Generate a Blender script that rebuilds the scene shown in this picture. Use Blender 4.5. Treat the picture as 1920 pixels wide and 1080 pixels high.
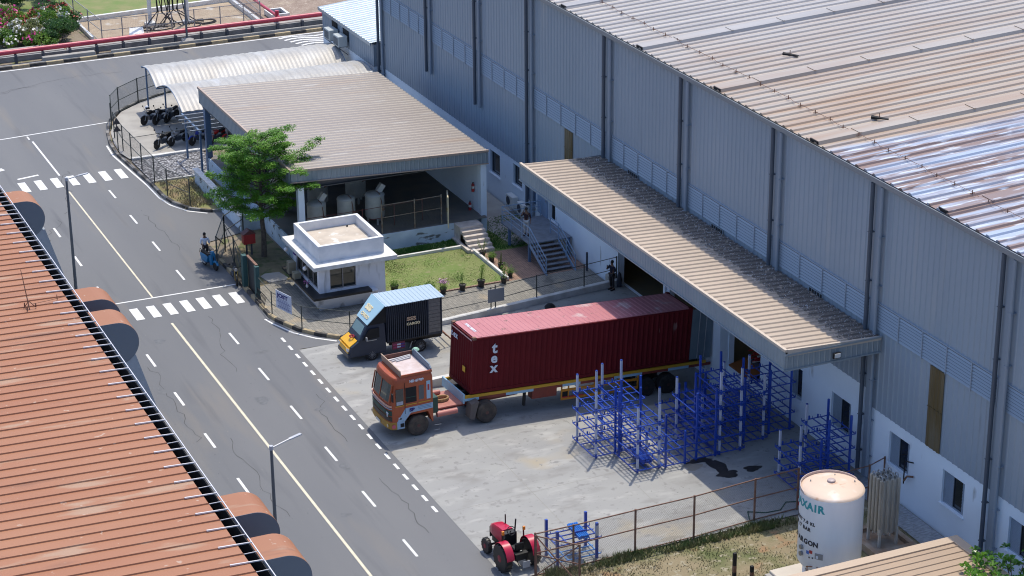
import bpy, bmesh, math, random
from mathutils import Vector, Matrix, noise
R = math.radians
PI = math.pi
for o in list(bpy.data.objects): bpy.data.objects.remove(o)
SC = bpy.context.scene
COL = SC.collection

# ------------------------------------------------------------ camera
cam_d = bpy.data.cameras.new('camera')
cam = bpy.data.objects.new('camera', cam_d); COL.objects.link(cam)
cam.location = (0, 0, 45.7)
cam.rotation_euler = (Matrix.Rotation(-.4177, 3, 'Z') @ Matrix.Rotation(1.1869, 3, 'X') @ Matrix.Rotation(-.0087, 3, 'Z')).to_euler()
cam_d.sensor_width = 36; cam_d.sensor_fit = 'HORIZONTAL'; cam_d.lens = 36 * 4125 / 1920
cam_d.clip_end = 3000; cam_d.clip_start = 1
SC.camera = cam

# ------------------------------------------------------------ sky and sun
SUN = Vector((.27, .305, 1)).normalized()
w = bpy.data.worlds.new('World'); SC.world = w; w.use_nodes = True
nt = w.node_tree; bg = nt.nodes['Background']
sky = nt.nodes.new('ShaderNodeTexSky'); sky.sky_type = 'NISHITA'; sky.sun_disc = False
sky.sun_elevation = math.asin(SUN.z); sky.sun_rotation = math.atan2(SUN.x, SUN.y)
tint = nt.nodes.new('ShaderNodeMix'); tint.data_type = 'RGBA'; tint.blend_type = 'MULTIPLY'; tint.inputs[0].default_value = 1; tint.inputs[7].default_value = (.92, .99, 1.10, 1)
nt.links.new(sky.outputs[0], tint.inputs[6]); nt.links.new(tint.outputs[2], bg.inputs[0]); bg.inputs[1].default_value = .15
sky.dust_density = 2.5; sky.ozone_density = 3
sd = bpy.data.lights.new('sun', 'SUN'); sd.energy = 2.75; sd.angle = R(.5); sd.color = (1, .915, .775)
so = bpy.data.objects.new('sun', sd); COL.objects.link(so)
so.rotation_euler = (-SUN).to_track_quat('-Z', 'Y').to_euler(); so.location = (40, 90, 60)
SC.view_settings.view_transform = 'Standard'; SC.view_settings.look = 'None'
SC.view_settings.exposure = .42; SC.view_settings.gamma = 1
SC.cycles.max_bounces = 6; SC.cycles.transparent_max_bounces = 24
SC.cycles.use_denoising = True; SC.cycles.filter_width = 1.1

# ------------------------------------------------------------ materials
MATS = {}
def mat(name, col, rough=.6, metal=0., col2=None, scale=2., stretch=(1, 1, 1), lo=.35, hi=.65, detail=5,
        bump=0., bscale=30., spots=None, alpha=None, spec=None, obj=False):
    """principled material: col mixed to col2 by stretched noise; spots=(colour, scale, threshold)"""
    if name in MATS: return MATS[name]
    m = bpy.data.materials.new(name); m.use_nodes = True; MATS[name] = m
    n = m.node_tree.nodes; l = m.node_tree.links; p = n['Principled BSDF']
    p.inputs['Roughness'].default_value = rough; p.inputs['Metallic'].default_value = metal
    if spec is not None: p.inputs['Specular IOR Level'].default_value = spec
    p.inputs['Base Color'].default_value = (*col, 1)
    m.diffuse_color = (*col, 1)
    geo = n.new('ShaderNodeTexCoord' if obj else 'ShaderNodeNewGeometry')
    pos = geo.outputs['Object' if obj else 'Position']
    out = None
    if col2:
        mp = n.new('ShaderNodeMapping'); mp.inputs['Scale'].default_value = stretch
        l.new(pos, mp.inputs[0])
        t = n.new('ShaderNodeTexNoise'); t.inputs['Scale'].default_value = scale; t.inputs['Detail'].default_value = detail
        l.new(mp.outputs[0], t.inputs['Vector'])
        r = n.new('ShaderNodeMapRange'); r.inputs[1].default_value = lo; r.inputs[2].default_value = hi
        l.new(t.outputs[0], r.inputs[0])
        mx = n.new('ShaderNodeMix'); mx.data_type = 'RGBA'
        mx.inputs[6].default_value = (*col, 1); mx.inputs[7].default_value = (*col2, 1)
        l.new(r.outputs[0], mx.inputs[0]); out = mx.outputs[2]
    for sp in (spots or []):
        c3, sc3, th, wd = sp[:4]; st = sp[4] if len(sp) > 4 else (1, 1, 1)
        mp = n.new('ShaderNodeMapping'); mp.inputs['Scale'].default_value = st; mp.inputs['Location'].default_value = (sc3 * 1.7, th * 31, 3)
        l.new(pos, mp.inputs[0])
        t = n.new('ShaderNodeTexNoise'); t.inputs['Scale'].default_value = sc3; t.inputs['Detail'].default_value = 3
        l.new(mp.outputs[0], t.inputs['Vector'])
        r = n.new('ShaderNodeMapRange'); r.inputs[1].default_value = th; r.inputs[2].default_value = th + wd
        l.new(t.outputs[0], r.inputs[0])
        mx = n.new('ShaderNodeMix'); mx.data_type = 'RGBA'
        if out: l.new(out, mx.inputs[6])
        else: mx.inputs[6].default_value = (*col, 1)
        mx.inputs[7].default_value = (*c3, 1)
        l.new(r.outputs[0], mx.inputs[0]); out = mx.outputs[2]
    if out: l.new(out, p.inputs['Base Color'])
    if bump:
        t = n.new('ShaderNodeTexNoise'); t.inputs['Scale'].default_value = bscale; t.inputs['Detail'].default_value = 4
        l.new(pos, t.inputs['Vector'])
        b = n.new('ShaderNodeBump'); b.inputs['Strength'].default_value = bump; b.inputs['Distance'].default_value = .02
        l.new(t.outputs[0], b.inputs['Height']); l.new(b.outputs[0], p.inputs['Normal'])
    if alpha is not None:
        tr = n.new('ShaderNodeBsdfTransparent'); ms = n.new('ShaderNodeMixShader'); ms.inputs[0].default_value = alpha
        l.new(tr.outputs[0], ms.inputs[1]); l.new(p.outputs[0], ms.inputs[2]); l.new(ms.outputs[0], n['Material Output'].inputs[0])
    return m

def mesh_mat(name, col, cell=.075, wire=.16):
    """woven wire: real holes cut by a diamond pattern in object space"""
    m = mat(name, col, .5, .3); n = m.node_tree.nodes; l = m.node_tree.links; p = n['Principled BSDF']
    uv = n.new('ShaderNodeUVMap'); sx = n.new('ShaderNodeSeparateXYZ'); l.new(uv.outputs[0], sx.inputs[0])
    fs = []
    for sgn in (1, -1):
        a = n.new('ShaderNodeMath'); a.operation = 'ADD' if sgn > 0 else 'SUBTRACT'
        l.new(sx.outputs[0], a.inputs[0]); l.new(sx.outputs[1], a.inputs[1])
        d = n.new('ShaderNodeMath'); d.operation = 'DIVIDE'; l.new(a.outputs[0], d.inputs[0]); d.inputs[1].default_value = cell
        fr = n.new('ShaderNodeMath'); fr.operation = 'FRACT'; l.new(d.outputs[0], fr.inputs[0])
        c = n.new('ShaderNodeMath'); c.operation = 'LESS_THAN'; l.new(fr.outputs[0], c.inputs[0]); c.inputs[1].default_value = wire
        fs.append(c)
    mx = n.new('ShaderNodeMath'); mx.operation = 'MAXIMUM'; l.new(fs[0].outputs[0], mx.inputs[0]); l.new(fs[1].outputs[0], mx.inputs[1])
    tr = n.new('ShaderNodeBsdfTransparent'); ms = n.new('ShaderNodeMixShader')
    l.new(mx.outputs[0], ms.inputs[0]); l.new(tr.outputs[0], ms.inputs[1]); l.new(p.outputs[0], ms.inputs[2])
    l.new(ms.outputs[0], n['Material Output'].inputs[0])
    return m

# ------------------------------------------------------------ mesh builder
def basis(d):
    d = Vector(d).normalized()
    a = Vector((0, 0, 1)) if abs(d.z) < .9 else Vector((1, 0, 0))
    u = d.cross(a).normalized(); return u, d.cross(u).normalized()
class MB:
    def __init__(s): s.v = []; s.f = []; s.mi = []; s.cur = 0; s.uv = {}
    def m(s, i): s.cur = i; return s
    def add(s, vs, fs):
        b = len(s.v); s.v += [tuple(x) for x in vs]
        for f in fs: s.f.append(tuple(b + i for i in f)); s.mi.append(s.cur)
        return s
    def box(s, x0, y0, z0, x1, y1, z1):
        x0, x1 = sorted((x0, x1)); y0, y1 = sorted((y0, y1)); z0, z1 = sorted((z0, z1))
        return s.add([(x0, y0, z0), (x1, y0, z0), (x1, y1, z0), (x0, y1, z0), (x0, y0, z1), (x1, y0, z1), (x1, y1, z1), (x0, y1, z1)],
                     [(0, 3, 2, 1), (4, 5, 6, 7), (0, 1, 5, 4), (1, 2, 6, 5), (2, 3, 7, 6), (3, 0, 4, 7)])
    def hexa(s, p):
        return s.add(p, [(0, 3, 2, 1), (4, 5, 6, 7), (0, 1, 5, 4), (1, 2, 6, 5), (2, 3, 7, 6), (3, 0, 4, 7)])
    def bbox(s, x0, y0, z0, x1, y1, z1, b=.03):
        """box with chamfered vertical and top edges"""
        x0, x1 = sorted((x0, x1)); y0, y1 = sorted((y0, y1))
        def ring(i, z): return [(x0 + b + i, y0 + i, z), (x1 - b - i, y0 + i, z), (x1 - i, y0 + b + i, z), (x1 - i, y1 - b - i, z), (x1 - b - i, y1 - i, z), (x0 + b + i, y1 - i, z), (x0 + i, y1 - b - i, z), (x0 + i, y0 + b + i, z)]
        vs = ring(0, z0) + ring(0, z1 - b) + ring(b * .8, z1)
        fs = [tuple(reversed(range(8))), tuple(range(16, 24))]
        for k in (0, 8):
            for i in range(8): j = (i + 1) % 8; fs.append((k + i, k + j, k + 8 + j, k + 8 + i))
        return s.add(vs, fs)
    def beam(s, p, q, w=.05, h=None):
        h = h or w; p = Vector(p); q = Vector(q); u, v = basis(q - p); u *= w / 2; v *= h / 2
        return s.hexa([p - u - v, p + u - v, p + u + v, p - u + v, q - u - v, q + u - v, q + u + v, q - u + v])
    def tube(s, p, q, r, n=8, r2=None):
        p = Vector(p); q = Vector(q); r2 = r if r2 is None else r2; u, v = basis(q - p)
        a = [p + (u * math.cos(t) + v * math.sin(t)) * r for t in [2 * PI * i / n for i in range(n)]]
        b = [q + (u * math.cos(t) + v * math.sin(t)) * r2 for t in [2 * PI * i / n for i in range(n)]]
        return s.add(a + b, [(i, i + n, (i + 1) % n + n, (i + 1) % n) for i in range(n)] + [tuple(range(n)), tuple(range(2 * n - 1, n - 1, -1))])
    def path(s, pts, r, n=6):
        for i in range(len(pts) - 1): s.tube(pts[i], pts[i + 1], r, n)
        return s
    def prism(s, prof, axis, a, b):
        def T(u, v, w): return {'x': (w, u, v), 'y': (u, w, v), 'z': (u, v, w)}[axis]
        n = len(prof); vs = [T(u, v, a) for u, v in prof] + [T(u, v, b) for u, v in prof]
        return s.add(vs, [tuple(range(n)), tuple(range(2 * n - 1, n - 1, -1))] + [(i, i + n, (i + 1) % n + n, (i + 1) % n) for i in range(n)])
    def lathe(s, prof, c=(0, 0, 0), n=24, axis='z'):
        vs = []; fs = []
        for r, h in prof:
            for i in range(n):
                t = 2 * PI * i / n; x, y = r * math.cos(t), r * math.sin(t)
                p = {'z': (x, y, h), 'y': (x, h, y), 'x': (h, x, y)}[axis]
                vs.append((p[0] + c[0], p[1] + c[1], p[2] + c[2]))
        for k in range(len(prof) - 1):
            for i in range(n): j = (i + 1) % n; fs.append((k * n + i, k * n + j, (k + 1) * n + j, (k + 1) * n + i))
        if prof[0][0] > 1e-4: fs.append(tuple(reversed(range(n))))
        if prof[-1][0] > 1e-4: fs.append(tuple(range((len(prof) - 1) * n, len(prof) * n)))
        return s.add(vs, fs)
    def ribs(s, P, U, V, N, pitch, w=.3, h=.04, t=.02, sl=.12):
        """ribbed sheet: ribs run along V, repeat along U, stand along N; closed below"""
        P = Vector(P); U = Vector(U); V = Vector(V); N = Vector(N).normalized(); L = U.length; u = U / L
        n = max(1, round(L / pitch)); q = L / n; pr = [(0, 0)]
        for i in range(n):
            a = i * q; pr += [(a + q * (.5 - w / 2 - sl / 2), 0), (a + q * (.5 - w / 2 + sl / 2), h), (a + q * (.5 + w / 2 - sl / 2), h), (a + q * (.5 + w / 2 + sl / 2), 0)]
        pr.append((L, 0)); m = len(pr)
        vs = [P + u * a + N * b for a, b in pr] + [P + u * a + V + N * b for a, b in pr]
        k = len(vs); vs += [P - N * t, P + U - N * t, P + U + V - N * t, P + V - N * t]
        fs = [(i, i + 1, m + i + 1, m + i) for i in range(m - 1)] + [(k, k + 3, k + 2, k + 1)]
        fs += [tuple([k] + [k + 1] + list(range(m - 1, -1, -1))), tuple([k + 3] + list(range(m, 2 * m)) + [k + 2]), (k, 0, m, k + 3), (k + 1, k + 2, 2 * m - 1, m - 1)]
        return s.add(vs, fs)
    def build(s, name, ms, parent=None, smooth=False, local=False, uvfn=None):
        me = bpy.data.meshes.new(name); v = s.v
        if parent is not None and not local:
            o = parent
            L = Vector((0, 0, 0))
            while o: L += o.location; o = o.parent
            v = [(a[0] - L.x, a[1] - L.y, a[2] - L.z) for a in v]
        me.from_pydata(v, [], s.f)
        ms = ms if isinstance(ms, (list, tuple)) else [ms]
        for q in ms: me.materials.append(q)
        if len(ms) > 1: me.polygons.foreach_set('material_index', s.mi)
        if smooth:
            me.polygons.foreach_set('use_smooth', [True] * len(me.polygons))
            try: me.set_sharp_from_angle(angle=R(40))
            except Exception: pass
        if uvfn:
            ul = me.uv_layers.new(name='UVMap')
            for lp in me.loops: ul.data[lp.index].uv = uvfn(v[lp.vertex_index])
        bm = bmesh.new(); bm.from_mesh(me); bmesh.ops.recalc_face_normals(bm, faces=bm.faces); bm.to_mesh(me); bm.free()
        me.update(); ob = bpy.data.objects.new(name, me); COL.objects.link(ob)
        if parent is not None: ob.parent = parent
        return ob
def tag(o, label=None, cat=None, group=None, kind=None):
    if label: o['label'] = label
    if cat: o['category'] = cat
    if group: o['group'] = group
    if kind: o['kind'] = kind
    return o
def thing(name, label, cat, loc=(0, 0, 0), group=None, rz=0):
    o = bpy.data.objects.new(name, None); COL.objects.link(o); o.location = loc; o.rotation_euler = (0, 0, rz)
    o.empty_display_size = .3
    return tag(o, label, cat, group)
def children(o): return [c for c in bpy.data.objects if c.parent == o]
def dup(src, loc=None, rz=None, label=None, parent=None):
    c = src.copy(); COL.objects.link(c); c.parent = parent
    if loc is not None: c.location = loc
    if rz is not None: c.rotation_euler = (0, 0, rz)
    if label: c['label'] = label
    for ch in children(src): dup(ch, parent=c)
    return c
def text(name, s, size, origin, right, up, m, parent, ext=.01, sx=1., align='LEFT', bold=0.):
    """lettering built as a real mesh: origin baseline start, right/up unit vectors (world, parent unrotated or local)"""
    cu = bpy.data.curves.new('t', 'FONT'); cu.body = s; cu.size = size; cu.extrude = ext; cu.align_x = align; cu.offset = bold
    cu.resolution_u = 3
    to = bpy.data.objects.new('t', cu); COL.objects.link(to)
    dg = bpy.context.evaluated_depsgraph_get(); dg.update()
    me = bpy.data.meshes.new_from_object(to.evaluated_get(dg)); bpy.data.objects.remove(to); bpy.data.curves.remove(cu)
    right = Vector(right).normalized(); up = Vector(up).normalized(); nn = right.cross(up)
    o = Vector(origin)
    for v in me.vertices: v.co = o + right * v.co.x * sx + up * v.co.y + nn * v.co.z
    me.materials.clear(); me.materials.append(m)
    ob = bpy.data.objects.new(name, me); COL.objects.link(ob)
    if parent is not None:
        ob.parent = parent
    return ob
def loc_of(o):
    L = Vector((0, 0, 0))
    while o: L += o.location; o = o.parent
    return L
def wtext(name, s, size, origin, right, up, m, parent, **k):
    return text(name, s, size, Vector(origin) - loc_of(parent), right, up, m, parent, **k)

def sm(a, b, x):
    t = max(0, min(1, (x - a) / (b - a))); return t * t * (3 - 2 * t)
def gz(x, y):
    """height of the yard: the truck bay ramps down to the dock, the bay beside it ramps up"""
    d = -.078 * max(0, min(x, 51.1) - 37.) * sm(86.3, 88.1, y) * (1 - sm(93.0, 93.2, y)) if x > 37 else 0
    u = .45 * sm(41, 51, x) * sm(93.2, 93.4, y) * (1 - sm(100.1, 100.3, y))
    return d + u

# palette
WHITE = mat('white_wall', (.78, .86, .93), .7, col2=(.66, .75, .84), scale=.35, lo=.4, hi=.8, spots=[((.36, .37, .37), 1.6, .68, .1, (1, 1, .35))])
PLASTER = mat('stained_plaster', (.66, .76, .84), .8, col2=(.50, .60, .68), scale=.8, spots=[((.16, .17, .16), 2.2, .60, .06, (.6, 1, 1.6))])
TRIMW = mat('white_paint', (.75, .75, .73), .5, col2=(.62, .61, .57), scale=3)
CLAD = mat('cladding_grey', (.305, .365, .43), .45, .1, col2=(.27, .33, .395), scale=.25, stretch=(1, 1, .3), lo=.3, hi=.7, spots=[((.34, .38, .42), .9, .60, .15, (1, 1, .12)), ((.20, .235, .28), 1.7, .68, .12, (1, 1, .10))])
LOUV = mat('louver_grey', (.31, .365, .43), .45, .1)
PIPE = mat('downpipe_grey', (.25, .30, .36), .45, .1)
DARKP = mat('dark_pipe', (.045, .055, .075), .5)
DPIPE = mat('downpipe_dark', (.07, .09, .12), .5)
BLACK = mat('black_void', (.008, .008, .009), .8)
FASC = mat('fascia_grey', (.29, .33, .35), .5, .1, col2=(.255, .295, .325), scale=.7)
GLASS = mat('dark_glass', (.02, .025, .03), .08, 0, spec=.8)
STEELB = mat('steel_blue_paint', (.10, .17, .28), .5)
GALV = mat('galvanised', (.42, .44, .46), .4, .5, col2=(.33, .34, .36), scale=6)
RUST = mat('rusty_steel', (.16, .075, .045), .8, .1, col2=(.26, .15, .10), scale=5)
RUBBER = mat('tyre_rubber', (.022, .021, .02), .85, col2=(.07, .058, .048), scale=4, lo=.5, hi=.8)
SKIN = mat('skin_brown', (.20, .11, .07), .55)
HAIR = mat('black_hair', (.008, .007, .006), .6)
# ============================================================ THE SETTING
SOIL = mat('dry_soil', (.19, .15, .105), .95, col2=(.26, .22, .165), scale=.5, spots=[((.13, .15, .06), .9, .56, .1), ((.31, .27, .22), 7, .62, .05)], bump=.5, bscale=8)
ASPH = mat('asphalt_grey', (.125, .130, .138), .85, col2=(.160, .162, .164), scale=.10, stretch=(2.2, .35, 1), lo=.3, hi=.75, detail=6,
           spots=[((.185, .170, .150), .35, .58, .22, (1.6, .22, 1)), ((.098, .102, .11), .5, .60, .2, (2.4, .16, 1)), ((.21, .20, .19), 9, .71, .03), ((.07, .07, .07), 5, .72, .04)], bump=.15, bscale=60)
CONC = mat('yard_concrete', (.315, .315, .295), .85, col2=(.265, .265, .255), scale=.35, stretch=(.6, 1.5, 1), lo=.3, hi=.7, detail=8,
           spots=[((.35, .30, .21), .28, .60, .16), ((.235, .23, .215), .8, .56, .16, (.6, 1.3, 1)), ((.39, .385, .36), 1.1, .56, .22, (.6, 1.3, 1)), ((.225, .22, .21), 3.1, .60, .10), ((.15, .145, .14), 7, .69, .03)], bump=.1, bscale=40)
CONC2 = mat('path_concrete', (.38, .365, .33), .85, col2=(.30, .285, .26), scale=.8)
GRASS = mat('dry_grass_soil', (.24, .195, .115), .95, col2=(.11, .125, .045), scale=.55, lo=.42, hi=.66, detail=7, spots=[((.31, .275, .19), 3, .58, .08), ((.27, .17, .09), .8, .62, .08)], bump=.8, bscale=12)
LAWN = mat('lawn_green', (.19, .225, .075), .9, col2=(.10, .185, .03), scale=.45, lo=.45, hi=.7, detail=7, spots=[((.235, .23, .11), 4, .56, .12), ((.065, .15, .02), 2.2, .64, .1)], bump=.8, bscale=25)

def grid_sheet(name, xs, ys, off, m, kind='structure'):
    b = MB(); n = len(ys)
    vs = [(x, y, gz(x, y) + off) for x in xs for y in ys]
    fs = [(i * n + j, (i + 1) * n + j, (i + 1) * n + j + 1, i * n + j + 1) for i in range(len(xs) - 1) for j in range(n - 1)]
    return tag(b.add(vs, fs).build(name, m), kind=kind)
def rng(a, b, n): return [a + (b - a) * i / n for i in range(n + 1)]
dipx = rng(36.9, 51.2, 20); dipy = [85.9, 86.3] + rng(86.5, 88.3, 8) + [90, 92, 92.9, 93.0, 93.1, 93.2, 93.3, 93.4, 95, 98, 99.9, 100.1, 100.2, 100.3, 100.6]
gx = [-400, -150, -40, 0, 20, 32, 36] + dipx + [51.3, 52, 60, 90, 150, 300, 700]
gy = [-150, 0, 40, 60, 75, 85] + dipy + [103, 120, 160, 200, 300, 500, 1200]
grid_sheet('ground', gx, gy, -.05, SOIL)
def sheet(name, pts, z, m, h=.0):
    b = MB()
    if h: b.prism(pts, 'z', z, z + h)
    else: b.add([(x, y, z) for x, y in pts], [tuple(range(len(pts)))])
    return tag(b.build(name, m), kind='structure')
park_out = [(60, 148.6), (50, 148.3), (41, 148.1), (38.6, 147.75), (36.3, 146.45), (34.5, 144.85), (33.5, 143.2), (32.6, 140.5), (32.15, 138), (32.0, 135.8), (32.2, 132.6), (32.45, 129), (32.5, 126.4), (32.75, 124.9), (33.4, 123.4), (34.4, 122.5), (36.2, 122.2)]
gate_out = [(32.45, 113.5), (32.45, 109.5), (32.42, 105.2), (32.6, 104.4), (33.2, 102.75), (34.0, 101.6), (34.9, 100.75), (35.6, 100.2)]
sheet('road', [(22.3, 40), (32.45, 40), (32.45, 100.4), (35.6, 100.2)] + gate_out[::-1][1:] + [(32.45, 117.5), (35.0, 118.3), (35.0, 122.2)] + park_out[::-1] + [(90, 148.8), (90, 158.75), (-60, 158.4), (-60, 140), (18, 140), (21.5, 137), (22.3, 133)], -.004, ASPH)
grid_sheet('concrete_yard', [32.38, 34, 36] + dipx, [73.7, 76, 80, 84] + dipy[:-1], .004, CONC)
sheet('side_strip', [(22.3, 40), (22.3, 133), (21.5, 137), (18, 140), (10, 140), (10, 40)], .02, mat('pavement_grey', (.2, .19, .17), .9, col2=(.27, .24, .2), scale=.6))
PAV = mat('paver_blocks', (.33, .31, .265), .9, col2=(.25, .24, .21), scale=5, lo=.35, hi=.65, spots=[((.40, .34, .25), .8, .62, .1), ((.17, .165, .15), .9, .62, .08)])
def add_bricks(m, sc=5, col=(.15, .14, .12), rot=R(45)):
    n = m.node_tree.nodes; l = m.node_tree.links; p = n['Principled BSDF']; src = p.inputs['Base Color'].links[0].from_socket
    g = n.new('ShaderNodeNewGeometry'); mp = n.new('ShaderNodeMapping'); mp.inputs['Rotation'].default_value = (0, 0, rot); l.new(g.outputs['Position'], mp.inputs[0])
    b = n.new('ShaderNodeTexBrick'); b.inputs['Scale'].default_value = sc; b.inputs['Mortar Size'].default_value = .03; l.new(mp.outputs[0], b.inputs['Vector'])
    b.inputs['Color1'].default_value = (1, 1, 1, 1); b.inputs['Color2'].default_value = (.78, .78, .78, 1); b.inputs['Mortar'].default_value = (.38, .38, .38, 1)
    mx = n.new('ShaderNodeMix'); mx.data_type = 'RGBA'; mx.blend_type = 'MULTIPLY'; mx.inputs[0].default_value = 1
    l.new(src, mx.inputs[6]); l.new(b.outputs[0], mx.inputs[7]); l.new(mx.outputs[2], p.inputs['Base Color'])
add_bricks(PAV, 2.2)
RPAV = mat('red_pavers', (.42, .27, .20), .9, col2=(.34, .22, .17), scale=3); add_bricks(RPAV, 2.2)
sheet('paved_forecourt', [(32.6, 109.2), (32.6, 104.4), (33.2, 102.95), (34.1, 101.75), (35.1, 100.85), (35.7, 100.45), (51.0, 100.45), (51.0, 104.35), (38.9, 104.35), (38.9, 109.8), (34, 109.8)], .03, PAV)
sheet('red_paver_path', [(46.15, 104.35), (51.0, 104.35), (51.0, 108.9), (46.15, 108.9)], .034, RPAV)
sheet('lawn', [(38.9, 104.5), (46.0, 104.5), (46.0, 111.7), (38.9, 111.7)], .05, LAWN)
sheet('side_lawn', [(47.4, 108.9), (51.0, 108.9), (51.0, 114.5), (48.3, 114.5), (47.4, 112)], .04, LAWN)
sheet('shaded_path', [(48.6, 109.3), (51.0, 109.3), (51.0, 136), (48.3, 136), (48.3, 112.5)], .055, CONC2)
sheet('grass_field', [(32.6, 60), (51.0, 60), (51.0, 73.6), (32.9, 73.6)], -.02, GRASS)
sheet('building_apron', [(49.6, 60), (51.0, 60), (51.0, 75.5), (49.9, 75.5)], .02, mat('apron_tiles', (.36, .38, .40), .85, col2=(.22, .23, .24), scale=3.5, stretch=(1, 3, 1)))
sheet('dirt_bed', [(32.75, 113.2), (32.75, 109.4), (36.2, 109.6), (36.2, 118.2), (35.1, 118.1)], .02, mat('leafy_soil', (.14, .12, .07), .95, col2=(.22, .18, .10), scale=1.2, spots=[((.07, .10, .03), 1.5, .5, .15)], bump=.8, bscale=15))
sheet('parking_slab', [(32.5, 134.4), (37.3, 134.4), (37.3, 134), (50.4, 134), (50.4, 148.2), (41, 147.95), (38.65, 147.55), (36.4, 146.25), (34.65, 144.7), (33.7, 143.0), (32.8, 140.4), (32.4, 138), (32.25, 135.8)], .05, CONC2)
PEB = mat('white_pebbles', (.42, .43, .44), .9)
def pebble():
    n = PEB.node_tree.nodes; l = PEB.node_tree.links; p = n['Principled BSDF']; g = n.new('ShaderNodeNewGeometry')
    v = n.new('ShaderNodeTexVoronoi'); v.inputs['Scale'].default_value = 6; l.new(g.outputs['Position'], v.inputs['Vector'])
    r = n.new('ShaderNodeValToRGB'); r.color_ramp.elements[0].color = (.62, .63, .65, 1); r.color_ramp.elements[0].position = .1
    r.color_ramp.elements[1].color = (.10, .10, .11, 1); r.color_ramp.elements[1].position = .62
    l.new(v.outputs['Distance'], r.inputs[0])
    hs = n.new('ShaderNodeMix'); hs.data_type = 'RGBA'; hs.blend_type = 'MULTIPLY'; hs.inputs[0].default_value = .5
    l.new(r.outputs[0], hs.inputs[6]); sp = n.new('ShaderNodeSeparateColor'); l.new(v.outputs['Color'], sp.inputs[0]); l.new(sp.outputs[0], hs.inputs[7])
    l.new(hs.outputs[2], p.inputs['Base Color'])
    b = n.new('ShaderNodeBump'); b.inputs['Distance'].default_value = .08; b.invert = True; l.new(v.outputs['Distance'], b.inputs['Height']); l.new(b.outputs[0], p.inputs['Normal'])
pebble()
sheet('pebble_bed', [(32.65, 129.3), (36.3, 129.3), (37.3, 129.6), (37.3, 134), (32.5, 134)], .03, PEB)
sheet('scrub_patch', [(32.65, 129.2), (36.3, 129.2), (36.3, 122.4), (34.5, 122.7), (33.5, 123.6), (32.9, 125), (32.65, 126.5)], .025, mat('scrub_soil', (.30, .22, .12), .95, col2=(.16, .19, .06), scale=.8, bump=.6, bscale=12))
b = MB(); b.box(32.6, 134.05, 0, 37.3, 134.35, .16); b.box(32.65, 129.22, 0, 36.2, 129.32, .14)
tag(b.build('bed_edging', TRIMW), kind='structure')

# road paint
PAINT = mat('road_paint', (.70, .70, .68), .7, col2=(.55, .55, .53), scale=6, lo=.5, hi=.8, spots=[((.30, .30, .30), 11, .66, .06)])
PAINTY = mat('faded_yellow_paint', (.66, .60, .44), .7, col2=(.55, .50, .38), scale=3, spots=[((.3, .3, .28), 9, .66, .06)])
def strip(mb, x0, y0, x1, y1, w, z=.004):
    d = Vector((x1 - x0, y1 - y0)).normalized(); nx, ny = -d.y * w / 2, d.x * w / 2
    mb.add([(x0 + nx, y0 + ny, z), (x0 - nx, y0 - ny, z), (x1 - nx, y1 - ny, z), (x1 + nx, y1 + ny, z)], [(0, 1, 2, 3)])
b = MB(); strip(b, 27.37, 56, 27.37, 106.6, .13); strip(b, 27.42, 110.6, 27.42, 129.9, .10); tag(b.build('centre_line', PAINTY), kind='structure')
b = MB(); strip(b, 27.5, 141.4, 27.5, 142.1, .1); strip(b, 27.6, 140.9, 27.6, 133.2, .12)
strip(b, 20, 141.7, 33.2, 142.9, .13); strip(b, 25.13, 110.54, 32.3, 110.5, .12)
tag(b.build('stop_lines', PAINT), kind='structure')
b = MB()
for k in range(7): strip(b, 25.05 + k * 1.035, 130.9, 25.05 + k * 1.035, 132.85, .48, .009)
for k in range(7): strip(b, 26.0 + k * .935, 107.72, 26.0 + k * .935, 109.42, .46, .009)
tag(b.build('zebra_crossing', PAINT), kind='structure')
b = MB()
for k in range(14): strip(b, 25.03, 129 - 5.18 * k, 25.03, 127.3 - 5.18 * k, .13)
for k in [0, 1, 2, 3] + list(range(5, 14)): strip(b, 29.76, 129.1 - 5.02 * k, 29.76, 127.45 - 5.02 * k, .12)
for k in range(19): strip(b, 32.06, 102.2 - 1.165 * k, 32.06, 101.6 - 1.165 * k, .14)
tag(b.build('lane_dashes', PAINT), kind='structure')
b = MB()
for i in range(8, len(park_out) - 2):
    (x0, y0), (x1, y1) = park_out[i], park_out[i + 1]; strip(b, x0 - .28, y0 - .12, x1 - .28, y1 - .12, .12)
for (x0, y0), (x1, y1) in zip(gate_out[2:-2], gate_out[3:-1]): strip(b, x0 - .35, y0 - .2, x1 - .35, y1 - .2, .12)
strip(b, -20, 158.0, 56, 158.55, .16)
for k in range(6):
    y = 158.0 - k * .62; pts = [(50.6 + .55 * i + .25 * k, y + .28 * math.sin(i * .9)) for i in range(14)]
    for p, q in zip(pts, pts[1:]): strip(b, *p, *q, .24)
strip(b, 23.3, 135.6, 24.6, 136.0, .5); strip(b, 23.5, 139.8, 24.3, 140.2, .35); strip(b, 25.0, 133.6, 26.4, 133.9, .22)
tag(b.build('edge_markings', PAINT), kind='structure')
OIL = mat('oil_patch', (.018, .017, .015), .45, col2=(.03, .028, .025), scale=3)
def blob(mb, cx, cy, rx, ry, z=.009, seed=0, n=40):
    rd = random.Random(seed); ph = rd.random() * 6
    mb.add([(cx + rx * (1 + .16 * math.sin(3 * t + ph) + .10 * math.sin(5 * t + ph) + .05 * math.sin(11 * t)) * math.cos(t), cy + ry * (1 + .16 * math.sin(3 * t + ph) + .06 * math.sin(9 * t)) * math.sin(t), z) for t in [2 * PI * i / n for i in range(n)]], [tuple(range(n))])
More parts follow.
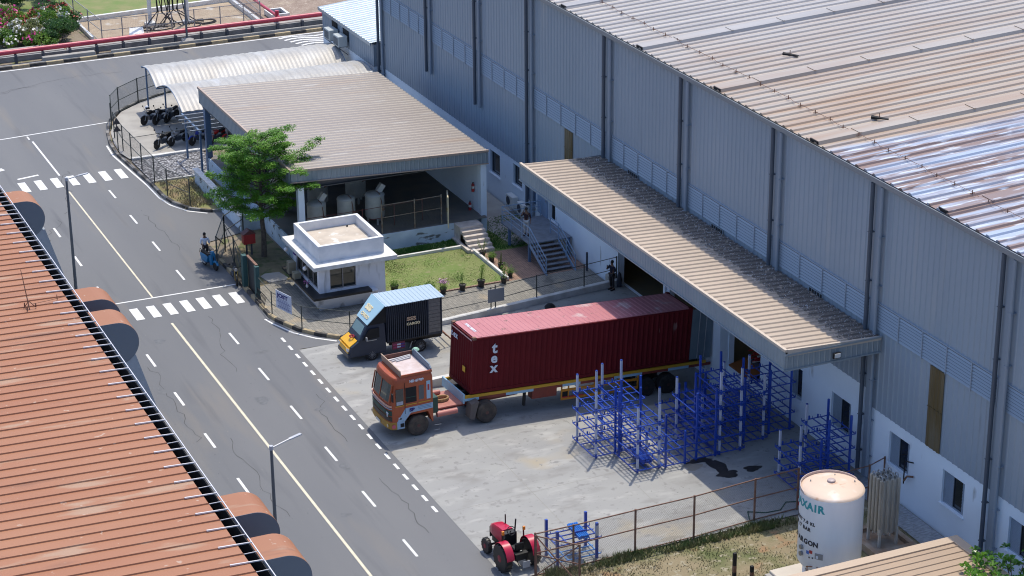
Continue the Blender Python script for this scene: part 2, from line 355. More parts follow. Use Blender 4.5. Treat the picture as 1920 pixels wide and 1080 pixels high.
b = MB(); blob(b, 45.5, 79.2, .34, .95, seed=1); blob(b, 45.55, 78.4, .50, .34, z=.0095, seed=2); blob(b, 46.85, 78.45, .42, .28, seed=3); blob(b, 45.0, 80.2, .6, .26, seed=5, z=.0088)
tag(b.build('oil_stains', OIL), kind='structure')
b = MB(); blob(b, 44.45, 79.75, .42, .35, seed=4); blob(b, 35.5, 75.2, .5, .2, seed=8); blob(b, 40.3, 74.1, .6, .15, seed=9)
tag(b.build('damp_stains', mat('damp_concrete', (.24, .22, .18), .7)), kind='structure')
# expansion joints in the yard
b = MB(); strip(b, 36.6, 74, 36.75, 87.5, .025, .008); strip(b, 41.2, 74, 41.3, 87, .02, .008); strip(b, 32.6, 80.4, 43.6, 80.9, .02, .008); strip(b, 32.5, 91.2, 33.0, 90.5, .02, .008)
tag(b.build('slab_joints', mat('joint_dark', (.26, .25, .22), .9)), kind='structure')

b = MB(); rd = random.Random(17)
for (x, y, L, a) in ((26.2, 126, 9, 1.45), (23.9, 121, 5, 1.2), (30.8, 117, 7, 1.7), (28.6, 99, 8, 1.5), (24.4, 92, 10, 1.62), (30.9, 89, 6, 1.4), (26, 83, 9, 1.55), (20, 150, 12, .3), (28, 153, 10, .1), (31, 79, 6, 1.5), (23.6, 104, 6, 1.6)):
    for q in range(int(L / .5)):
        a2 = a + rd.gauss(0, .35); x2, y2 = x + .5 * math.cos(a2), y + .5 * math.sin(a2); strip(b, x, y, x2, y2, rd.uniform(.015, .035), .001); x, y = x2, y2
tag(b.build('road_cracks', mat('crack_dark', (.06, .06, .06), .9)), kind='structure')
b = MB()
for (x, y, rx, ry, sd_) in ((28.7, 95.2, .35, .5, 1), (29.9, 86.6, .22, .4, 2), (26.1, 104.5, .3, .3, 3), (30.5, 100.9, .35, .18, 4), (24.5, 98.4, .2, .5, 5), (31, 93.0, .3, .2, 6), (28.3, 82.1, .25, .2, 7)): blob(b, x, y, rx, ry, .0015, sd_, 14)
tag(b.build('oil_drips', mat('asphalt_oil', (.085, .088, .092), .6, col2=(.12, .125, .13), scale=5)), kind='structure')
# kerbs
KB = mat('kerb_black', (.035, .033, .03), .8, col2=(.09, .08, .07), scale=4); KY = mat('kerb_yellow', (.46, .36, .20), .8, col2=(.32, .26, .17), scale=5)
KG = mat('kerb_grey', (.26, .25, .23), .85, col2=(.15, .14, .13), scale=2)
def kerb(name, pts, wd, h, seg, mats, label, z0=0):
    b = MB(); k = 0; acc = 0
    for (x0, y0), (x1, y1) in zip(pts, pts[1:]):
        L = math.hypot(x1 - x0, y1 - y0); d = ((x1 - x0) / L, (y1 - y0) / L); t = 0
        while t < L - 1e-6:
            e = min(L, t + seg - acc); nx, ny = -d[1] * wd / 2, d[0] * wd / 2
            P = lambda s, q, z: (x0 + d[0] * s + nx * q, y0 + d[1] * s + ny * q, z)
            b.m(k % len(mats)); b.hexa([P(t, -1, z0 - .04), P(e, -1, z0 - .04), P(e, 1, z0 - .04), P(t, 1, z0 - .04), P(t, -.8, z0 + h), P(e, -.8, z0 + h), P(e, .8, z0 + h), P(t, .8, z0 + h)])
            acc += e - t
            if acc >= seg - 1e-6: acc = 0; k += 1
            t = e
    return tag(b.build(name, mats), label, 'kerb')
kerb('kerb', [(-30, 158.55), (57, 159.2)], .3, .16, 1.28, [KB, KY], 'long black and yellow kerb along the far side of the road')
kerb('kerb', park_out[1:], .22, .15, .8, [KG, KB], 'curved dark weathered kerb around the motorcycle parking')
kerb('kerb', [(32.45, 117.3)] + gate_out, .24, .17, .75, [KY, KB], 'yellow and black kerb curving past the guard hut fence')
# lawn edging
b = MB(); b.box(38.9, 110.15, 0, 46.05, 110.32, .2); b.box(46.05, 104.5, 0, 46.2, 110.32, .22)
tag(b.build('lawn_kerb', TRIMW), 'low white kerb bordering two sides of the green lawn', 'kerb')
b = MB(); b.box(38.9, 104.36, 0, 46.05, 104.48, .1)
tag(b.build('lawn_kerb', RPAV), 'low reddish brick edging at the front of the lawn, under the flower pots', 'kerb')
# ============================================================ WAREHOUSE
XW = 51.1
def wallgrid(mb, x0, x1, y0, y1, z0, z1, ops):
    ys = sorted({y0, y1} | {v for o in ops for v in o[:2] if y0 < v < y1}); zs = sorted({z0, z1} | {v for o in ops for v in o[2:] if z0 < v < z1})
    for a, b_ in zip(ys, ys[1:]):
        st = None
        for c, d in zip(zs, zs[1:]):
            my, mz = (a + b_) / 2, (c + d) / 2
            hole = any(o[0] < my < o[1] and o[2] < mz < o[3] for o in ops)
            if hole:
                if st is not None: mb.box(x0, a, st, x1, b_, c); st = None
            elif st is None: st = c
        if st is not None: mb.box(x0, a, st, x1, b_, z1)
WH = thing('warehouse', 'huge grey corrugated warehouse with white base wall, louver band and streaked ribbed roof', 'warehouse', (XW, 100, 0))
wins = [(72.28, 73.87, 1.5, 3.06), (68.14, 69.75, 1.46, 3.04), (63.4, 65.0, 1.5, 3.05), (81.3, 82.3, 1.42, 2.95), (77.05, 78.7, 1.32, 2.98),
        (116.8, 118.3, 1.45, 2.9), (113.5, 114.85, 1.75, 3.05), (59, 60.6, 1.5, 3.05)]
doors = [(108.85, 109.8, 1.15, 3.25)]
docks = [(95.2, 100.55, .45, 3.9), (89.4, 94.7, .45, 4.0), (85.2, 88.3, .45, 4.0)]
b = MB(); wallgrid(b, XW, XW + .3, 50, 75.9, -.1, 3.6, wins)
b.box(XW + .003, 75.9, -1.4, XW + .3, 76.0, 4.3)
wallgrid(b, XW, XW + .3, 76, 102.7, -1.4, 4.32, wins + docks); wallgrid(b, XW, XW + .3, 102.7, 137.1, -.1, 3.3, wins + doors)
b.box(XW - .5, 88.35, -1.3, XW, 89.3, 6.5); b.box(XW - .12, 95.0, -.2, XW, 95.2, 6.4); b.box(XW - .1, 100.55, .3, XW, 102.6, 6.4)
b.box(XW + .3, 137.1 - .3, -.1, 110, 137.1, 14.0)
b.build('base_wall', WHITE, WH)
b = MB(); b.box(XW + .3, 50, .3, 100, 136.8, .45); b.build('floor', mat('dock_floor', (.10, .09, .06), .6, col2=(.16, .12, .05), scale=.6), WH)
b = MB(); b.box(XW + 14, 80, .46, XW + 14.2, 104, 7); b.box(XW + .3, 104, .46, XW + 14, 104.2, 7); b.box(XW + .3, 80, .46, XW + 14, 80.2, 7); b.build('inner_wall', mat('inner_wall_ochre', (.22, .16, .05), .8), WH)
bays = [50, 57.2, 66.1, 75.6, 84.1, 93.2, 101.9, 112.0, 119.7, 127.7, 136.5]
YEL = mat('translucent_sheet', (.11, .075, .025), .4, col2=(.16, .13, .08), scale=1.2, stretch=(1, 1, .4))
for i in range(len(bays) - 1):
    y0, y1 = bays[i] + .25, bays[i + 1] - .25; m_ = (y0 + y1) / 2; lo = 3.6 if m_ < 76 else (4.32 if m_ < 102.7 else 3.3)
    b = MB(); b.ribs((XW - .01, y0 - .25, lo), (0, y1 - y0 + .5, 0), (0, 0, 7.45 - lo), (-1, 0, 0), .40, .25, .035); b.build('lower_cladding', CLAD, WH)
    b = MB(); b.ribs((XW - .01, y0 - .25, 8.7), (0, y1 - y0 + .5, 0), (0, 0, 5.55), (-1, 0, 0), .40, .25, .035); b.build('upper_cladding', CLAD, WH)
    b = MB(); b.box(XW - .02, y0, 7.38, XW + .02, y1, 7.46); b.box(XW - .09, y0, 8.66, XW + .02, y1, 8.71); 
    for k in range(8): z = 7.49 + k * .147; b.hexa([(XW - .10, y0, z), (XW - .04, y0, z + .085), (XW - .04, y1, z + .085), (XW - .10, y1, z), (XW - .11, y0, z + .006), (XW - .05, y0, z + .091), (XW - .05, y1, z + .091), (XW - .11, y1, z + .006)])
    nn = 4 if y1 - y0 < 8.2 else 5
    for k in range(nn + 1): y = y0 + (y1 - y0) * k / nn; b.box(XW - .12, y - .025, 7.42, XW - .02, y + .025, 8.68)
    LVB = b.build('louver_band', LOUV, WH); MB().box(XW + .02, y0, 7.46, XW + .05, y1, 8.66).build('louver_shade_backing', DARKP, LVB)  # backing coloured dark to paint the shade between the blades
for i, y in enumerate(bays[1:]):
    zb = 7.25 if 76 < y < 102.7 else (5.3 if 112.2 < y < 131 else .25); zb = .25 if y < 76.2 else zb
    for dy, mm in ((.38, DPIPE), (-.38, PIPE)):
        b = MB(); b.tube((XW - .2, y + dy, zb), (XW - .2, y + dy, 14.1), .085 if mm is PIPE else .1, 10)
        for z in (9.5, 11.8, 5.0, 3.0, 1.2):
            if z > zb: b.box(XW - .295, y + dy - .1, z, XW - .02, y + dy + .1, z + .03)
        b.build('downpipe', mm, WH, smooth=False)
    b = MB(); b.box(XW - .10, y - .24, zb if zb > 1 else 0, XW - .05, y + .20, 14.1); b.build('column_flashing', PIPE, WH)
b = MB(); b.prism([(XW - .28, 14.15), (XW + .1, 14.1), (XW + .1, 14.36), (XW + .02, 14.36), (XW + .02, 14.18), (XW - .25, 14.2), (XW - .27, 14.40), (XW - .31, 14.40)], 'y', 50, 137.2)
b.build('gutter', mat('gutter_grey', (.24, .27, .30), .45, .2), WH)
# roof material: weathering along it, then painted sky sheen, streaks run down the slope
RM = mat('weathered_sky_sheen_roof', (.42, .38, .34), .42, .35)
def roofmat():
    n = RM.node_tree.nodes; l = RM.node_tree.links; p = n['Principled BSDF']; g = n.new('ShaderNodeNewGeometry')
    def nz(scale, st, det=5):
        mp = n.new('ShaderNodeMapping'); mp.inputs['Scale'].default_value = st; l.new(g.outputs['Position'], mp.inputs[0])
        t = n.new('ShaderNodeTexNoise'); t.inputs['Scale'].default_value = scale; t.inputs['Detail'].default_value = det; l.new(mp.outputs[0], t.inputs['Vector']); return t.outputs[0]
    def mrange(s, a, b_):
        r = n.new('ShaderNodeMapRange'); r.inputs[1].default_value = a; r.inputs[2].default_value = b_; l.new(s, r.inputs[0]); return r.outputs[0]
    def mix(f, a, b_):
        x = n.new('ShaderNodeMix'); x.data_type = 'RGBA'; l.new(f, x.inputs[0])
        for s, q in ((a, 6), (b_, 7)):
            if isinstance(s, tuple): x.inputs[q].default_value = (*s, 1)
            else: l.new(s, x.inputs[q])
        return x.outputs[2]
    sp = n.new('ShaderNodeSeparateXYZ'); l.new(g.outputs['Position'], sp.inputs[0])
    a = nz(.8, (.12, 1, 1)); c = nz(1.6, (.05, 1, 1)); d = nz(.25, (1, 1, 1))
    grey = mix(mrange(a, .35, .65), (.41, .385, .36), (.33, .31, .295))
    tan = mix(mrange(c, .4, .62), (.40, .345, .285), (.36, .26, .185))
    blue = mix(mrange(c, .42, .56), (.36, .42, .52), (.24, .17, .15)); blue = mix(mrange(nz(3, (.2, 1.4, 1)), .55, .64), blue, (.52, .56, .62))  # bluish base colour stands in for sky reflected by bare metal
    ad = n.new('ShaderNodeMath'); ad.operation = 'MULTIPLY_ADD'; l.new(d, ad.inputs[0]); ad.inputs[1].default_value = 16; l.new(sp.outputs[1], ad.inputs[2])
    r1 = mix(mrange(ad.outputs[0], 108, 94), grey, tan)
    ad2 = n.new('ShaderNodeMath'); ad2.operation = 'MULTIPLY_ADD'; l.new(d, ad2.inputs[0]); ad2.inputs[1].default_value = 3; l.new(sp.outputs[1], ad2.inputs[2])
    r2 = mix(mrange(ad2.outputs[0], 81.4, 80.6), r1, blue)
    l.new(r2, p.inputs['Base Color'])
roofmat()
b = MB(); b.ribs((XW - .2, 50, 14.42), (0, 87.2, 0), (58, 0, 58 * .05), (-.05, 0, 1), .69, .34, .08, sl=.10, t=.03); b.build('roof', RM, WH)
for y in (107.4, 98.2, 89.95, 80.95, 70.8, 62, 116.5, 125, 133):
    b = MB(); zf = lambda x: 14.42 + (x - XW + .2) * .05
    b.hexa([(XW - .15, y - .42, zf(XW - .15) + .0), (108, y - .42, zf(108) + .0), (108, y + .42, zf(108) + .0), (XW - .15, y + .42, zf(XW - .15) + .0),
            (XW - .15, y - .34, zf(XW - .15) + .16), (108, y - .34, zf(108) + .16), (108, y + .34, zf(108) + .16), (XW - .15, y + .34, zf(XW - .15) + .16)])
    for k in range(16): x = XW + 2 + k * 3.1; b.box(x, y - .36, zf(x) + .1, x + .12, y + .36, zf(x) + .19)
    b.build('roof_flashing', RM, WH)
    b = MB(); b.box(XW - .20, y - .3, 14.44, XW - .152, y + .3, 14.57); b.build('flashing_opening', BLACK, WH)
b = MB(); zf = lambda x: 14.42 + (x - XW + .2) * .05
pts = []
for k in range(40):
    y = 110.5 - k * 1.25; x = 53.0 + .05 * math.sin(k * 2.1); z = zf(x) + .16; pts.append((x, y, z))
    b.tube((x, y, z - .1), (x, y, z + .09), .02, 5); b.tube((x - .12, y, z - .05), (x + .12, y, z - .05), .016, 5)
    if k: b.path([pts[-2], (x + .02, y + .62, z - .04), pts[-1]], .012, 4)
b.build('lightning_conductor', RUST, WH)
for (ya, yb, za, zb) in ((106.45, 107.5, 5.2, 7.4), (70.05, 71.1, 3.62, 7.4)):
    b = MB(); b.ribs((XW - .055, ya, za), (0, yb - ya, 0), (0, 0, zb - za), (-1, 0, 0), .26, .4, .03); b.box(XW - .10, ya, (za + zb) / 2 - .03, XW - .05, yb, (za + zb) / 2); b.build('translucent_panel', YEL, WH)
for y in (98.95, 89.75, 80.4):
    b = MB(); b.box(XW - .07, y - .6, 7.16, XW - .05, y + .6, 7.40); f = b.build('vent_grille', LOUV, WH)
    b = MB(); 
    for k in range(5): b.box(XW - .085, y - .55 + k * .23, 7.2, XW - .07, y - .38 + k * .23, 7.37)
    b.build('vent_slot', BLACK, f)
def window(y0, y1, z0, z1, shutters=True):
    fr = MB(); x = XW + .10; t = .05
    fr.box(x, y0, z0, x + .07, y0 + t, z1); fr.box(x, y1 - t, z0, x + .07, y1, z1); fr.box(x, y0 + t, z0, x + .07, y1 - t, z0 + t); fr.box(x, y0 + t, z1 - t, x + .07, y1 - t, z1)
    F = fr.build('window', LOUV, WH)
    MB().box(XW + .18, y0, z0, XW + .2, y1, z1).build('pane', GLASS, F)
    MB().box(XW - .08, y0 - .08, z0 - .06, XW + .1, y1 + .08, z0 - .002).build('sill', WHITE, F)
    if shutters:
        w = y1 - y0
        for a, c in ((y1 - .42 * w, y1 - t), (y0 + t, y0 + .17 * w)):
            s = MB(); s.box(x + .02, a, z0 + t, x + .05, a + .04, z1 - t); s.box(x + .02, c - .04, z0 + t, x + .05, c, z1 - t)
            k = z0 + t
            while k < z1 - t - .05: s.hexa([(x, a, k), (x + .05, a, k + .03), (x + .05, c, k + .03), (x, c, k), (x, a, k + .012), (x + .05, a, k + .042), (x + .05, c, k + .042), (x, c, k + .012)]); k += .07
            s.build('shutter', LOUV, F)
for i, wv in enumerate(wins): window(*wv, shutters=(i < 5))
D = MB(); y0, y1 = 109.85, 111.2; D.box(XW - .06, y0, 1.15, XW - .01, y1, 3.28); D = D.build('door', mat('door_blue_grey', (.22, .31, .44), .5), WH)
MB().box(XW - .10, y0 + .1, 2.1, XW - .06, y0 + .16, 2.25).build('handle', GALV, D)
b = MB(); b.box(XW - .05, 111.5, 1.5, XW - .01, 112.0, 4); b.box(XW - .05, 112.2, 1.5, XW - .01, 112.9, 4); b.build('wall_conduit', STEELB, WH)
MB().box(XW + .25, 108.85, 1.15, XW + .27, 109.8, 3.25).build('doorway', BLACK, WH)
# stored goods seen through the docks
RED = mat('red_paint', (.42, .03, .03), .45)
t = thing('red_bar_bundle', 'heap of red and white painted bars on the dock floor behind the blue racks', 'bars', (52.6, 86.6, .45))
rd = random.Random(3); br = MB(); bw = MB(); bs = MB()
for k in range(5): bs.box(51.9 + .15 * k, 85.7, .45, 51.96 + .15 * k, 87.5, 1.0)
for k in range(34):
    y = 85.7 + rd.random() * 1.8; z = 1.0 + rd.random() * .55; (br if k % 3 else bw).beam((51.6 + rd.random() * .3, y, z), (53.2 + rd.random() * .3, y + rd.uniform(-.25, .25), z + rd.uniform(-.06, .1)), .06)
br.build('red_bars', RED, t); bw.build('white_bars', TRIMW, t); bs.build('trestle', DARKP, t)
t = thing('orange_dock_leveller', 'tilted orange steel plate at the edge of the dock beside the white pillar', 'dock plate', (51.3, 86.8, .45))
b = MB(); b.hexa([(51.0, 86.2, .5), (52.2, 86.2, .7), (52.2, 88.1, .7), (51.0, 88.1, .5), (51.0, 86.2, .58), (52.2, 86.2, .78), (52.2, 88.1, .78), (51.0, 88.1, .58)]); b.build('plate', mat('orange_dull', (.30, .10, .02), .7), t)
b = MB(); b.box(51.4, 86.2, .452, 52.1, 88.1, .5); b.build('base', DARKP, t)

# ------------------------------------------------------------ loading canopy
LC = thing('loading_canopy', 'long tan ribbed canopy roof with grey fascia sheltering the loading docks', 'canopy', (46.2, 88.8, 0))
CR = mat('canopy_roof_tan', (.455, .375, .30), .55, .1, col2=(.41, .34, .275), scale=.5)
def droppings(m):
    n = m.node_tree.nodes; l = m.node_tree.links; p = n['Principled BSDF']; src = p.inputs['Base Color'].links[0].from_socket
    g = n.new('ShaderNodeNewGeometry'); sp = n.new('ShaderNodeSeparateXYZ'); l.new(g.outputs['Position'], sp.inputs[0])
    r = n.new('ShaderNodeMapRange'); l.new(sp.outputs[0], r.inputs[0]); r.inputs[1].default_value = 47.5; r.inputs[2].default_value = 49.6; r.inputs[3].default_value = .78; r.inputs[4].default_value = .60
    t = n.new('ShaderNodeTexNoise'); t.inputs['Scale'].default_value = 13; t.inputs['Detail'].default_value = 5; l.new(g.outputs['Position'], t.inputs['Vector'])
    s = n.new('ShaderNodeMath'); s.operation = 'SUBTRACT'; l.new(t.outputs[0], s.inputs[0]); l.new(r.outputs[0], s.inputs[1])
    k = n.new('ShaderNodeMapRange'); l.new(s.outputs[0], k.inputs[0]); k.inputs[2].default_value = .05
    mx = n.new('ShaderNodeMix'); mx.data_type = 'RGBA'; l.new(k.outputs[0], mx.inputs[0]); l.new(src, mx.inputs[6]); mx.inputs[7].default_value = (.72, .72, .70, 1)
    r2 = n.new('ShaderNodeMapRange'); l.new(sp.outputs[0], r2.inputs[0]); r2.inputs[1].default_value = 48.7; r2.inputs[2].default_value = 49.6; r2.inputs[3].default_value = .9; r2.inputs[4].default_value = .36
    t2 = n.new('ShaderNodeTexNoise'); t2.inputs['Scale'].default_value = 4; l.new(g.outputs['Position'], t2.inputs['Vector'])
    s2 = n.new('ShaderNodeMath'); s2.operation = 'GREATER_THAN'; l.new(t2.outputs[0], s2.inputs[0]); l.new(r2.outputs[0], s2.inputs[1])
    m2 = n.new('ShaderNodeMix'); m2.data_type = 'RGBA'; l.new(s2.outputs[0], m2.inputs[0]); l.new(mx.outputs[2], m2.inputs[6]); m2.inputs[7].default_value = (.17, .145, .125, 1)
    # white crust on top of the brown grime
    m3 = n.new('ShaderNodeMix'); m3.data_type = 'RGBA'; l.new(k.outputs[0], m3.inputs[0]); l.new(m2.outputs[2], m3.inputs[6]); m3.inputs[7].default_value = (.66, .68, .70, 1)
    l.new(m3.outputs[2], p.inputs['Base Color'])
droppings(CR)
b = MB(); b.ribs((46.22, 74.9, 7.43), (0, 27.8, 0), (4.8, 0, -.24), (0, 0, 1), .46, .28, .06, sl=.10); b.build('roof', CR, LC)
b = MB(); b.box(46.10, 74.84, 7.38, 46.24, 102.76, 7.50); b.hexa([(46.245, 74.80, 7.18), (51.0, 74.80, 7.10), (51.0, 74.92, 7.10), (46.245, 74.92, 7.18), (46.245, 74.80, 7.50), (51.0, 74.80, 7.27), (51.0, 74.92, 7.27), (46.245, 74.92, 7.50)])
b.build('edge_trim', mat('trim_tan', (.56, .47, .38), .5), LC)
b = MB(); b.ribs((46.12, 74.85, 6.56), (0, 27.9, 0), (0, 0, .80), (-1, 0, 0), .27, .2, .025, t=.03); b.box(46.06, 74.80, 6.50, 46.14, 102.76, 6.56); b.build('front_fascia', FASC, LC)
b = MB(); b.ribs((46.1, 74.84, 6.56), (4.9, 0, 0), (0, 0, .68), (0, -1, 0), .27, .2, .03, t=.03); b.box(46.1, 74.76, 6.50, 51.0, 74.84, 6.56); b.box(46.1, 74.76, 7.22, 51.0, 74.83, 7.30); b.build('end_fascia', FASC, LC)
b = MB(); b.ribs((46.1, 102.75, 6.56), (4.9, 0, 0), (0, 0, .68), (0, 1, 0), .27, .2, .03, t=.03); b.build('end_fascia', FASC, LC)
b = MB(); b.box(46.2, 75, 6.98, 50.9, 102.7, 7.05)
for k in range(7): y = 76 + k * 4.3; b.box(46.2, y, 6.6, 50.9, y + .12, 6.98)
b.build('soffit', mat('soffit_dark', (.12, .12, .12), .8), LC)
F = MB().bbox(48.45, 74.62, 6.72, 48.85, 74.74, 6.98).build('floodlight', BLACK, LC); F['label'] = 'small white floodlight on the end fascia'
MB().box(48.5, 74.60, 6.76, 48.8, 74.62, 6.95).build('lens', TRIMW, F); MB().tube((48.65, 74.72, 6.85), (48.65, 74.8, 6.9), .03).build('bracket', GALV, F)

# ------------------------------------------------------------ annex at the far end
AX = thing('annex', 'low grey ribbed annex with pale blue-grey roof joined to the far end of the warehouse', 'annex', (50.7, 142, 0))
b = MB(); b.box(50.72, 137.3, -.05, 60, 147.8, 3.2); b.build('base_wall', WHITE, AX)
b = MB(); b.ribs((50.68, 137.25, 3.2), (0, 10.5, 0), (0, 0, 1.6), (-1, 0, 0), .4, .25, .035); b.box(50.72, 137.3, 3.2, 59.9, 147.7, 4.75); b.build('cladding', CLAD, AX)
AR = mat('annex_roof', (.42, .50, .55), .35, .3, col2=(.36, .42, .47), scale=.6)
b = MB(); b.ribs((50.45, 137.2, 4.95), (0, 10.75, 0), (10, 0, .9), (-.09, 0, 1), .5, .3, .05); b.box(50.42, 137.2, 4.72, 50.5, 147.95, 4.96); b.build('roof', AR, AX)
for y in (144.6, 142.3):
    MB().box(50.60, y - .15, 3.75, 50.64, y + .9, 4.55).build('wall_opening', BLACK, AX)
for i, (y, lb) in enumerate(((144.0, 'pale metal cooler box on the annex wall, nearer the far road'), (142.1, 'pale metal cooler box on the annex wall, nearer the warehouse corner'))):
    t = thing('cooler_unit', lb, 'cooler unit', (50.2, y + .5, 3.4), 'cooler boxes on the annex wall')
    MB().bbox(49.85, y, 3.45, 50.55, y + 1.1, 4.2, .03).build('casing', mat('cooler_grey', (.42, .46, .46), .5), t)
    b = MB()
    for k in range(8): b.box(49.83, y + .1, 3.55 + k * .07, 49.85, y + 1.0, 3.58 + k * .07)
    b.build('grille', DARKP, t)
    b = MB(); b.beam((49.9, y + .1, 3.42), (50.58, y + .1, 3.42), .05); b.beam((49.9, y + 1, 3.42), (50.58, y + 1, 3.42), .05); b.beam((49.9, y + .1, 3.4), (50.58, y + .1, 2.8), .05); b.beam((49.9, y + 1, 3.4), (50.58, y + 1, 2.8), .05); b.build('bracket', DARKP, t)

# ------------------------------------------------------------ open sided shelter
SH = thing('equipment_shelter', 'open fronted shelter with wide tan ribbed roof and grey fascia behind the lawn', 'shelter', (42.2, 121, 0))
SR = mat('shelter_roof', (.265, .235, .21), .5, .1, col2=(.235, .205, .185), scale=.22, stretch=(1, 1, 1), lo=.3, hi=.7, spots=[((.255, .205, .17), .5, .6, .1, (.2, 1, 1)), ((.30, .28, .26), 3, .62, .06, (.15, 1, 1))])
b = MB(); b.ribs((36.2, 112.0, 5.6), (0, 18.0, 0), (12.0, 0, -.5), (0, 0, 1), .47, .28, .035, sl=.12); b.build('roof', SR, SH)
b = MB(); b.ribs((36.15, 111.97, 4.96), (12.1, 0, -.60), (0, 0, .64), (0, -1, 0), .28, .2, .025); 
b.build('front_fascia', FASC, SH); 
b = MB(); b.hexa([(36.1, 111.90, 4.90), (48.25, 111.90, 4.30), (48.25, 111.965, 4.30), (36.1, 111.965, 4.90), (36.1, 111.90, 4.96), (48.25, 111.90, 4.36), (48.25, 111.965, 4.36), (36.1, 111.965, 4.96)]); b.hexa([(36.1, 111.88, 5.54), (48.25, 111.88, 5.04), (48.25, 112.0, 5.04), (36.1, 112.0, 5.54), (36.1, 111.88, 5.68), (48.25, 111.88, 5.17), (48.25, 112.0, 5.17), (36.1, 112.0, 5.68)])
b.box(36.08, 112.003, 5.54, 36.2, 130, 5.68); b.build('edge_trim', mat('trim_brown', (.40, .31, .25), .55), SH)
b = MB(); b.ribs((36.15, 111.97, 4.6), (0, 18.05, 0), (0, 0, .95), (-1, 0, 0), .28, .2, .025); b.build('side_fascia', FASC, SH)
b = MB(); b.ribs((48.25, 111.97, 4.4), (0, 18.05, 0), (0, 0, .70), (1, 0, 0), .28, .2, .025); b.build('side_fascia', FASC, SH)
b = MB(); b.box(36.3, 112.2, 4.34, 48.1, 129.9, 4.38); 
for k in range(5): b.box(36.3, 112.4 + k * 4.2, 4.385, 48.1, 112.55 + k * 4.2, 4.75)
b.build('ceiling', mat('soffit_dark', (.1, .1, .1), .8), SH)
for (x, y) in ((48.0, 112.3), (36.75, 112.25), (36.5, 129.6)):
    MB().box(x - .18, y - .18, 0, x + .18, y + .18, 4.5).build('column', WHITE if y < 120 else STEELB, SH)
b = MB(); b.box(36.35, 111.68, -.05, 46.1, 129.7, 1.06); b.box(46.1, 112.4, -.05, 48.1, 129.7, 1.055); b.build('plinth', PLASTER, SH)
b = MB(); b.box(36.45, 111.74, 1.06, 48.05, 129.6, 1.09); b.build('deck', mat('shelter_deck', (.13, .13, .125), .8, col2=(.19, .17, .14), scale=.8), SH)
b = MB(); b.box(47.85, 112.6, 1.06, 48.05, 129.6, 4.3); b.build('side_wall', WHITE, SH)
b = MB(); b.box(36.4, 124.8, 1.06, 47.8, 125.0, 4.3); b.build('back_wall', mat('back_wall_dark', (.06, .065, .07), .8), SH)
MB().box(44.6, 124.55, 1.1, 46.0, 124.8, 3.6).build('control_cabinet', mat('cabinet_teal', (.09, .13, .15), .6), SH)
b = MB()
for k in range(5): b.box(45.9, 109.12 + .32 * k, -.04, 47.35, 110.75, .18 * (k + 1) + (.001 * k))
b.box(45.9, 110.751, -.04, 47.35, 111.7, 1.07); b.box(45.7, 109.2, -.04, 45.9, 111.6, .25)
b.build('steps', mat('step_plaster', (.62, .56, .50), .8, col2=(.48, .42, .37), scale=3), SH)
# railing with open gate leaf
RL = mat('rail_tan', (.30, .27, .21), .6, col2=(.2, .12, .08), scale=5)
WIREM = mesh_mat('dark_wire_mesh', (.08, .08, .08))
def fence(name, label, pts, h, mt, mesh=WIREM, rails=(.98, .5), post=.06, z0=0, every=None, group=None, low=.05, postcap=.05, cat='fence', braces=()):
    t = thing(name, label, cat, (pts[0][0], pts[0][1], z0), group)
    zz = lambda p: p[2] if len(p) > 2 else z0
    for p in pts: MB().beam((p[0], p[1], zz(p) - .05), (p[0], p[1], zz(p) + h + postcap), post).build('post', mt, t)
    b = MB()
    for p, q in zip(pts, pts[1:]):
        for r in rails: b.beam((p[0], p[1], zz(p) + h * r), (q[0], q[1], zz(q) + h * r), post * .6)
    for i, up in braces:
        p, q = pts[i], pts[i + 1]; b.beam((p[0], p[1], zz(p) + (h if up else .1)), (q[0], q[1], zz(q) + (.1 if up else h)), post * .6)
    b.build('rails', mt, t)
    if mesh:
        b = MB(); vs = []; fs = []
        for p, q in zip(pts, pts[1:]):
            k = len(vs); vs += [(p[0], p[1], zz(p) + low), (q[0], q[1], zz(q) + low), (q[0], q[1], zz(q) + h * rails[0]), (p[0], p[1], zz(p) + h * rails[0])]; fs.append((k, k + 1, k + 2, k + 3))
        b.add(vs, fs); b.build('wire_mesh', mesh, t, uvfn=lambda v: (math.copysign(math.hypot(v[0], v[1]), v[0] + v[1]), v[2]))
    return t
fence('platform_railing', 'thin tan railing along the front edge of the raised shelter platform', [(41.45, 111.8), (43.5, 111.85), (45.2, 111.9)], 1.75, RL, rails=(.98, .55), z0=1.09, cat='railing')
fence('platform_railing', 'dark red inner railing standing between the cream tanks and the platform front', [(37.0, 112.7), (40.6, 112.7), (42.6, 112.8), (44.4, 112.9)], 1.3, mat('rail_maroon', (.16, .05, .05), .6), mesh=None, rails=(.98, .45), z0=1.09, post=.045, cat='railing')
GT = thing('platform_gate', 'open wire gate with pale yellow frame above the shelter steps', 'gate', (45.25, 111.6, 1.0))
b = MB(); c = [(45.22, 110.9), (45.62, 112.0)]
for z in (1.15, 2.0, 3.0): b.beam((*c[0], z), (*c[1], z + .02), .06)
for p in c: b.beam((*p, 1.12), (*p, 3.03), .06)
b.build('frame', mat('gate_cream', (.62, .55, .38), .6), GT)
b = MB(); b.add([(45.22, 110.9, 1.15), (45.62, 112.0, 1.15), (45.62, 112.0, 3.0), (45.22, 110.9, 3.0)], [(0, 1, 2, 3)]); b.build('wire_mesh', WIREM, GT, uvfn=lambda v: (v[1], v[2]))
MB().box(45.40, 111.4, 1.9, 45.48, 111.55, 2.15).build('latch', mat('yellow_paint', (.6, .38, .04), .5), GT)
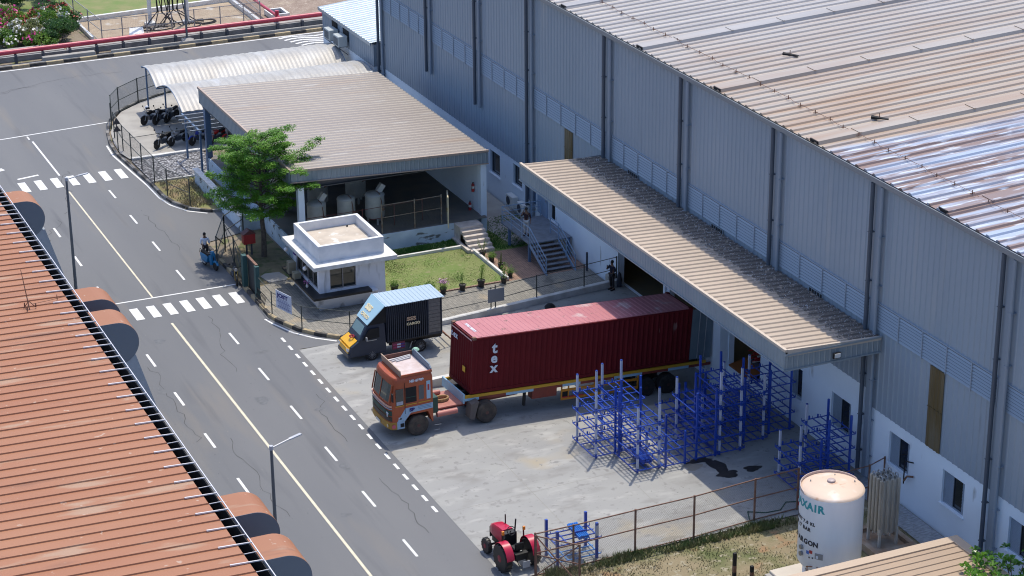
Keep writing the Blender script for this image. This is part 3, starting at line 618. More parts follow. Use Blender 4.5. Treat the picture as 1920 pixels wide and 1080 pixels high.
# cream tanks
CT = mat('tank_cream', (.50, .50, .45), .5, col2=(.40, .41, .38), scale=2)
def cream_tank(x, y, r, h, label, box=True, z0=1.09, grp='small cream gas tanks'):
    t = thing('gas_tank', label, 'gas tank', (x, y, z0), grp)
    n = 28; pr = [(.01, .3)] + [(r * math.sin(a), .32 + .14 * (1 - math.cos(a))) for a in [PI / 12 * k for k in range(1, 7)]]
    pr += [(r, h - .25), (r + .02, h - .24), (r + .02, h - .2), (r, h - .19)] + [(r * math.cos(a), h - .19 + .19 * math.sin(a)) for a in [PI / 12 * k for k in range(1, 6)]] + [(.01, h)]
    MB().lathe(pr, (x, y, z0), n).build('vessel', CT, t, smooth=True)
    for k in range(3):
        a = 2 * PI * k / 3 + .5; MB().beam((x + .75 * r * math.cos(a), y + .75 * r * math.sin(a), z0), (x + .75 * r * math.cos(a), y + .75 * r * math.sin(a), z0 + .42), .09).build('leg', CT, t)
    b = MB(); b.path([(x + .1, y - .1, z0 + h), (x + .15, y - r * .8, z0 + h - .05), (x + .2, y - r - .03, z0 + h - .5), (x + .25, y - r * .95, z0 + h * .45)], .025); b.tube((x + .28, y - r - .05, z0 + h * .5), (x + .28, y - r + .06, z0 + h * .5), .1, 10); b.build('pipework', RUST, t)
    if box: MB().hexa([Vector((x, y, z0 + h)) + Matrix.Rotation(R(35), 3, 'Y') @ Vector(q) for q in ((.05, -.2, .1), (.35, -.2, .1), (.35, .1, .1), (.05, .1, .1), (.05, -.2, .6), (.35, -.2, .6), (.35, .1, .6), (.05, .1, .6))]).build('control_box', mat('box_white', (.55, .56, .54), .5), t)
    return t
cream_tank(38.15, 113.65, .55, 1.95, 'cream gas tank nearest the left column of the shelter, white box on top')
cream_tank(40.0, 113.75, .53, 1.95, 'squat cream gas tank without a top box, with red valve wheel, second from the left', box=False)
cream_tank(41.75, 113.7, .57, 1.95, 'cream gas tank with white box tilted on top, third from the left in the shelter')
for x, lb in ((37.3, 'tall grey vessel deep in the shelter shade behind the leftmost tank'), (39.6, 'tall grey vessel deep in the shade between the first and second tank'), (42.0, 'tall grey vessel deep in the shade behind the third tank')):
    cream_tank(x, 117.6, .62, 3.1, lb, box=False, grp='tall vessels at the back of the shelter')
def extinguisher(x, y, z, label, wall=False):
    t = thing('fire_extinguisher', label, 'extinguisher', (x, y, z), 'red fire extinguishers')
    MB().lathe([(.085, 0), (.09, .02), (.09, .42), (.05, .5), (.03, .52)], (x, y, z), 14).build('cylinder', RED, t, smooth=True)
    b = MB(); b.tube((x, y, z + .5), (x, y, z + .58), .03); b.beam((x, y, z + .57), (x, y - .16, z + .6), .03); b.path([(x, y - .1, z + .55), (x - .1, y - .12, z + .4), (x - .1, y - .08, z + .15)], .014); b.build('valve', BLACK, t)
    MB().lathe([(.093, .2), (.093, .34)], (x, y, z), 14).build('label', TRIMW, t)
extinguisher(47.72, 113.1, 2.3, 'red fire extinguisher hung on the white shelter wall')
extinguisher(47.6, 113.3, 1.09, 'red fire extinguisher standing on the shelter floor')
extinguisher(46.6, 73.85, .35, 'red fire extinguisher hung on the rusty fence beside the big tank')
# low walls left of the shelter
b = MB(); b.box(35.0, 118.5, -.05, 35.2, 128, .95); b.box(35.2, 118.5, -.05, 36.34, 118.7, .95)
tag(b.build('low_wall', PLASTER), 'low stained blue-white garden wall left of the shelter under the tree', 'wall')
b = MB(); b.box(34.9, 118.4, .955, 35.3, 128.1, 1.0); tag(b.build('wall_coping', TRIMW), 'pale coping strip lying on the low stained wall under the tree', 'coping')

# ------------------------------------------------------------ parking canopies
PC = mat('curved_sheet', (.42, .415, .395), .5, .05, col2=(.36, .345, .315), scale=.6, spots=[((.47, .47, .46), .8, .58, .1, (1, .3, 1))])
def arch(name, label, x0, x1, prof, posts):
    t = thing(name, label, 'canopy', ((x0 + x1) / 2, prof[0][0], 0), 'curved parking canopies')
    n = int((x1 - x0) / .155); b = MB(); m_ = len(prof); vs = []
    for i in range(n + 1):
        x = x0 + (x1 - x0) * i / n; h = .035 if (i // 2) % 2 else 0
        vs += [(x, y, z + h) for y, z in prof]
    vs2 = [(v[0], v[1], v[2] - .06) for v in vs]; fs = []
    for i in range(n):
        for j in range(m_ - 1): a = i * m_ + j; fs.append((a, a + m_, a + m_ + 1, a + 1))
    k = len(vs); fs += [tuple(k + q for q in f) for f in fs]
    for i in range(n):
        for j in (0, m_ - 1): a = i * m_ + j; fs.append((a, a + m_, k + a + m_, k + a))
    b.add(vs + vs2, fs); b.build('roof', PC, t)
    b = MB(); b.path([(x0 - .01, y, z - .01) for y, z in prof], .03); b.path([(x1 + .01, y, z - .01) for y, z in prof], .03)
    for y, z in (prof[0], prof[-1], prof[m_ // 2]): b.beam((x0, y, z - .09), (x1, y, z - .09), .06)
    b.build('frame', STEELB, t)
    for (x, y, z) in posts: MB().tube((x, y, 0), (x, y, z), .06, 8).build('post', STEELB, t)
def arcprof(yn, zn, yf, zf, bulge): 
    out = []
    for k in range(13):
        s = k / 12; y = yn + (yf - yn) * s; z = zn + (zf - zn) * s + bulge * math.sin(PI * min(1, s * 1.0)) * (1 - .25 * s); out.append((y, z))
    return out
arch('parking_canopy', 'curved cream sheet canopy nearest the road beyond the parking', 36.35, 50.1, arcprof(141.3, 2.5, 144.9, 3.05, .55), [(36.6, 144.7, 3.0), (43, 144.7, 3.0), (49.8, 144.7, 3.0)])
arch('parking_canopy', 'curved cream sheet canopy between the tan shelter roof and its higher twin', 36.4, 50.3, arcprof(135.1, 2.5, 141.2, 2.55, .95), [(43.0, 138.0, 3.2), (49.9, 138.0, 3.2), (36.9, 141.1, 2.4)])
# steel frame of an unroofed bay
t = thing('steel_pergola', 'bare blue steel frame of five parallel bars beside the motorcycle parking', 'steel frame', (36, 131, 0))
for (x, y) in ((36.0, 133.0), (35.92, 129.4)): MB().beam((x, y, -.05), (x, y, 2.9), .12).build('post', STEELB, t)
for x, y in ((41, 129.4), (41, 133.0)): MB().beam((x, y, 0), (x, y, 2.9), .1).build('post', STEELB, t)
MB().beam((35.95, 129.2, 2.86), (35.95, 133.6, 2.86), .1).build('beam', STEELB, t)
for k in range(5): MB().beam((35.3, 129.5 + .85 * k, 2.97), (41.3, 129.5 + .85 * k, 2.97), .07).build('bar', GALV, t)

# ------------------------------------------------------------ guard hut
GH = thing('guard_hut', 'small white guard hut with flat parapet roof and projecting slab at the gate', 'guard hut', (37.1, 107, 0))
HW = mat('hut_white', (.80, .83, .88), .7, col2=(.70, .73, .78), scale=.8, spots=[((.36, .38, .40), 2, .58, .16, (1, 1, .25))])
HUT = (35.15, 38.95, 104.8, 109.1)
x0, x1, y0, y1 = HUT
b = MB()
def wall_y(mb, y, yo, x0, x1, z0, z1, ops):
    tmp = MB(); wallgrid(tmp, y, yo, x0, x1, z0, z1, ops); mb.add([(q[1], q[0], q[2]) for q in tmp.v], tmp.f)
wall_y(b, y0, y0 + .2, x0, x1, -.05, 2.5, [(x0 + .62, x0 + 2.12, 1.12, 2.42)])
wall_y(b, y1 - .2, y1, x0, x1, -.05, 2.5, [])
tmp = MB(); wallgrid(tmp, x0, x0 + .2, y0 + .2, y1 - .2, -.05, 2.5, [(y0 + .3, y1 - .5, 1.12, 2.42)]); b.add(tmp.v, tmp.f)
tmp = MB(); wallgrid(tmp, x1 - .2, x1, y0 + .2, y1 - .2, -.05, 2.5, []); b.add(tmp.v, tmp.f)
b.build('wall', HW, GH)
# battered plinth below the counter
b = MB(); zc = .86
b.hexa([(x0 + .02, y0 - .0, 0), (x1 - .6, y0 - .0, 0), (x1 - .6, y0 + .1, 0), (x0 + .02, y0 + .1, 0), (x0 - .45, y0 - .55, zc), (x1 - .6, y0 - .5, zc), (x1 - .6, y0 + .1, zc), (x0 - .45, y0 + .1, zc)])
b.hexa([(x0, y0, 0), (x0 + .1, y0, 0), (x0 + .1, y1 - .8, 0), (x0, y1 - .8, 0), (x0 - .46, y0 - .55, zc), (x0 + .1, y0 - .55, zc), (x0 + .1, y1 - .5, zc), (x0 - .46, y1 - .5, zc)])
b.build('plinth', HW, GH)
b = MB(); b.box(x0 - .55, y0 - .62, .863, x1 - 1.0, y0 - .003, .99); b.box(x0 - .55, y0 - .003, .863, x0 - .003, y1 + .5, .99); b.build('counter', mat('black_granite', (.012, .013, .016), .5), GH)
b = MB(); b.prism([(34.72, 104.3), (39.5, 104.3), (39.5, 109.65), (34.72, 109.65)], 'z', 2.5, 2.72); b.build('roof_slab', TRIMW, GH)
P0 = (35.9, 39.65, 106.0, 110.0)
b = MB(); px0, px1, py0, py1 = 35.25, 39.0, 105.0, 109.1; t_ = .2; za, zb = 2.72, 3.62
b.box(px0, py0, za, px1, py0 + t_, zb); b.box(px0, py1 - t_, za, px1, py1, zb); b.box(px0, py0 + t_, za, px0 + t_, py1 - t_, zb); b.box(px1 - t_, py0 + t_, za, px1, py1 - t_, zb)
b.build('parapet', mat('parapet_white', (.74, .75, .76), .7, col2=(.62, .64, .66), scale=1.5), GH)
MB().box(px0 + t_, py0 + t_, 2.721, px1 - t_, py1 - t_, 3.12).build('roof_deck', mat('roof_deck_tan', (.55, .48, .39), .85, col2=(.44, .38, .31), scale=1.2, spots=[((.66, .63, .57), 2, .58, .1)]), GH)
MB().tube((38.2, 108.6, 3.12), (38.2, 108.6, 3.2), .05).build('roof_drain', BLACK, GH)
FB = mat('frame_brown', (.30, .28, .27), .5)
def hut_window(pts_axis, a0, a1, z0, z1, fixed, ndiv):
    fr = MB(); L = a1 - a0
    def bx(u0, w0, u1, w1, d0=.05, d1=.1):
        if pts_axis == 'x': fr.box(u0, fixed + d0, w0, u1, fixed + d1, w1)
        else: fr.box(fixed + d0, u0, w0, fixed + d1, u1, w1)
    bx(a0, z0, a0 + .05, z1); bx(a1 - .05, z0, a1, z1); bx(a0 + .05, z0, a1 - .05, z0 + .05); bx(a0 + .05, z1 - .05, a1 - .05, z1)
    for k in range(1, ndiv): u = a0 + L * k / ndiv; bx(u - .025, z0 + .05, u + .025, z1 - .05)
    W = fr.build('window', FB, GH)
    b = MB()
    if pts_axis == 'x': b.box(a0, fixed + .12, z0, a1, fixed + .14, z1)
    else: b.box(fixed + .12, a0, z0, fixed + .14, a1, z1)
    b.build('pane', mat('hut_glass', (.03, .035, .03), .04, 0, spec=1), W)
hut_window('x', x0 + .62, x0 + 2.12, 1.12, 2.42, y0, 2)
hut_window('y', y0 + .3, y1 - .5, 1.12, 2.42, x0, 4)
for (yy, zz) in ((108.6, 2.2), ): MB().box(x0 - .06, yy, 1.9, x0 - .003, yy + .35, 2.2).build('notice', mat('purple_notice', (.10, .05, .30), .6), GH)
# boxes and lamp on the counter
for i, (yy, zz, lb) in enumerate(((108.5, .99, 'brown carton on the dark counter of the guard hut, the lower far one'), (108.45, 1.33, 'brown carton stacked on top of another on the hut counter'), (107.6, .99, 'brown carton on the hut counter closest to the globe lamp'))):
    t = thing('carton', lb, 'carton', (34.75, yy, zz), 'cartons on the hut counter')
    MB().bbox(34.6, yy - .22, zz, 35.0, yy + .22, zz + .34, .01).build('box', mat('carton_khaki', (.28, .26, .19), .8), t); MB().box(34.6 - .002, yy - .03, zz + .05, 34.6 + .1, yy + .03, zz + .345).build('tape', mat('tape', (.2, .17, .11), .5), t)
for (yy, lb) in ((106.1, 'white globe lamp hanging at the near corner of the guard hut'), (109.3, 'white globe lamp at the far corner of the guard hut counter')):
    t = thing('globe_lamp', lb, 'lamp', (34.85, yy, 1), 'globe lamps on the guard hut')
    b = MB(); b.beam((35.15, yy, 2.2), (34.8, yy, 2.2), .04); b.build('arm', TRIMW, t)
    MB().lathe([(.005, -.12)] + [(.12 * math.sin(a), -.12 * math.cos(a)) for a in [PI * k / 10 for k in range(1, 10)]] + [(.005, .12)], (34.8, yy, 2.07), 16).build('globe', mat('opal', (.85, .85, .85), .2), t, smooth=True)
t = thing('flower_vase', 'tiny vase with purple flowers on the hut counter below the globe lamp', 'vase', (34.85, 106.0, .99))
MB().lathe([(.05, 0), (.08, .08), (.04, .18), (.05, .2)], (34.85, 106.0, .99), 12).build('vase', TRIMW, t)
b = MB(); rd = random.Random(2)
for k in range(16): c = Vector((34.85 + rd.uniform(-.16, .16), 106.0 + rd.uniform(-.16, .16), 1.22 + rd.uniform(0, .16))); b.lathe([(.01, -.03), (.035, 0), (.01, .03)], c, 6)
b.build('flowers', mat('mauve', (.45, .15, .35), .6), t)
# split air conditioners on the white wall
for i, (yy, lb) in enumerate(((114.35, 'white air conditioner outdoor unit on the white wall, closer to the shelter'), (112.75, 'white air conditioner outdoor unit on the white wall, closer to the steel stairs'))):
    t = thing('air_conditioner', lb, 'air conditioner', (50.85, yy, .5), 'air conditioner units on the white wall')
    MB().bbox(50.6, yy - .48, .5, 51.0, yy + .48, 1.2, .02).build('casing', mat('ac_white', (.66, .68, .66), .5), t)
    b = MB(); b.lathe([(.03, 0), (.26, 0), (.26, .015), (.24, .02)], (50.575, yy + .12, .86), 20, 'x')
    b.build('fan_grille', DARKP, t)
    b = MB(); b.beam((50.6, yy - .4, .47), (51.1, yy - .4, .47), .04); b.beam((50.6, yy + .4, .47), (51.1, yy + .4, .47), .04); b.build('bracket', DARKP, t)
# steel stairs
ST = thing('steel_stairs', 'blue-grey steel stairs with landing and pipe handrails rising to the warehouse door', 'stairs', (49.5, 106, 0))
SB = mat('stair_steel', (.17, .20, .24), .55, col2=(.12, .14, .17), scale=3); RLB = mat('stair_rail', (.22, .32, .45), .4)
MB().box(48.35, 106.5, 1.08, 51.05, 110.5, 1.15).build('landing', SB, ST)
for k in range(7):
    z = 1.15 - .164 * (k + 1) + .164 * .0; y = 106.5 - .315 * (k + 1)
    MB().box(48.45, y, z - .04, 50.15, y + .30, z).build('tread', SB, ST)
for x in (48.4, 50.2): MB().beam((x, 106.5, 1.05), (x, 104.2, 0), .04, .2).build('stringer', RLB, ST)
for (x, y) in ((48.42, 106.6), (48.42, 109.4), (50.9, 106.6)): MB().beam((x, y, -.03), (x, y, 1.08), .14).build('support', STEELB, ST)
def rail(pts, posts, base):
    b = MB()
    for dz in (0, -.32, -.62): b.path([(p[0], p[1], p[2] + dz) for p in pts], .028 if dz == 0 else .018)
    for p in posts: b.tube((p[0], p[1], base(p)), (p[0], p[1], p[2]), .028)
    b.build('handrail', RLB, ST)
bz = lambda p: p[2] - .98
rail([(48.4, 104.25, 1.0), (48.4, 106.5, 2.1), (48.4, 110.4, 2.1)], [(48.4, 104.25, 1.0), (48.4, 105.4, 1.56), (48.4, 106.5, 2.1), (48.4, 107.6, 2.1), (48.4, 109.1, 2.1), (48.4, 110.4, 2.1)], bz)
rail([(48.4, 110.45, 2.1), (50.9, 110.45, 2.1)], [(50.3, 110.45, 2.1), (50.9, 110.45, 2.1)], bz)
rail([(50.2, 104.25, 1.0), (50.2, 106.5, 2.1), (50.2, 107.6, 2.1)], [(50.2, 104.25, 1.0), (50.2, 105.4, 1.56), (50.2, 106.5, 2.1), (50.2, 107.6, 2.1)], bz)
MB().beam((50.75, 103.9, 0), (50.75, 103.9, 1.15), .09).build('bollard', DARKP, ST)

# ------------------------------------------------------------ ramp walls
b = MB(); b.hexa([(38.7, 100.15, -.3), (51.05, 100.15, -.3), (51.05, 100.45, -.3), (38.7, 100.45, -.3), (38.7, 100.15, .16), (51.05, 100.15, .82), (51.05, 100.45, .82), (38.7, 100.45, .16)])
RW = mat('ramp_wall_white', (.66, .66, .63), .8, col2=(.48, .47, .44), scale=1.4)
tag(b.build('ramp_wall', RW), 'low white wall rising along the far side of the loading ramp, below the thin fence', 'wall')
b = MB(); b.hexa([(36.6, 92.98, -1.2), (51.05, 92.98, -1.2), (51.05, 93.26, -1.2), (36.6, 93.26, -1.2), (36.6, 92.98, .42), (51.05, 92.98, .85), (51.05, 93.26, .85), (36.6, 93.26, .42)])
tag(b.build('ramp_wall', RW), 'low white divider wall just behind the red container trailer', 'wall')

# ------------------------------------------------------------ left building
LB = thing('left_warehouse', 'rust brown ribbed roof of the building cut off at the left edge', 'warehouse', (18.8, 85, 0))
LR = mat('red_brown_roof', (.31, .122, .058), .6, .0, col2=(.34, .15, .075), scale=.35, stretch=(.3, 1, 1), lo=.3, hi=.7, detail=6, spots=[((.36, .22, .14), 1.3, .60, .10, (.25, 1.2, 1)), ((.42, .28, .20), 3.2, .70, .03, (.8, 1, 1)), ((.21, .09, .05), .9, .62, .1, (.15, 1, 1))])
b = MB(); b.ribs((19.05, 50, 8.0), (0, 72.1, 0), (-45, 0, 45 * .03), (.03, 0, 1), .70, .03, .055, sl=.03, t=.04); b.build('roof', LR, LB)
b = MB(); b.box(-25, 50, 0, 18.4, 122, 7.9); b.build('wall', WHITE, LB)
b = MB(); b.prism([(18.8, 7.05), (19.55, 7.05), (19.55, 7.9), (19.50, 7.9), (19.50, 7.12), (18.86, 7.12), (18.86, 7.9), (18.8, 7.9)], 'y', 50, 122.1); b.build('gutter', BLACK, LB)
b = MB(); b.beam((19.58, 50, 8.0), (19.58, 122.1, 8.0), .035); b.build('edge_rail', mat('pale_rail', (.62, .62, .66), .4), LB)
BRK = mat('bracket_pale', (.62, .60, .60), .5)
pr_t = pr_k = None
for k in range(102):
    y = 50.35 + .7 * k; thick = k % 2 == 0
    if y < 60.5 or y > 119: continue
    if thick:
        if pr_k is None:
            b = MB(); b.hexa([(-1.25, -.03, .03), (0, -.02, -.02), (0, .02, -.02), (-1.25, .03, .03), (-1.25, -.03, .085), (0, -.02, .02), (0, .02, .02), (-1.25, .03, .085)]); pr_k = b.build('bracket', BRK, LB, local=True); o = pr_k
        else: o = dup(pr_k, parent=LB)
        o.location = (19.58 - 18.8, y - 85, 8.02)
    else:
        if pr_t is None: b = MB(); b.box(-.95, -.012, -.01, 0, .012, .015); pr_t = b.build('strap', BRK, LB, local=True); o = pr_t
        else: o = dup(pr_t, parent=LB)
        o.location = (19.58 - 18.8, y - 85, 8.0)
HG = mat('hood_grey_blue', (.15, .18, .22), .5, .1)
HL = mat('hood_light_panel', (.30, .34, .38), .5)
for (yn, L, elbow) in ((93.1, 1.85, True), (96.3, 1.75, False), (68.75, 1.9, True), (72.5, 1.9, False), (111.6, 1.9, True)):
    xc, zc, r = 21.25, 5.2, 1.05
    if yn > 100: xc = 21.1
    pr = [(18.4, zc + r)] + [(xc + r * math.sin(a), zc + r * math.cos(a)) for a in [PI * k / 20 for k in range(21)]] + [(18.4, zc - r)]
    b = MB(); b.prism(pr, 'y', yn + .02, yn + L); 
    H = b.build('exhaust_hood', LR, LB, smooth=False)
    b = MB(); b.prism([(x - .01, z) for x, z in pr], 'y', yn, yn + .015)
    b.build('end_plate', HG, H)
    b = MB()
    if elbow:
        b.hexa([(20.2, yn - .25, 1.6), (22.9, yn - .25, 1.6), (22.9, yn + 1.2, 1.6), (20.2, yn + 1.2, 1.6), (20.4, yn + .05, 4.5), (22.1, yn + .05, 4.5), (22.1, yn + 1.3, 4.5), (20.4, yn + 1.3, 4.5)])
        b.build('duct', HL, H)
        b = MB(); b.box(20.2, yn - .25, 0, 22.9, yn + 1.2, 1.6); b.build('duct_base', HG, H)
t = thing('lightning_rod', 'leaning rusty lightning rod standing on the brown roof', 'lightning rod', (17.3, 92.2, 8.05))
b = MB(); b.tube((17.2, 92.05, 8.05), (17.1, 92.75, 9.75), .03, 6, .015); b.build('rod', RUST, t)
b = MB()
for k in range(3): a = 2 * PI * k / 3; b.tube((17.2 + .3 * math.cos(a), 92.1 + .3 * math.sin(a), 8.1), (17.2, 92.1, 8.45), .02, 5); b.tube((17.2 + .3 * math.cos(a), 92.1 + .3 * math.sin(a), 8.1), (17.2 + .3 * math.cos(a), 92.1 + .3 * math.sin(a), 8.3), .03, 5)
b.path([(17.4, 92.3, 8.2), (18.2, 92.6, 8.12), (18.9, 92.8, 8.1)], .012); b.tube((18.6, 92.7, 8.05), (18.6, 92.7, 8.3), .02, 5); b.build('base', RUST, t)

# ------------------------------------------------------------ small roof bottom right
t = thing('plant_room', 'tan ribbed roof of a small outbuilding at the bottom right corner', 'outbuilding', (46, 60, 0))
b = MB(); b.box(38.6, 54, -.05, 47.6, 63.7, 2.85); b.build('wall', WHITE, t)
b = MB(); b.ribs((48.15, 64.45, 3.0), (0, -11, 0), (-10.5, 0, -.0), (0, 0, 1), .42, .10, .04, sl=.05); b.build('roof', mat('tan_sheet', (.40, .29, .20), .5, .05, col2=(.37, .275, .195), scale=.6), t)
b = MB(); b.box(37.6, 64.1, 3.0, 48.2, 64.55, 3.06); b.box(47.75, 53.5, 3.0, 48.2, 64.1, 3.061); b.build('edge_trim', mat('tan_trim', (.48, .37, .27), .5), t)
# ============================================================ FENCES AND GATES
RF = mat('fence_rust', (.17, .085, .06), .8, .1, col2=(.23, .14, .10), scale=4)
DF = mat('fence_dark', (.05, .06, .055), .6)
GM = mesh_mat('green_grey_mesh', (.10, .13, .12))
RM2 = mesh_mat('rust_wire_mesh', (.22, .18, .15), wire=.10)
fence('chain_link_fence', 'rusty chain link fence between the concrete yard and the dry grass', [(33.6, 73.55), (35.36, 73.55), (38.33, 73.66), (41.2, 73.72), (44.36, 74.0), (46.6, 74.1)], 2.02, RF, RM2, rails=(1, .55, .03), post=.07)
fence('chain_link_fence', 'short rusty fence piece with a red and white sign behind the big tank', [(46.6, 74.1), (48.4, 73.4), (49.9, 73.5), (50.95, 73.9)], 1.75, RF, None, rails=(1, .4), post=.06)
t = thing('warning_sign', 'small red and white warning sign on the short rusty fence behind the big tank', 'sign', (47.3, 73.7, 1.3))
MB().box(47.1, 73.72, 1.2, 47.6, 73.74, 1.6).build('board', TRIMW, t)
MB().box(47.1, 73.70, 1.42, 47.6, 73.718, 1.6).build('red_band', RED, t)
fence('corner_gate', 'rusty tubular gate with crossing braces behind the red tractor', [(33.6, 73.5), (34.9, 72.0)], 1.95, RF, RM2, rails=(1, .55), post=.07, braces=((0, True), (0, False)), cat='gate')
fence('hut_fence', 'low thin post and rail fence curving round the guard hut forecourt', [(32.62, 107.75, .1), (32.55, 105.2, .15), (33.35, 102.6, .15), (35.45, 100.95, .1), (40.4, 100.38, .18), (43.3, 100.36, .3), (46.0, 100.36, .55), (48.85, 100.36, .7), (50.9, 100.5, .78)], 1.25, DF, None, rails=(1, .45), post=.05)
fence('parking_fence', 'green-grey mesh fence curving around the motorcycle parking at the road bend', [(39.8, 147.9), (38.6, 147.6), (36.3, 146.3), (34.5, 144.7), (33.55, 143.1), (33.1, 141.3)], 1.8, DF, GM, rails=(1, .5, .04), post=.07)
fence('parking_fence', 'dark mesh fence along the road beside the parking and the pebble bed', [(32.75, 139.2), (32.55, 136.2), (32.6, 134.3), (32.65, 131.9), (32.7, 129.1), (32.75, 126.3), (33.5, 123.9)], 1.8, DF, WIREM, rails=(1, .5), post=.06)
fence('parking_fence', 'thin dark fence running from the roadside across the parking slab', [(32.6, 134.3), (37.4, 134.6)], 1.5, DF, None, rails=(1,), post=.05)
fence('gate_leaf', 'open mesh gate leaf beside the blue scooter', [(31.95, 113.2), (33.4, 116.45)], 1.95, DF, GM, rails=(1, .5, .05), post=.07, braces=((0, True),), cat='gate')
fence('mesh_fence', 'mesh fence panels between the blue scooter and the red cabinet', [(33.4, 116.45), (35.0, 118.0)], 1.9, DF, None, rails=(1, .5), post=.07)
fence('mesh_fence', 'braced dark fence from the scooter down to the green gate posts', [(33.2, 115.8), (32.95, 113.2), (32.55, 110.2)], 1.75, DF, None, rails=(.98, ), post=.06, braces=((0, True), (1, True)))
TEAL = mat('teal_gate', (.03, .09, .09), .6)
t = thing('sliding_gate', 'dark teal sheet gate with two teal posts beside the road', 'gate', (32.5, 108.8, 0))
MB().box(32.35, 109.5, -.05, 32.6, 109.85, 2.0).build('post', TEAL, t); MB().box(32.5, 107.7, -.05, 32.72, 108.0, 1.95).build('post', TEAL, t)
MB().box(32.62, 108.0, .08, 32.68, 109.5, 1.9).build('sheet', mat('gate_black', (.02, .025, .03), .6), t); MB().box(32.58, 107.9, 1.92, 32.72, 109.6, 2.0).build('top_rail', RF, t)
b = MB()
for k in range(9): y = 106.15 + k * .18; b.beam((32.35, y, .05), (32.55, y, .75), .025)
b.beam((32.35, 106.1, .05), (32.35, 107.7, .05), .03); b.beam((32.55, 106.1, .75), (32.55, 107.7, .75), .03); b.beam((32.45, 106.1, .4), (32.45, 107.7, .4), .03); b.build('barrier', BLACK, t)
# JOST board
A = Vector((32.5, 105.25)); Bv = Vector((33.3, 102.5)); d2 = (Bv - A).normalized(); nrm = Vector((-abs(d2.y), -abs(d2.x))) * 1
p0 = A + (Bv - A) * .22; p1 = A + (Bv - A) * .72; off = Vector((-.05, -.014))
t = thing('company_board', 'white board with blue JOST lettering and fine print on the thin fence', 'sign', (p0.x, p0.y, .7))
def bq(u0, z0, u1, z1, o0, o1, m_, nm):
    q0 = p0 + (p1 - p0) * u0; q1 = p0 + (p1 - p0) * u1
    MB().hexa([(q0.x + off.x * o0, q0.y + off.y * o0, z0), (q1.x + off.x * o0, q1.y + off.y * o0, z0), (q1.x + off.x * o1, q1.y + off.y * o1, z0), (q0.x + off.x * o1, q0.y + off.y * o1, z0), (q0.x + off.x * o0, q0.y + off.y * o0, z1), (q1.x + off.x * o0, q1.y + off.y * o0, z1), (q1.x + off.x * o1, q1.y + off.y * o1, z1), (q0.x + off.x * o1, q0.y + off.y * o1, z1)]).build(nm, m_, t)
BW = mat('board_white', (.60, .64, .74), .6)
NAVY = mat('navy_ink', (.015, .015, .16), .6)
bq(0, .74, 1, 1.76, .6, 1.0, BW, 'panel')
q = p0 + (p1 - p0) * .10
wtext('lettering', 'JOST', .30, (q.x + off.x * 1.1, q.y + off.y * 1.1, 1.42), (d2.x, d2.y, 0), (0, 0, 1), NAVY, t, sx=1.5, ext=.005, bold=.012)
INK = mat('blue_ink', (.10, .12, .30), .7)
for k, (a_, b_, hh) in enumerate(((.12, .75, .02), (.12, .86, .02), (.08, .93, .035), (.12, .8, .02), (.12, .88, .02), (.2, .85, .02), (.1, .93, .035), (.1, .9, .02))):
    zt = 1.34 - k * .07; bq(a_, zt - hh, b_, zt, 1.02, 1.1, INK, 'text_line')
t = thing('notice_board', 'grey board seen from behind on the thin fence above the ramp wall', 'sign', (43.6, 100.36, .9))
MB().box(43.1, 100.28, .75, 44.05, 100.31, 1.5).build('panel', mat('board_back', (.22, .24, .27), .7), t)
MB().beam((43.55, 100.34, .3), (43.55, 100.34, 1.7), .05).build('post', DF, t)
# warning triangles by the parking
t = thing('road_sign', 'pair of dark warning triangles on a post at the parking corner', 'road sign', (32.3, 136.5, 0))
MB().tube((32.3, 136.5, -.05), (32.3, 136.5, 2.2), .035).build('post', DF, t)
for z in (1.55, 2.05): MB().prism([(32.3 - .27, z - .2), (32.3 + .27, z - .2), (32.3, z + .25)], 'y', 136.42, 136.45).build('sign_plate', mat('sign_back', (.06, .05, .05), .6), t)
# hydrant cabinet
t = thing('hydrant_cabinet', 'red fire hose cabinet with pitched top on two black legs under the tree', 'cabinet', (34.25, 114.5, 0))
for x in (34.1, 34.4): MB().beam((x, 114.5, -.05), (x, 114.5, .8), .09).build('leg', DARKP, t)
MB().box(33.9, 114.3, .75, 34.6, 114.7, 1.35).build('case', RED, t); MB().prism([(33.85, 1.35), (34.65, 1.35), (34.25, 1.6)], 'y', 114.25, 114.75).build('top', mat('dark_red', (.16, .05, .045), .6), t)
MB().box(33.96, 114.285, .82, 34.54, 114.30, 1.3).build('door', RED, t)
t = thing('manhole_cover', 'large grey manhole slab on the ground between the gate and hut', 'manhole cover', (34.3, 110.5, 0))
MB().prism([(33.9, 109.8), (34.9, 109.8), (35.1, 110.1), (34.9, 111.1), (34.1, 111.2), (33.75, 110.9)], 'z', 0, .07).build('slab', CONC2, t)

# ============================================================ STREET LAMPS
LPM = mat('lamp_pole', (.10, .115, .13), .5); LHM = mat('lamp_head', (.45, .46, .48), .4)
def street_lamp(x, y, h, label, dx=1.3, dy=.1, rise=.5):
    t = thing('street_lamp', label, 'street lamp', (x, y, 0), 'street lamps')
    MB().tube((x, y, -.05), (x, y, h), .095, 12, .06).build('pole', LPM, t, smooth=True)
    MB().lathe([(.14, 0), (.14, .25), (.1, .3)], (x, y, 0), 12).build('base', LPM, t)
    MB().tube((x, y, h - .05), (x + dx, y + dy, h + rise), .035, 8).build('arm', LHM, t)
    b = MB(); b.tube((x, y, h - .12), (x, y, h + .06), .085, 10); b.build('cap', LHM, t)
    e = Vector((x + dx, y + dy, h + rise)); d = Vector((dx, dy, rise)).normalized(); b = MB(); b.beam(e - d * .1, e + d * .45, .14, .05); b.build('lamp_head', LHM, t)
street_lamp(23.58, 112.15, 7, 'slim dark street lamp with a short arm near the lower zebra crossing', .75, .02, .08)
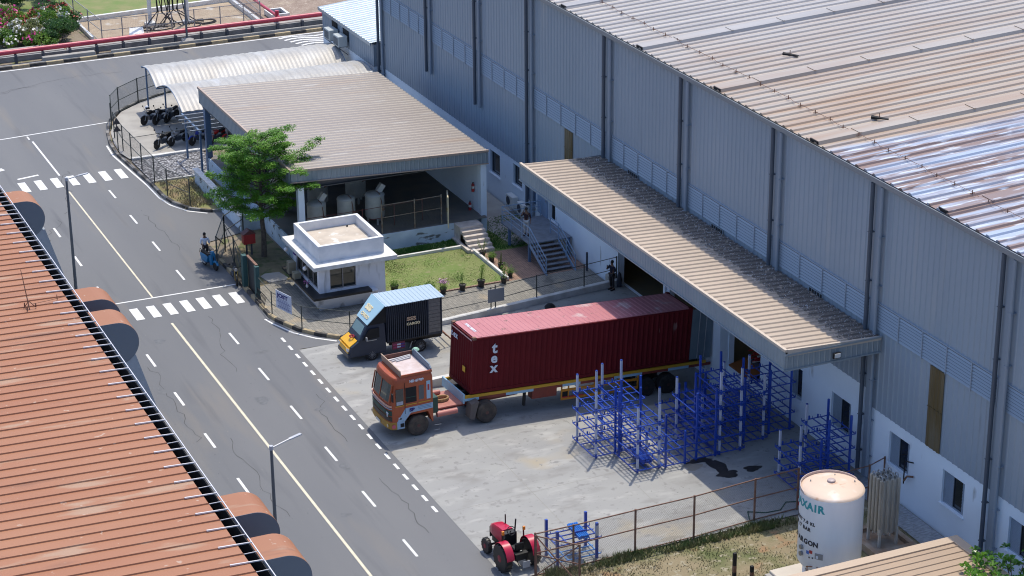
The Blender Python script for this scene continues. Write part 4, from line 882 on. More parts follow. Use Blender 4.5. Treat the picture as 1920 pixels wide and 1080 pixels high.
street_lamp(23.24, 76.2, 7, 'slim dark street lamp with upward arm at the bottom of the photo', .95, .25, .1)
street_lamp(43.95, 160.3, 5.0, 'street lamp pole on a concrete foot beside the red pipe at the top', .5, -1.0, .5)
tag(MB().lathe([(.55, 0), (.5, .25), (.2, .35)], (43.95, 160.2, 0), 14).build('lamp_footing', CONC2), 'round concrete footing around the lamp beside the red pipe', 'footing')

# ============================================================ FAR STRIP
PIPR = mat('red_pipe', (.42, .035, .07), .4, col2=(.48, .06, .09), scale=.8)
t = thing('fire_main', 'long crimson pipe on low black supports along the far roadside', 'pipe', (42, 160.2, 0))
b = MB(); b.tube((-30, 159.7, .85), (57, 160.6, .85), .19, 16); b.tube((51.7, 160.5, .85), (51.55, 172, .85), .12, 12); b.tube((51.65, 161.5, .6), (51.65, 161.5, 1.3), .16, 12); b.build('pipe', PIPR, t, smooth=True)
for k in range(26): x = 4 + k * 2.05; MB().box(x, 160.0, 0, x + .16, 160.4, .66).build('support', DARKP, t)
DR = mat('drain_concrete', (.30, .31, .31), .9, col2=(.20, .21, .21), scale=1.5)
b = MB(); b.box(-30, 159.35, -.04, 57, 159.5, .10); b.box(-30, 160.75, -.04, 57, 160.95, .35)
tag(b.build('drain_wall', DR), 'grey drain edges running below the crimson pipe', 'drain')
for (x0, x1, y0, y1, z, lb) in ((28.0, 34.6, 160.98, 162.9, .42, 'broad pale concrete slab behind the red pipe at the far left'), (32.6, 36.6, 159.52, 160.0, .35, 'narrow pale concrete slab in front of the red pipe at the far left'), (34.8, 56, 160.98, 161.5, .4, 'long pale coping of the drain behind the red pipe'), (37.8, 57, 159.52, 159.7, .28, 'thin grey coping in front of the red pipe')):
    tag(MB().bbox(x0, y0, -.04, x1, y1, z, .03).build('concrete_slab', CONC2), lb, 'slab')
# fenced compound
b = MB(); b.box(37.4, 164.0, -.04, 37.6, 170.2, .25); b.hexa([(37.6, 169.6, -.04), (50.6, 170.6, -.04), (50.6, 170.9, -.04), (37.6, 169.9, -.04), (37.6, 169.6, .35), (50.6, 170.6, .35), (50.6, 170.9, .35), (37.6, 169.9, .35)]); b.box(50.5, 162.4, -.04, 50.75, 176, .35)
tag(b.build('compound_wall', TRIMW), 'low white wall around the sandy fenced compound', 'wall')
sheet('compound_sand', [(37.6, 161.6), (50.5, 161.6), (50.5, 170.6), (37.6, 169.6)], .01, mat('sand', (.42, .34, .24), .95, col2=(.34, .26, .18), scale=.9, spots=[((.50, .46, .40), .7, .6, .08)]))
sheet('far_grass', [(34, 170.5), (50, 171), (50, 185), (34, 185)], .012, mat('far_grass', (.13, .2, .05), .95, col2=(.22, .22, .09), scale=.7))
t = thing('white_slab', 'white concrete slab lying in the sandy compound', 'slab', (41, 164, 0)); MB().hexa([(40.0, 162.6, .0), (41.3, 162.8, 0), (41.9, 165.6, 0), (40.9, 165.9, 0), (40.0, 162.6, .14), (41.3, 162.8, .14), (41.9, 165.6, .14), (40.9, 165.9, .14)]).build('slab', TRIMW, t)
GF = mat('grey_fence', (.30, .30, .30), .5, .3)
fence('compound_fence', 'tall grey wire fence around the sandy compound behind the red pipe', [(37.5, 175, 0), (37.5, 170, 0), (37.7, 166, 0), (37.9, 162.6, 0), (39.5, 162.5, 0), (41.4, 162.4, 0), (43.4, 162.4, 0), (45.2, 162.4, 0), (47.3, 162.4, 0), (49.2, 162.4, 0), (50.6, 162.5, 0), (50.9, 170, 0)], 1.9, GF, mesh_mat('grey_wire_mesh', (.3, .3, .3), wire=.09), rails=(1, .55, .05), post=.07)
for i, (x, y, lb) in enumerate(((42.75, 166.5, 'white pole on the left in the sandy compound'), (45.6, 165.8, 'white pole on the right in the sandy compound'))):
    t = thing('electric_pole', lb, 'pole', (x, y, 0), 'white poles in the compound'); MB().tube((x, y, -.05), (x, y, 9), .16, 10).build('pole', TRIMW, t); MB().box(x - .4, y - .35, 0, x + .4, y + .35, .18).build('foot', TRIMW, t)
t = thing('power_cables', 'tangle of black cables hanging and coiled in the sandy compound', 'cables', (44.3, 166.5, 0))
rd = random.Random(5); b = MB()
for k in range(13):
    x = 43.3 + k * .17; y = 167.3 + rd.uniform(-.5, .5); pts = [(44.2 + rd.uniform(-.5, .5), y, 9)] + [(x + rd.uniform(-.15, .15) + .1 * math.sin(q), y - q * .25, 4.8 - q * 1.0 + .2) for q in range(1, 5)] + [(x + rd.uniform(-1.4, 1.4), y - 2, .06)]; b.path(pts, .045, 5)
for k in range(9):
    cx, cy, r_ = 43.5 + rd.uniform(-2, 3.4), 165.2 + rd.uniform(-1.4, 1.8), rd.uniform(.5, 1.5); a0 = rd.random() * 6
    b.path([(cx + r_ * math.cos(a0 + q * .4), cy + .7 * r_ * math.sin(a0 + q * .4), .06) for q in range(rd.randint(7, 15))], .045, 5)
b.build('cables', BLACK, t)
t = thing('pipe_chamber', 'square concrete chamber with an opening beside the red pipe branch', 'chamber', (52.6, 164.8, 0))
b = MB(); b.box(51.9, 163.6, 0, 53.4, 163.8, .4); b.box(51.9, 165.4, 0, 53.4, 165.6, .4); b.box(51.9, 163.8, 0, 52.1, 165.4, .4); b.box(53.2, 163.8, 0, 53.4, 165.4, .4); b.build('walls', TRIMW, t); MB().box(52.1, 163.8, .0, 53.2, 165.4, .1).build('bottom', BLACK, t)
sheet('gravel_lot', [(51, 161.5), (95, 161.5), (110, 240), (51, 240)], -.03, mat('gravel_lot', (.30, .23, .18), .95, col2=(.22, .16, .12), scale=1.2, spots=[((.40, .33, .24), .6, .6, .1), ((.44, .38, .30), 9, .6, .05)], bump=.5, bscale=6))

# ============================================================ VEGETATION
def leafmat(name, c1, c2, tr=.35):
    m = mat(name, c1, .55, 0, col2=c2, scale=1.3, lo=.35, hi=.65, detail=3); n = m.node_tree.nodes; l = m.node_tree.links; p = n['Principled BSDF']
    t = n.new('ShaderNodeBsdfTranslucent'); l.new(p.inputs['Base Color'].links[0].from_socket, t.inputs[0]); ms = n.new('ShaderNodeMixShader'); ms.inputs[0].default_value = tr
    l.new(p.outputs[0], ms.inputs[1]); l.new(t.outputs[0], ms.inputs[2]); l.new(ms.outputs[0], n['Material Output'].inputs[0]); return m
LEAF = leafmat('tree_leaf', (.16, .34, .03), (.08, .24, .02), .4)
BARK = mat('bark', (.07, .055, .045), .9, col2=(.12, .10, .08), scale=6)
def leaf(mb, c, s, rd, up=.6, asp=.45):
    nn = Vector((rd.gauss(0, 1) * (1 - up), rd.gauss(0, 1) * (1 - up), up + rd.random() * .4)).normalized(); a = rd.random() * 6.28
    u, v = basis(nn); d = u * math.cos(a) + v * math.sin(a); e = nn.cross(d) * asp; c = Vector(c)
    mb.add([c - d * s, c + e * s, c + d * s, c - e * s], [(0, 1, 2, 3)])
def tree():
    rd = random.Random(11); t = thing('tree', 'bright green feathery tree with spreading layered branches beside the guard hut', 'tree', (34.95, 113.9, 0))
    b = MB(); P = [Vector(q) for q in ((34.95, 113.9, -.05), (35.0, 113.95, 1.4), (34.92, 114.0, 2.8), (35.0, 114.1, 4.3), (35.0, 114.1, 5.8))]; rr = [.17, .14, .12, .09, .04]
    for i in range(4): b.tube(P[i], P[i + 1], rr[i], 10, rr[i + 1])
    b.build('trunk', BARK, t, smooth=True)
    lm = MB(); lb = MB()
    sprays = []
    for k in range(56):
        z = 2.9 + 4.5 * (k / 55) ** .95; a = k * 2.39996; 
        R0 = 3.75 * math.sqrt(max(.1, 1 - ((z - 4.0) / 4.0) ** 2)); 
        if z < 3.4: R0 *= .85
        L = R0 * (.55 + .45 * rd.random()); st = Vector((35.0, 114.05, z - .6)); en = Vector((35.0 + L * math.cos(a), 114.05 + L * math.sin(a), z + rd.uniform(-.15, .35)))
        sprays.append((st, en))
    sprays += [(Vector((35.2, 114, 4.6)), Vector((38.9, 114.3, 6.6))), (Vector((35.2, 114, 5.6)), Vector((37.3, 114.9, 7.4))), (Vector((35.2, 114, 4.0)), Vector((37.9, 113.6, 3.9))), (Vector((35, 114, 5)), Vector((33.9, 113.4, 6.0)))]
    for st, en in sprays:
        mid = (st + en) / 2 + Vector((0, 0, .18)); b2 = lb; b2.tube(st, mid, .035, 5, .025); b2.tube(mid, en, .025, 5, .01)
        L = (en - st).length; d = (en - st).normalized(); side = d.cross(Vector((0, 0, 1))).normalized()
        for q in range(int(4 + L * 3.2)):
            s = .35 + .65 * (q + .5) / (4 + L * 3.2); c = st.lerp(mid, min(1, s * 2)) if s < .5 else mid.lerp(en, s * 2 - 1)
            wdt = .75 * math.sin(PI * min(1, .25 + .8 * s)) + .15; c = c + side * rd.uniform(-wdt, wdt) * .9 + Vector((0, 0, rd.uniform(-.10, .12)))
            rr_ = rd.uniform(.22, .42)
            for _ in range(78):
                a = rd.random() * 6.28; r_ = rr_ * math.sqrt(rd.random()); leaf(lm, (c.x + r_ * math.cos(a), c.y + r_ * math.sin(a), c.z + rd.gauss(0, .05) - r_ * .18), rd.uniform(.045, .08), rd, .62)
    lb.build('limbs', BARK, t); lm.build('crown', LEAF, t)
tree()
def bush(x, y, z0, rx, ry, h, n, m_, label, name='shrub', cat='shrub', fl=None, seed=0, size=.1, group=None):
    rd = random.Random(seed); t = thing(name, label, cat, (x, y, z0), group)
    b = MB(); f = MB(); st = MB()
    lumps = [(rd.uniform(-1, 1) * rx * .75, rd.uniform(-1, 1) * ry * .75, rd.uniform(.3, .85) * h, rd.uniform(.35, .6)) for _ in range(max(5, int(rx * ry * 6)))]
    for lx, ly, lz, s in lumps:
        st.tube((x + lx * .4, y + ly * .4, z0), (x + lx, y + ly, z0 + lz), .02, 4)
        for _ in range(n // len(lumps)):
            v = Vector((rd.gauss(0, 1), rd.gauss(0, 1), rd.gauss(0, .8))).normalized() * s * (.65 + .45 * rd.random()) * min(1.0, max(rx, .5))
            c = (x + lx + v.x, y + ly + v.y, z0 + max(.05, lz + v.z * .8)); leaf(b, c, size * rd.uniform(.7, 1.3), rd, .3)
        if fl:
            for _ in range(rd.randint(6, 34) * (1 if rd.random() < .7 else 0)):
                v = Vector((rd.gauss(0, 1), rd.gauss(0, 1), abs(rd.gauss(0, 1)))).normalized() * s * 1.1 * min(1.0, max(rx, .5)); leaf(f, (x + lx + v.x, y + ly + v.y, z0 + max(.1, lz + v.z * .8)), size * 1.2, rd, .3, .9)
    st.build('stems', BARK, t); b.build('foliage', m_, t)
    if fl and f.v: f.build('flowers', fl, t)
L2 = leafmat('shrub_leaf', (.20, .34, .05), (.09, .20, .03)); L3 = leafmat('shrub_leaf_dark', (.07, .17, .035), (.04, .10, .03)); L4 = leafmat('shrub_leaf_olive', (.30, .33, .15), (.18, .20, .08))
FPK = mat('magenta_petals', (.60, .04, .25), .6); FWH = mat('white_petals', (.75, .72, .66), .6); FRD = mat('brick_petals', (.40, .09, .07), .6)
rd = random.Random(21); sh = []
specs = [(31.2, 164.6, L2, FWH, 'white flowering shrub nearest the pale slab at the left edge'), (32.9, 165.6, L4, FWH, 'shrub dotted with white blossoms in the middle of the flower bed'), (34.9, 164.4, L3, None, 'dark green rounded shrub at the front right of the flower bed'),
         (31.0, 167.3, L2, FPK, 'shrub with magenta flowers by the left edge of the photo'), (33.3, 168.4, L2, FRD, 'shrub with reddish leaves and white tips behind the white blossoms'), (35.4, 167.4, L2, FWH, 'light green shrub at the right side of the flower bed'),
         (32.5, 171.5, L2, FPK, 'large bougainvillea with bright magenta clusters'), (35.6, 171.0, L3, FPK, 'bougainvillea with purple-pink sprays next to the compound fence'), (36.2, 168.6, L3, FRD, 'dark shrub with brick coloured tips against the fence'),
         (30.6, 176, L3, None, 'dark bluish shrub at the top left corner'), (34, 176.5, L3, FWH, 'dark shrub at the top edge with pale blossoms'), (37, 178, L2, FPK, 'bright green shrub at the top edge beyond the bougainvillea'), (33.6, 163.9, L2, FPK, 'low shrub with pink and white flowers just behind the pale slab')]
for i, (x, y, m_, fl, lb) in enumerate(specs): bush(x, y, 0, 1.45, 1.5, 1.3 + .35 * (i % 3), 3600, m_, lb, fl=fl, seed=i, group='flowering shrubs behind the red pipe', size=.10)
# rosette shrub at the bottom right corner
def rosettes():
    rd = random.Random(4); t = thing('broadleaf_tree', 'glossy broad leaved shrub reaching in from the bottom right corner', 'tree', (47.6, 60.5, 0))
    G_ = leafmat('glossy_leaf', (.16, .33, .03), (.07, .20, .02), .25); G_.node_tree.nodes['Principled BSDF'].inputs['Roughness'].default_value = .3
    b = MB(); st = MB(); st.tube((48.2, 60.2, -.05), (48.0, 60.4, 2.6), .12, 8, .07)
    for k in range(120):
        a = rd.random() * 6.28; r_ = 2.3 * math.sqrt(rd.random()); c = Vector((48.3 + r_ * math.cos(a) * .95, 60.6 + r_ * math.sin(a) * 1.0, 3.6 - r_ * .25 + rd.uniform(-.7, .35)))
        if k % 3 == 0: st.tube((48.0, 60.4, 2.4), c, .03, 5, .012)
        for q in range(11):
            al = q * 2.4 + rd.random(); el = R(rd.uniform(12, 55)); d = Vector((math.cos(al) * math.cos(el), math.sin(al) * math.cos(el), math.sin(el))); L = rd.uniform(.22, .34); s_ = d.cross(Vector((0, 0, 1))).normalized() * L * .20; tip = c + d * L - Vector((0, 0, .05))
            mid = c + d * L * .62 + Vector((0, 0, .03)); b.add([c, mid - s_, tip, mid + s_], [(0, 1, 2, 3)])
    st.build('trunk', BARK, t, smooth=True); b.build('crown', G_, t)
rosettes()
# grass blades
def grass_field(name, label, region, n, m_, size, seed, z=.0, clump=None):
    rd = random.Random(seed); b = MB(); x0, x1, y0, y1 = region; k = 0
    while k < n:
        x, y = rd.uniform(x0, x1), rd.uniform(y0, y1); d = noise.noise(Vector((x * .6, y * .6, seed)))
        if rd.random() > .45 + d * .9: k += 1; continue
        for _ in range(3):
            a = rd.random() * 6.28; h = size * rd.uniform(.5, 1.3) * (1 + max(0, d)); w_ = .012 + size * .06; dx, dy = math.cos(a) * w_, math.sin(a) * w_; tx, ty = rd.gauss(0, h * .4), rd.gauss(0, h * .4)
            b.add([(x - dx, y - dy, z), (x + dx, y + dy, z), (x + tx, y + ty, z + h)], [(0, 1, 2)])
        k += 1
    o = b.build(name, m_); return tag(o, kind='stuff')
DG = mat('dry_blades', (.31, .26, .16), .8, col2=(.18, .20, .07), scale=.6, lo=.45, hi=.7, spots=[((.42, .38, .27), 2.5, .55, .1)])
GG = mat('lawn_blades', (.21, .26, .08), .7, col2=(.11, .21, .03), scale=.5, lo=.45, hi=.7)
grass_field('grass', '', (33.3, 50.8, 63, 73.5), 26000, DG, .06, 1, -.02)
grass_field('lawn_grass', '', (38.95, 46.0, 104.55, 110.1), 14000, GG, .022, 2, .05)
grass_field('shade_grass', '', (38.95, 46.0, 110.35, 111.6), 5000, mat('green_blades', (.06, .17, .02), .7), .09, 3, .05)
grass_field('shade_grass', '', (47.5, 50.9, 109, 114.2), 5000, mat('green_blades', (.06, .17, .02), .7), .08, 4, .04)
grass_field('grass', '', (34, 46, 73.0, 73.7), 3500, mat('weed_blades', (.10, .15, .04), .8, col2=(.2, .18, .08), scale=2), .2, 5, -.02)
grass_field('scrub_grass', '', (32.9, 36.2, 123.6, 129.1), 3000, DG, .12, 6, .02)
# flower pots
POT = mat('black_pot', (.015, .014, .014), .6, col2=(.05, .045, .04), scale=6)
def pot(x, y, kind, label, s=1., seed=0, z=.05):
    rd = random.Random(seed); t = thing('flower_pot', label, 'flower pot', (x, y, z), 'black flower pots around the lawn'); r_ = .19 * s
    MB().lathe([(r_ * .72, 0), (r_ * .98, .30 * s), (r_ * 1.06, .30 * s), (r_ * 1.06, .34 * s), (r_ * .93, .34 * s), (r_ * .9, .3 * s), (.01, .3 * s)], (x, y, z), 18).build('pot', POT, t)
    b = MB(); f = MB(); zz = z + .3 * s
    if kind == 'bushy':
        for _ in range(420): v = Vector((rd.gauss(0, .15), rd.gauss(0, .15), abs(rd.gauss(.12, .12)))); leaf(b, (x + v.x, y + v.y, zz + v.z), .035, rd, .4)
    elif kind == 'snake':
        for _ in range(18): a = rd.random() * 6.28; r0 = rd.random() * .12; h = rd.uniform(.45, .8); px, py = x + r0 * math.cos(a), y + r0 * math.sin(a); b.add([(px - .025, py, zz), (px + .025, py, zz), (px + r0 * .8 * math.cos(a), py + r0 * .8 * math.sin(a), zz + h)], [(0, 1, 2)])
    elif kind == 'tall':
        for q in range(3):
            a = rd.random() * 6.28; e = Vector((x + .14 * math.cos(a), y + .14 * math.sin(a), zz + rd.uniform(.7, 1.05))); b.tube((x, y, zz), e, .012, 4)
            for _ in range(110): s_ = rd.random() ** .7; c = Vector((x, y, zz)).lerp(e, s_); leaf(b, (c.x + rd.gauss(0, .07), c.y + rd.gauss(0, .07), c.z), .035, rd, .4)
    elif kind == 'flower':
        for _ in range(260): v = Vector((rd.gauss(0, .12), rd.gauss(0, .12), abs(rd.gauss(.12, .13)))); leaf(b, (x + v.x, y + v.y, zz + v.z), .035, rd, .4)
        for _ in range(120): v = Vector((rd.gauss(0, .13), rd.gauss(0, .13), rd.uniform(.3, .5))); leaf(f, (x + v.x, y + v.y, zz + v.z), .04, rd, .4, .9)
    elif kind == 'thin':
        for q in range(6):
            e = Vector((x + rd.gauss(0, .22), y + rd.gauss(0, .1), zz + rd.uniform(.5, 1.0))); b.tube((x, y, zz), e, .009, 4)
            for _ in range(26): s_ = .3 + .7 * rd.random(); c = Vector((x, y, zz)).lerp(e, s_); leaf(b, (c.x + rd.gauss(0, .04), c.y + rd.gauss(0, .04), c.z), .03, rd, .4)
    b.build('plant', L2 if kind != 'snake' else leafmat('snake_leaf', (.16, .20, .05), (.08, .13, .04)), t)
    if f.v: f.build('flowers', {1: mat('orange_petals', (.75, .38, .10), .6), 5: mat('pale_pink_petals', (.55, .33, .45), .6)}.get(seed, FPK), t)
pot(39.35, 106.6, 'flower', 'black pot with yellow-orange flowers beside the hut wall', 1.05, 1)
pot(39.75, 105.55, 'bushy', 'black pot with a leafy light green plant next to the yellow flowers', 1.2, 2)
pot(42.1, 104.2, 'flower', 'black pot with mauve flowers just beyond the small truck roof', 1., 5, z=.05)
pot(43.25, 104.2, 'thin', 'black pot with sparse twiggy shoots in the front row by the lawn', 1.0, 4)
pot(44.4, 104.25, 'tall', 'black pot with a tall slender plant in the front row by the lawn', 1.15, 6)
pot(45.75, 104.2, 'tall', 'black pot with a pale leggy plant at the front corner of the lawn', .95, 7)
pot(46.45, 104.9, 'bushy', 'black pot with a low plant on the red path by the lawn corner', .85, 8, z=.04)
pot(46.5, 106.3, 'snake', 'black pot with upright sword leaves on the red path', .95, 9, z=.04)
pot(46.45, 107.5, 'bushy', 'black pot with a bright rounded plant on the red path', .95, 10, z=.04)
pot(46.35, 108.55, 'thin', 'black pot with pale leaves in front of the shelter steps', .95, 12, z=.04)
for i, (x, lb) in enumerate(((40.7, 'low green plant at the lawn front, left of the truck roof'), (41.5, 'thin sapling at the lawn front just beyond the truck roof'))): bush(x, 104.9, .05, .35, .2, .5, 500, L2, lb, 'garden_plant', 'plant', seed=40 + i, size=.04)
# ============================================================ WHEELS
def wheel(parent, x, y, z, r, w_, rimmat, axis='y', side=-1, spokes=0, tyre=RUBBER, sub='wheel'):
    """wheel centred at x,y,z (local), axis along y; side -1 = outer face towards -y"""
    prof = [(r * .6, -w_ / 2), (r * .72, -w_ / 2 - .005), (r * .93, -w_ / 2 + .01), (r, -w_ / 2 + .05 * r / .5), (r, w_ / 2 - .05 * r / .5), (r * .93, w_ / 2 - .01), (r * .6, w_ / 2)]
    T = MB().lathe(prof, (x, y, z), 28, 'y').build(sub, tyre, parent, smooth=True, local=True)
    s = side; f = y + s * w_ / 2
    p2 = [(.01, 0), (r * .16, 0), (r * .18, -s * .04), (r * .42, -s * .09), (r * .5, -s * .04), (r * .6, -s * .0), (r * .63, -s * .02)]
    b = MB(); vs = [(a, -s * 0 + b_ * -1 * -1) for a, b_ in p2]
    b.lathe([(a, s * -1 * abs(b_) * (1 if True else 1)) for a, b_ in p2], (x, f + s * .004, z), 24, 'y')
    if spokes:
        for k in range(spokes): a = 2 * PI * k / spokes; b.beam((x + r * .15 * math.cos(a), f + s * .012, z + r * .15 * math.sin(a)), (x + r * .6 * math.cos(a), f + s * .012, z + r * .6 * math.sin(a)), r * .06, .015)
    b.build('rim', rimmat, T, smooth=True, local=True)
    return T
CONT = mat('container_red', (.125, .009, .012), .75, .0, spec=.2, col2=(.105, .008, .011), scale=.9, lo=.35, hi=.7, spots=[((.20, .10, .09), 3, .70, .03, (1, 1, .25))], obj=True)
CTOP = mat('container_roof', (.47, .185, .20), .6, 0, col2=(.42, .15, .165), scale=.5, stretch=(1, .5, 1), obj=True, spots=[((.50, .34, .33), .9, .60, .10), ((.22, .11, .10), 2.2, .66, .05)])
CWT = mat('container_white', (.62, .66, .72), .6)
# ------------------------------------------------ container
ca, cb = .0427, .0645
CO = thing('shipping_container', 'long dark red shipping container with white tex lettering and faded pink roof', 'container', (37.08, 88.55, 1.44)); CO.rotation_euler = (0, cb, ca)
L_, W_, H_ = 12.19, 2.44, 2.9
b = MB(); b.ribs((.12, .03, .16), (L_ - .24, 0, 0), (0, 0, H_ - .30), (0, -1, 0), .285, .34, .036, sl=.28, t=.002); b.build('near_side', CONT, CO, local=True)
b = MB(); b.ribs((.12, W_ - .03, .16), (L_ - .24, 0, 0), (0, 0, H_ - .30), (0, 1, 0), .285, .34, .036, sl=.28, t=.002); b.build('far_side', CONT, CO, local=True)
b = MB(); b.ribs((.03, .1, .16), (0, W_ - .2, 0), (0, 0, H_ - .30), (-1, 0, 0), .25, .34, .04, sl=.28, t=.002); b.build('front_wall', CONT, CO, local=True)
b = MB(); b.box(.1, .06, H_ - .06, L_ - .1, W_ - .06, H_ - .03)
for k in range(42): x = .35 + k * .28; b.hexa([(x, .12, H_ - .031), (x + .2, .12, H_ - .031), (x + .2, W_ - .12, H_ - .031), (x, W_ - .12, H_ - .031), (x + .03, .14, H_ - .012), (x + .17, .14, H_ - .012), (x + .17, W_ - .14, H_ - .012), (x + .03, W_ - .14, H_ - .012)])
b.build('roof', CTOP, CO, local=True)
b = MB()
for x in (0, L_ - .14):
    for y in (0, W_ - .14): b.box(x, y, .12, x + .14, y + .14, H_ - .12)
for z0, z1 in ((0, .16), (H_ - .13, H_ - .05)):
    b.box(.18, -.002, z0, L_ - .18, .06, z1); b.box(.18, W_ - .06, z0, L_ - .18, W_ + .002, z1); b.box(-.002, .18, z0, .06, W_ - .18, z1); b.box(L_ - .06, .18, z0, L_, W_ - .18, z1)
b.build('frame', CONT, CO, local=True)
for x in (0, L_ - .18):
    for y in (0, W_ - .165):
        for z in (0, H_ - .12): MB().box(x - .004, y - .004, z, x + .182, y + .169, z + .122).build('corner_casting', RUST if z > 1 and x == 0 else CONT, CO, local=True)
MB().box(.12, .12, .1, L_ - .1, W_ - .1, .16).build('floor', BLACK, CO, local=True)
D1 = MB().hexa([(L_ + .01, -.03, .12), (L_ + 1.2, -.09, .12), (L_ + 1.2, -.03, .12), (L_ + .01, .02, .12), (L_ + .01, -.03, H_ - .1), (L_ + 1.2, -.09, H_ - .1), (L_ + 1.2, -.03, H_ - .1), (L_ + .01, .02, H_ - .1)]).build('door', mat('door_grey_blue', (.10, .14, .17), .6, col2=(.14, .18, .2), scale=1.5), CO, local=True)
D1['label'] = 'open grey-blue container door at the rear'
for k in range(2): MB().tube((L_ + .4 + k * .4, -.09, .2), (L_ + .4 + k * .4, -.11, H_ - .2), .02).build('locking_bar', GALV, D1, local=True)
text('lettering', 't', .78, (1.02, -.045, 2.02), (1, 0, 0), (0, 0, 1), CWT, CO, bold=.022)
text('lettering', 'e', .70, (.98, -.045, 1.52), (1, 0, 0), (0, 0, 1), CWT, CO, bold=.022)
text('lettering', 'x', .70, (.98, -.045, 1.02), (1, 0, 0), (0, 0, 1), CWT, CO, bold=.022)
for i, ch in enumerate('tex'): text('lettering', ch, .42, (-.055, 2.28 - i * .24, 2.28), (0, -1, 0), (0, 0, 1), CWT, CO, bold=.012)
text('roof_number', 'TEXU 785971', .20, (.42, 1.9, H_ - .005), (0, -1, 0), (1, 0, 0), CWT, CO, bold=.01, ext=.004)
MB().box(-.052, .62, .9, -.045, .92, 1.18).build('hazard_label', mat('label_yellow', (.62, .40, .02), .6), CO, local=True)
MB().box(-.03, .12, H_ - .20, -.012, W_ - .12, H_ - .15).build('header_strip', mat('pink_strip', (.5, .3, .3), .6), CO, local=True)
# ------------------------------------------------ trailer
TRD = mat('trailer_red', (.24, .04, .025), .55, col2=(.17, .035, .025), scale=2, obj=True); TYL = mat('trailer_yellow', (.55, .30, .02), .55); TBL = mat('trailer_blue', (.30, .48, .60), .55); TOR = mat('guard_orange', (.50, .20, .015), .55)
CHS = mat('chassis_black', (.02, .018, .016), .7)
TR = thing('semi_trailer', 'flat semi trailer with yellow and red side rail carrying the red container', 'trailer', (37.08, 88.55, 1.42)); TR.rotation_euler = (0, cb, ca)
b = MB(); b.box(-.25, .75, -.42, 13.2, .9, -.12); b.box(-.25, 1.55, -.42, 13.2, 1.7, -.12)
for k in range(11): b.box(.2 + k * 1.25, .05, -.2, .32 + k * 1.25, 2.4, -.06)
b.build('chassis', CHS, TR, local=True)
b = MB(); b.box(-.3, -.02, -.16, 13.2, .06, -.02); b.box(-.3, 2.38, -.16, 13.2, 2.46, -.02); b.build('side_rail', TYL, TR, local=True)
x = -.3; k = 0; segs = [(.75, TBL), (1.45, TRD), (1.5, TBL), (1.6, TRD), (1.0, TBL), (1.9, TRD), (1.6, TBL), (1.5, TRD), (1.2, TBL), (1.3, TRD)]
for ln, mm in segs: MB().box(x, -.015, -.30, x + ln, .05, -.16).build('side_panel', mm, TR, local=True); x += ln
MB().box(-.38, 0, -.42, -.3, 2.44, .05).build('front_beam', TBL, TR, local=True)
b = MB(); b.box(3.35, .0, -.72, 4.7, .45, -.3); b.build('tool_box', TRD, TR, local=True)
b = MB(); b.beam((4.95, -.01, -.5), (9.3, -.01, -.5), .05, .12); b.beam((4.95, -.01, -.95), (9.3, -.01, -.95), .05, .12)
for xx in (4.97, 5.35, 6.8, 8.2, 9.28): b.beam((xx, -.01, -.95), (xx, -.01, -.3), .06)
b.build('side_guard', TOR, TR, local=True)
MB().box(4.99, -.04, -.9, 6.2, -.02, -.84).build('guard_stripe', RED, TR, local=True)
MB().box(4.99, .0, -.9, 5.32, .04, -.52).build('guard_panel', BLACK, TR, local=True)
b = MB(); b.beam((3.1, .35, -1.15), (3.1, .35, -.2), .12); b.beam((3.1, 2.1, -1.15), (3.1, 2.1, -.2), .12); b.build('landing_gear', CHS, TR, local=True)
for wx in (9.85, 11.12):
    for yy, sd_ in ((.28, -1), (2.16, 1)): wheel(TR, wx, yy, -1.08, .53, .5, mat('rim_dark', (.05, .025, .02), .7), side=sd_)
    MB().tube((wx, .3, -1.08), (wx, 2.1, -1.08), .07).build('axle', CHS, TR, local=True)
b = MB(); b.box(13.2, .05, -.5, 13.28, 2.4, -.02); b.build('rear_bar', mat('rear_blue_white', (.40, .48, .55), .6), TR, local=True)
# ------------------------------------------------ orange truck
ORG = mat('truck_orange', (.40, .085, .028), .45, 0, col2=(.35, .07, .025), scale=2.2, obj=True, spots=[((.40, .20, .13), 6, .70, .04)])
ORT = mat('truck_orange_top', (.40, .16, .10), .55, 0, obj=True)
TGR = mat('truck_green', (.015, .06, .045), .5); TYW = mat('truck_yellow', (.42, .24, .03), .5, col2=(.36, .19, .03), scale=3); TLB = mat('stripe_blue', (.32, .44, .58), .55, col2=(.27, .40, .52), scale=9, obj=True)
TK = thing('truck', 'orange truck cab with green grille, yellow bumper and open roof carrier pulling the container', 'truck', (32.78, 88.12, 0)); TK.rotation_euler = (0, 0, .025)
plan = [(2.2, 0), (.30, 0), (.12, .05), (.02, .2), (-.04, .55), (-.07, 1.2), (-.04, 1.85), (.02, 2.2), (.12, 2.35), (.30, 2.4), (2.2, 2.4)]
def loft(levels, plan, y_c=1.2):
    b = MB(); n = len(plan); vs = []
    for z, dx, s in levels:
        for px, py in plan: vs.append((px + (dx if px < 1 else 0) + (.0 if px < 1 else -abs(s) * .6), y_c + (py - y_c) * (1 - s), z))
    fs = [tuple(range(n)), tuple(range(len(vs) - 1, len(vs) - n - 1, -1))]
    for k in range(len(levels) - 1):
        for i in range(n): j = (i + 1) % n; fs.append((k * n + i, k * n + j, (k + 1) * n + j, (k + 1) * n + i))
    return b.add(vs, fs)
loft([(1.2, 0, 0), (1.75, 0, 0), (1.95, .05, 0), (2.75, .22, .0), (2.85, .22, 0), (3.0, .24, .015), (3.12, .30, .045), (3.16, .42, .07)], plan).build('cab', ORG, TK, smooth=True, local=True)
front = [p if p[0] < .95 else (.72, p[1]) for p in plan]
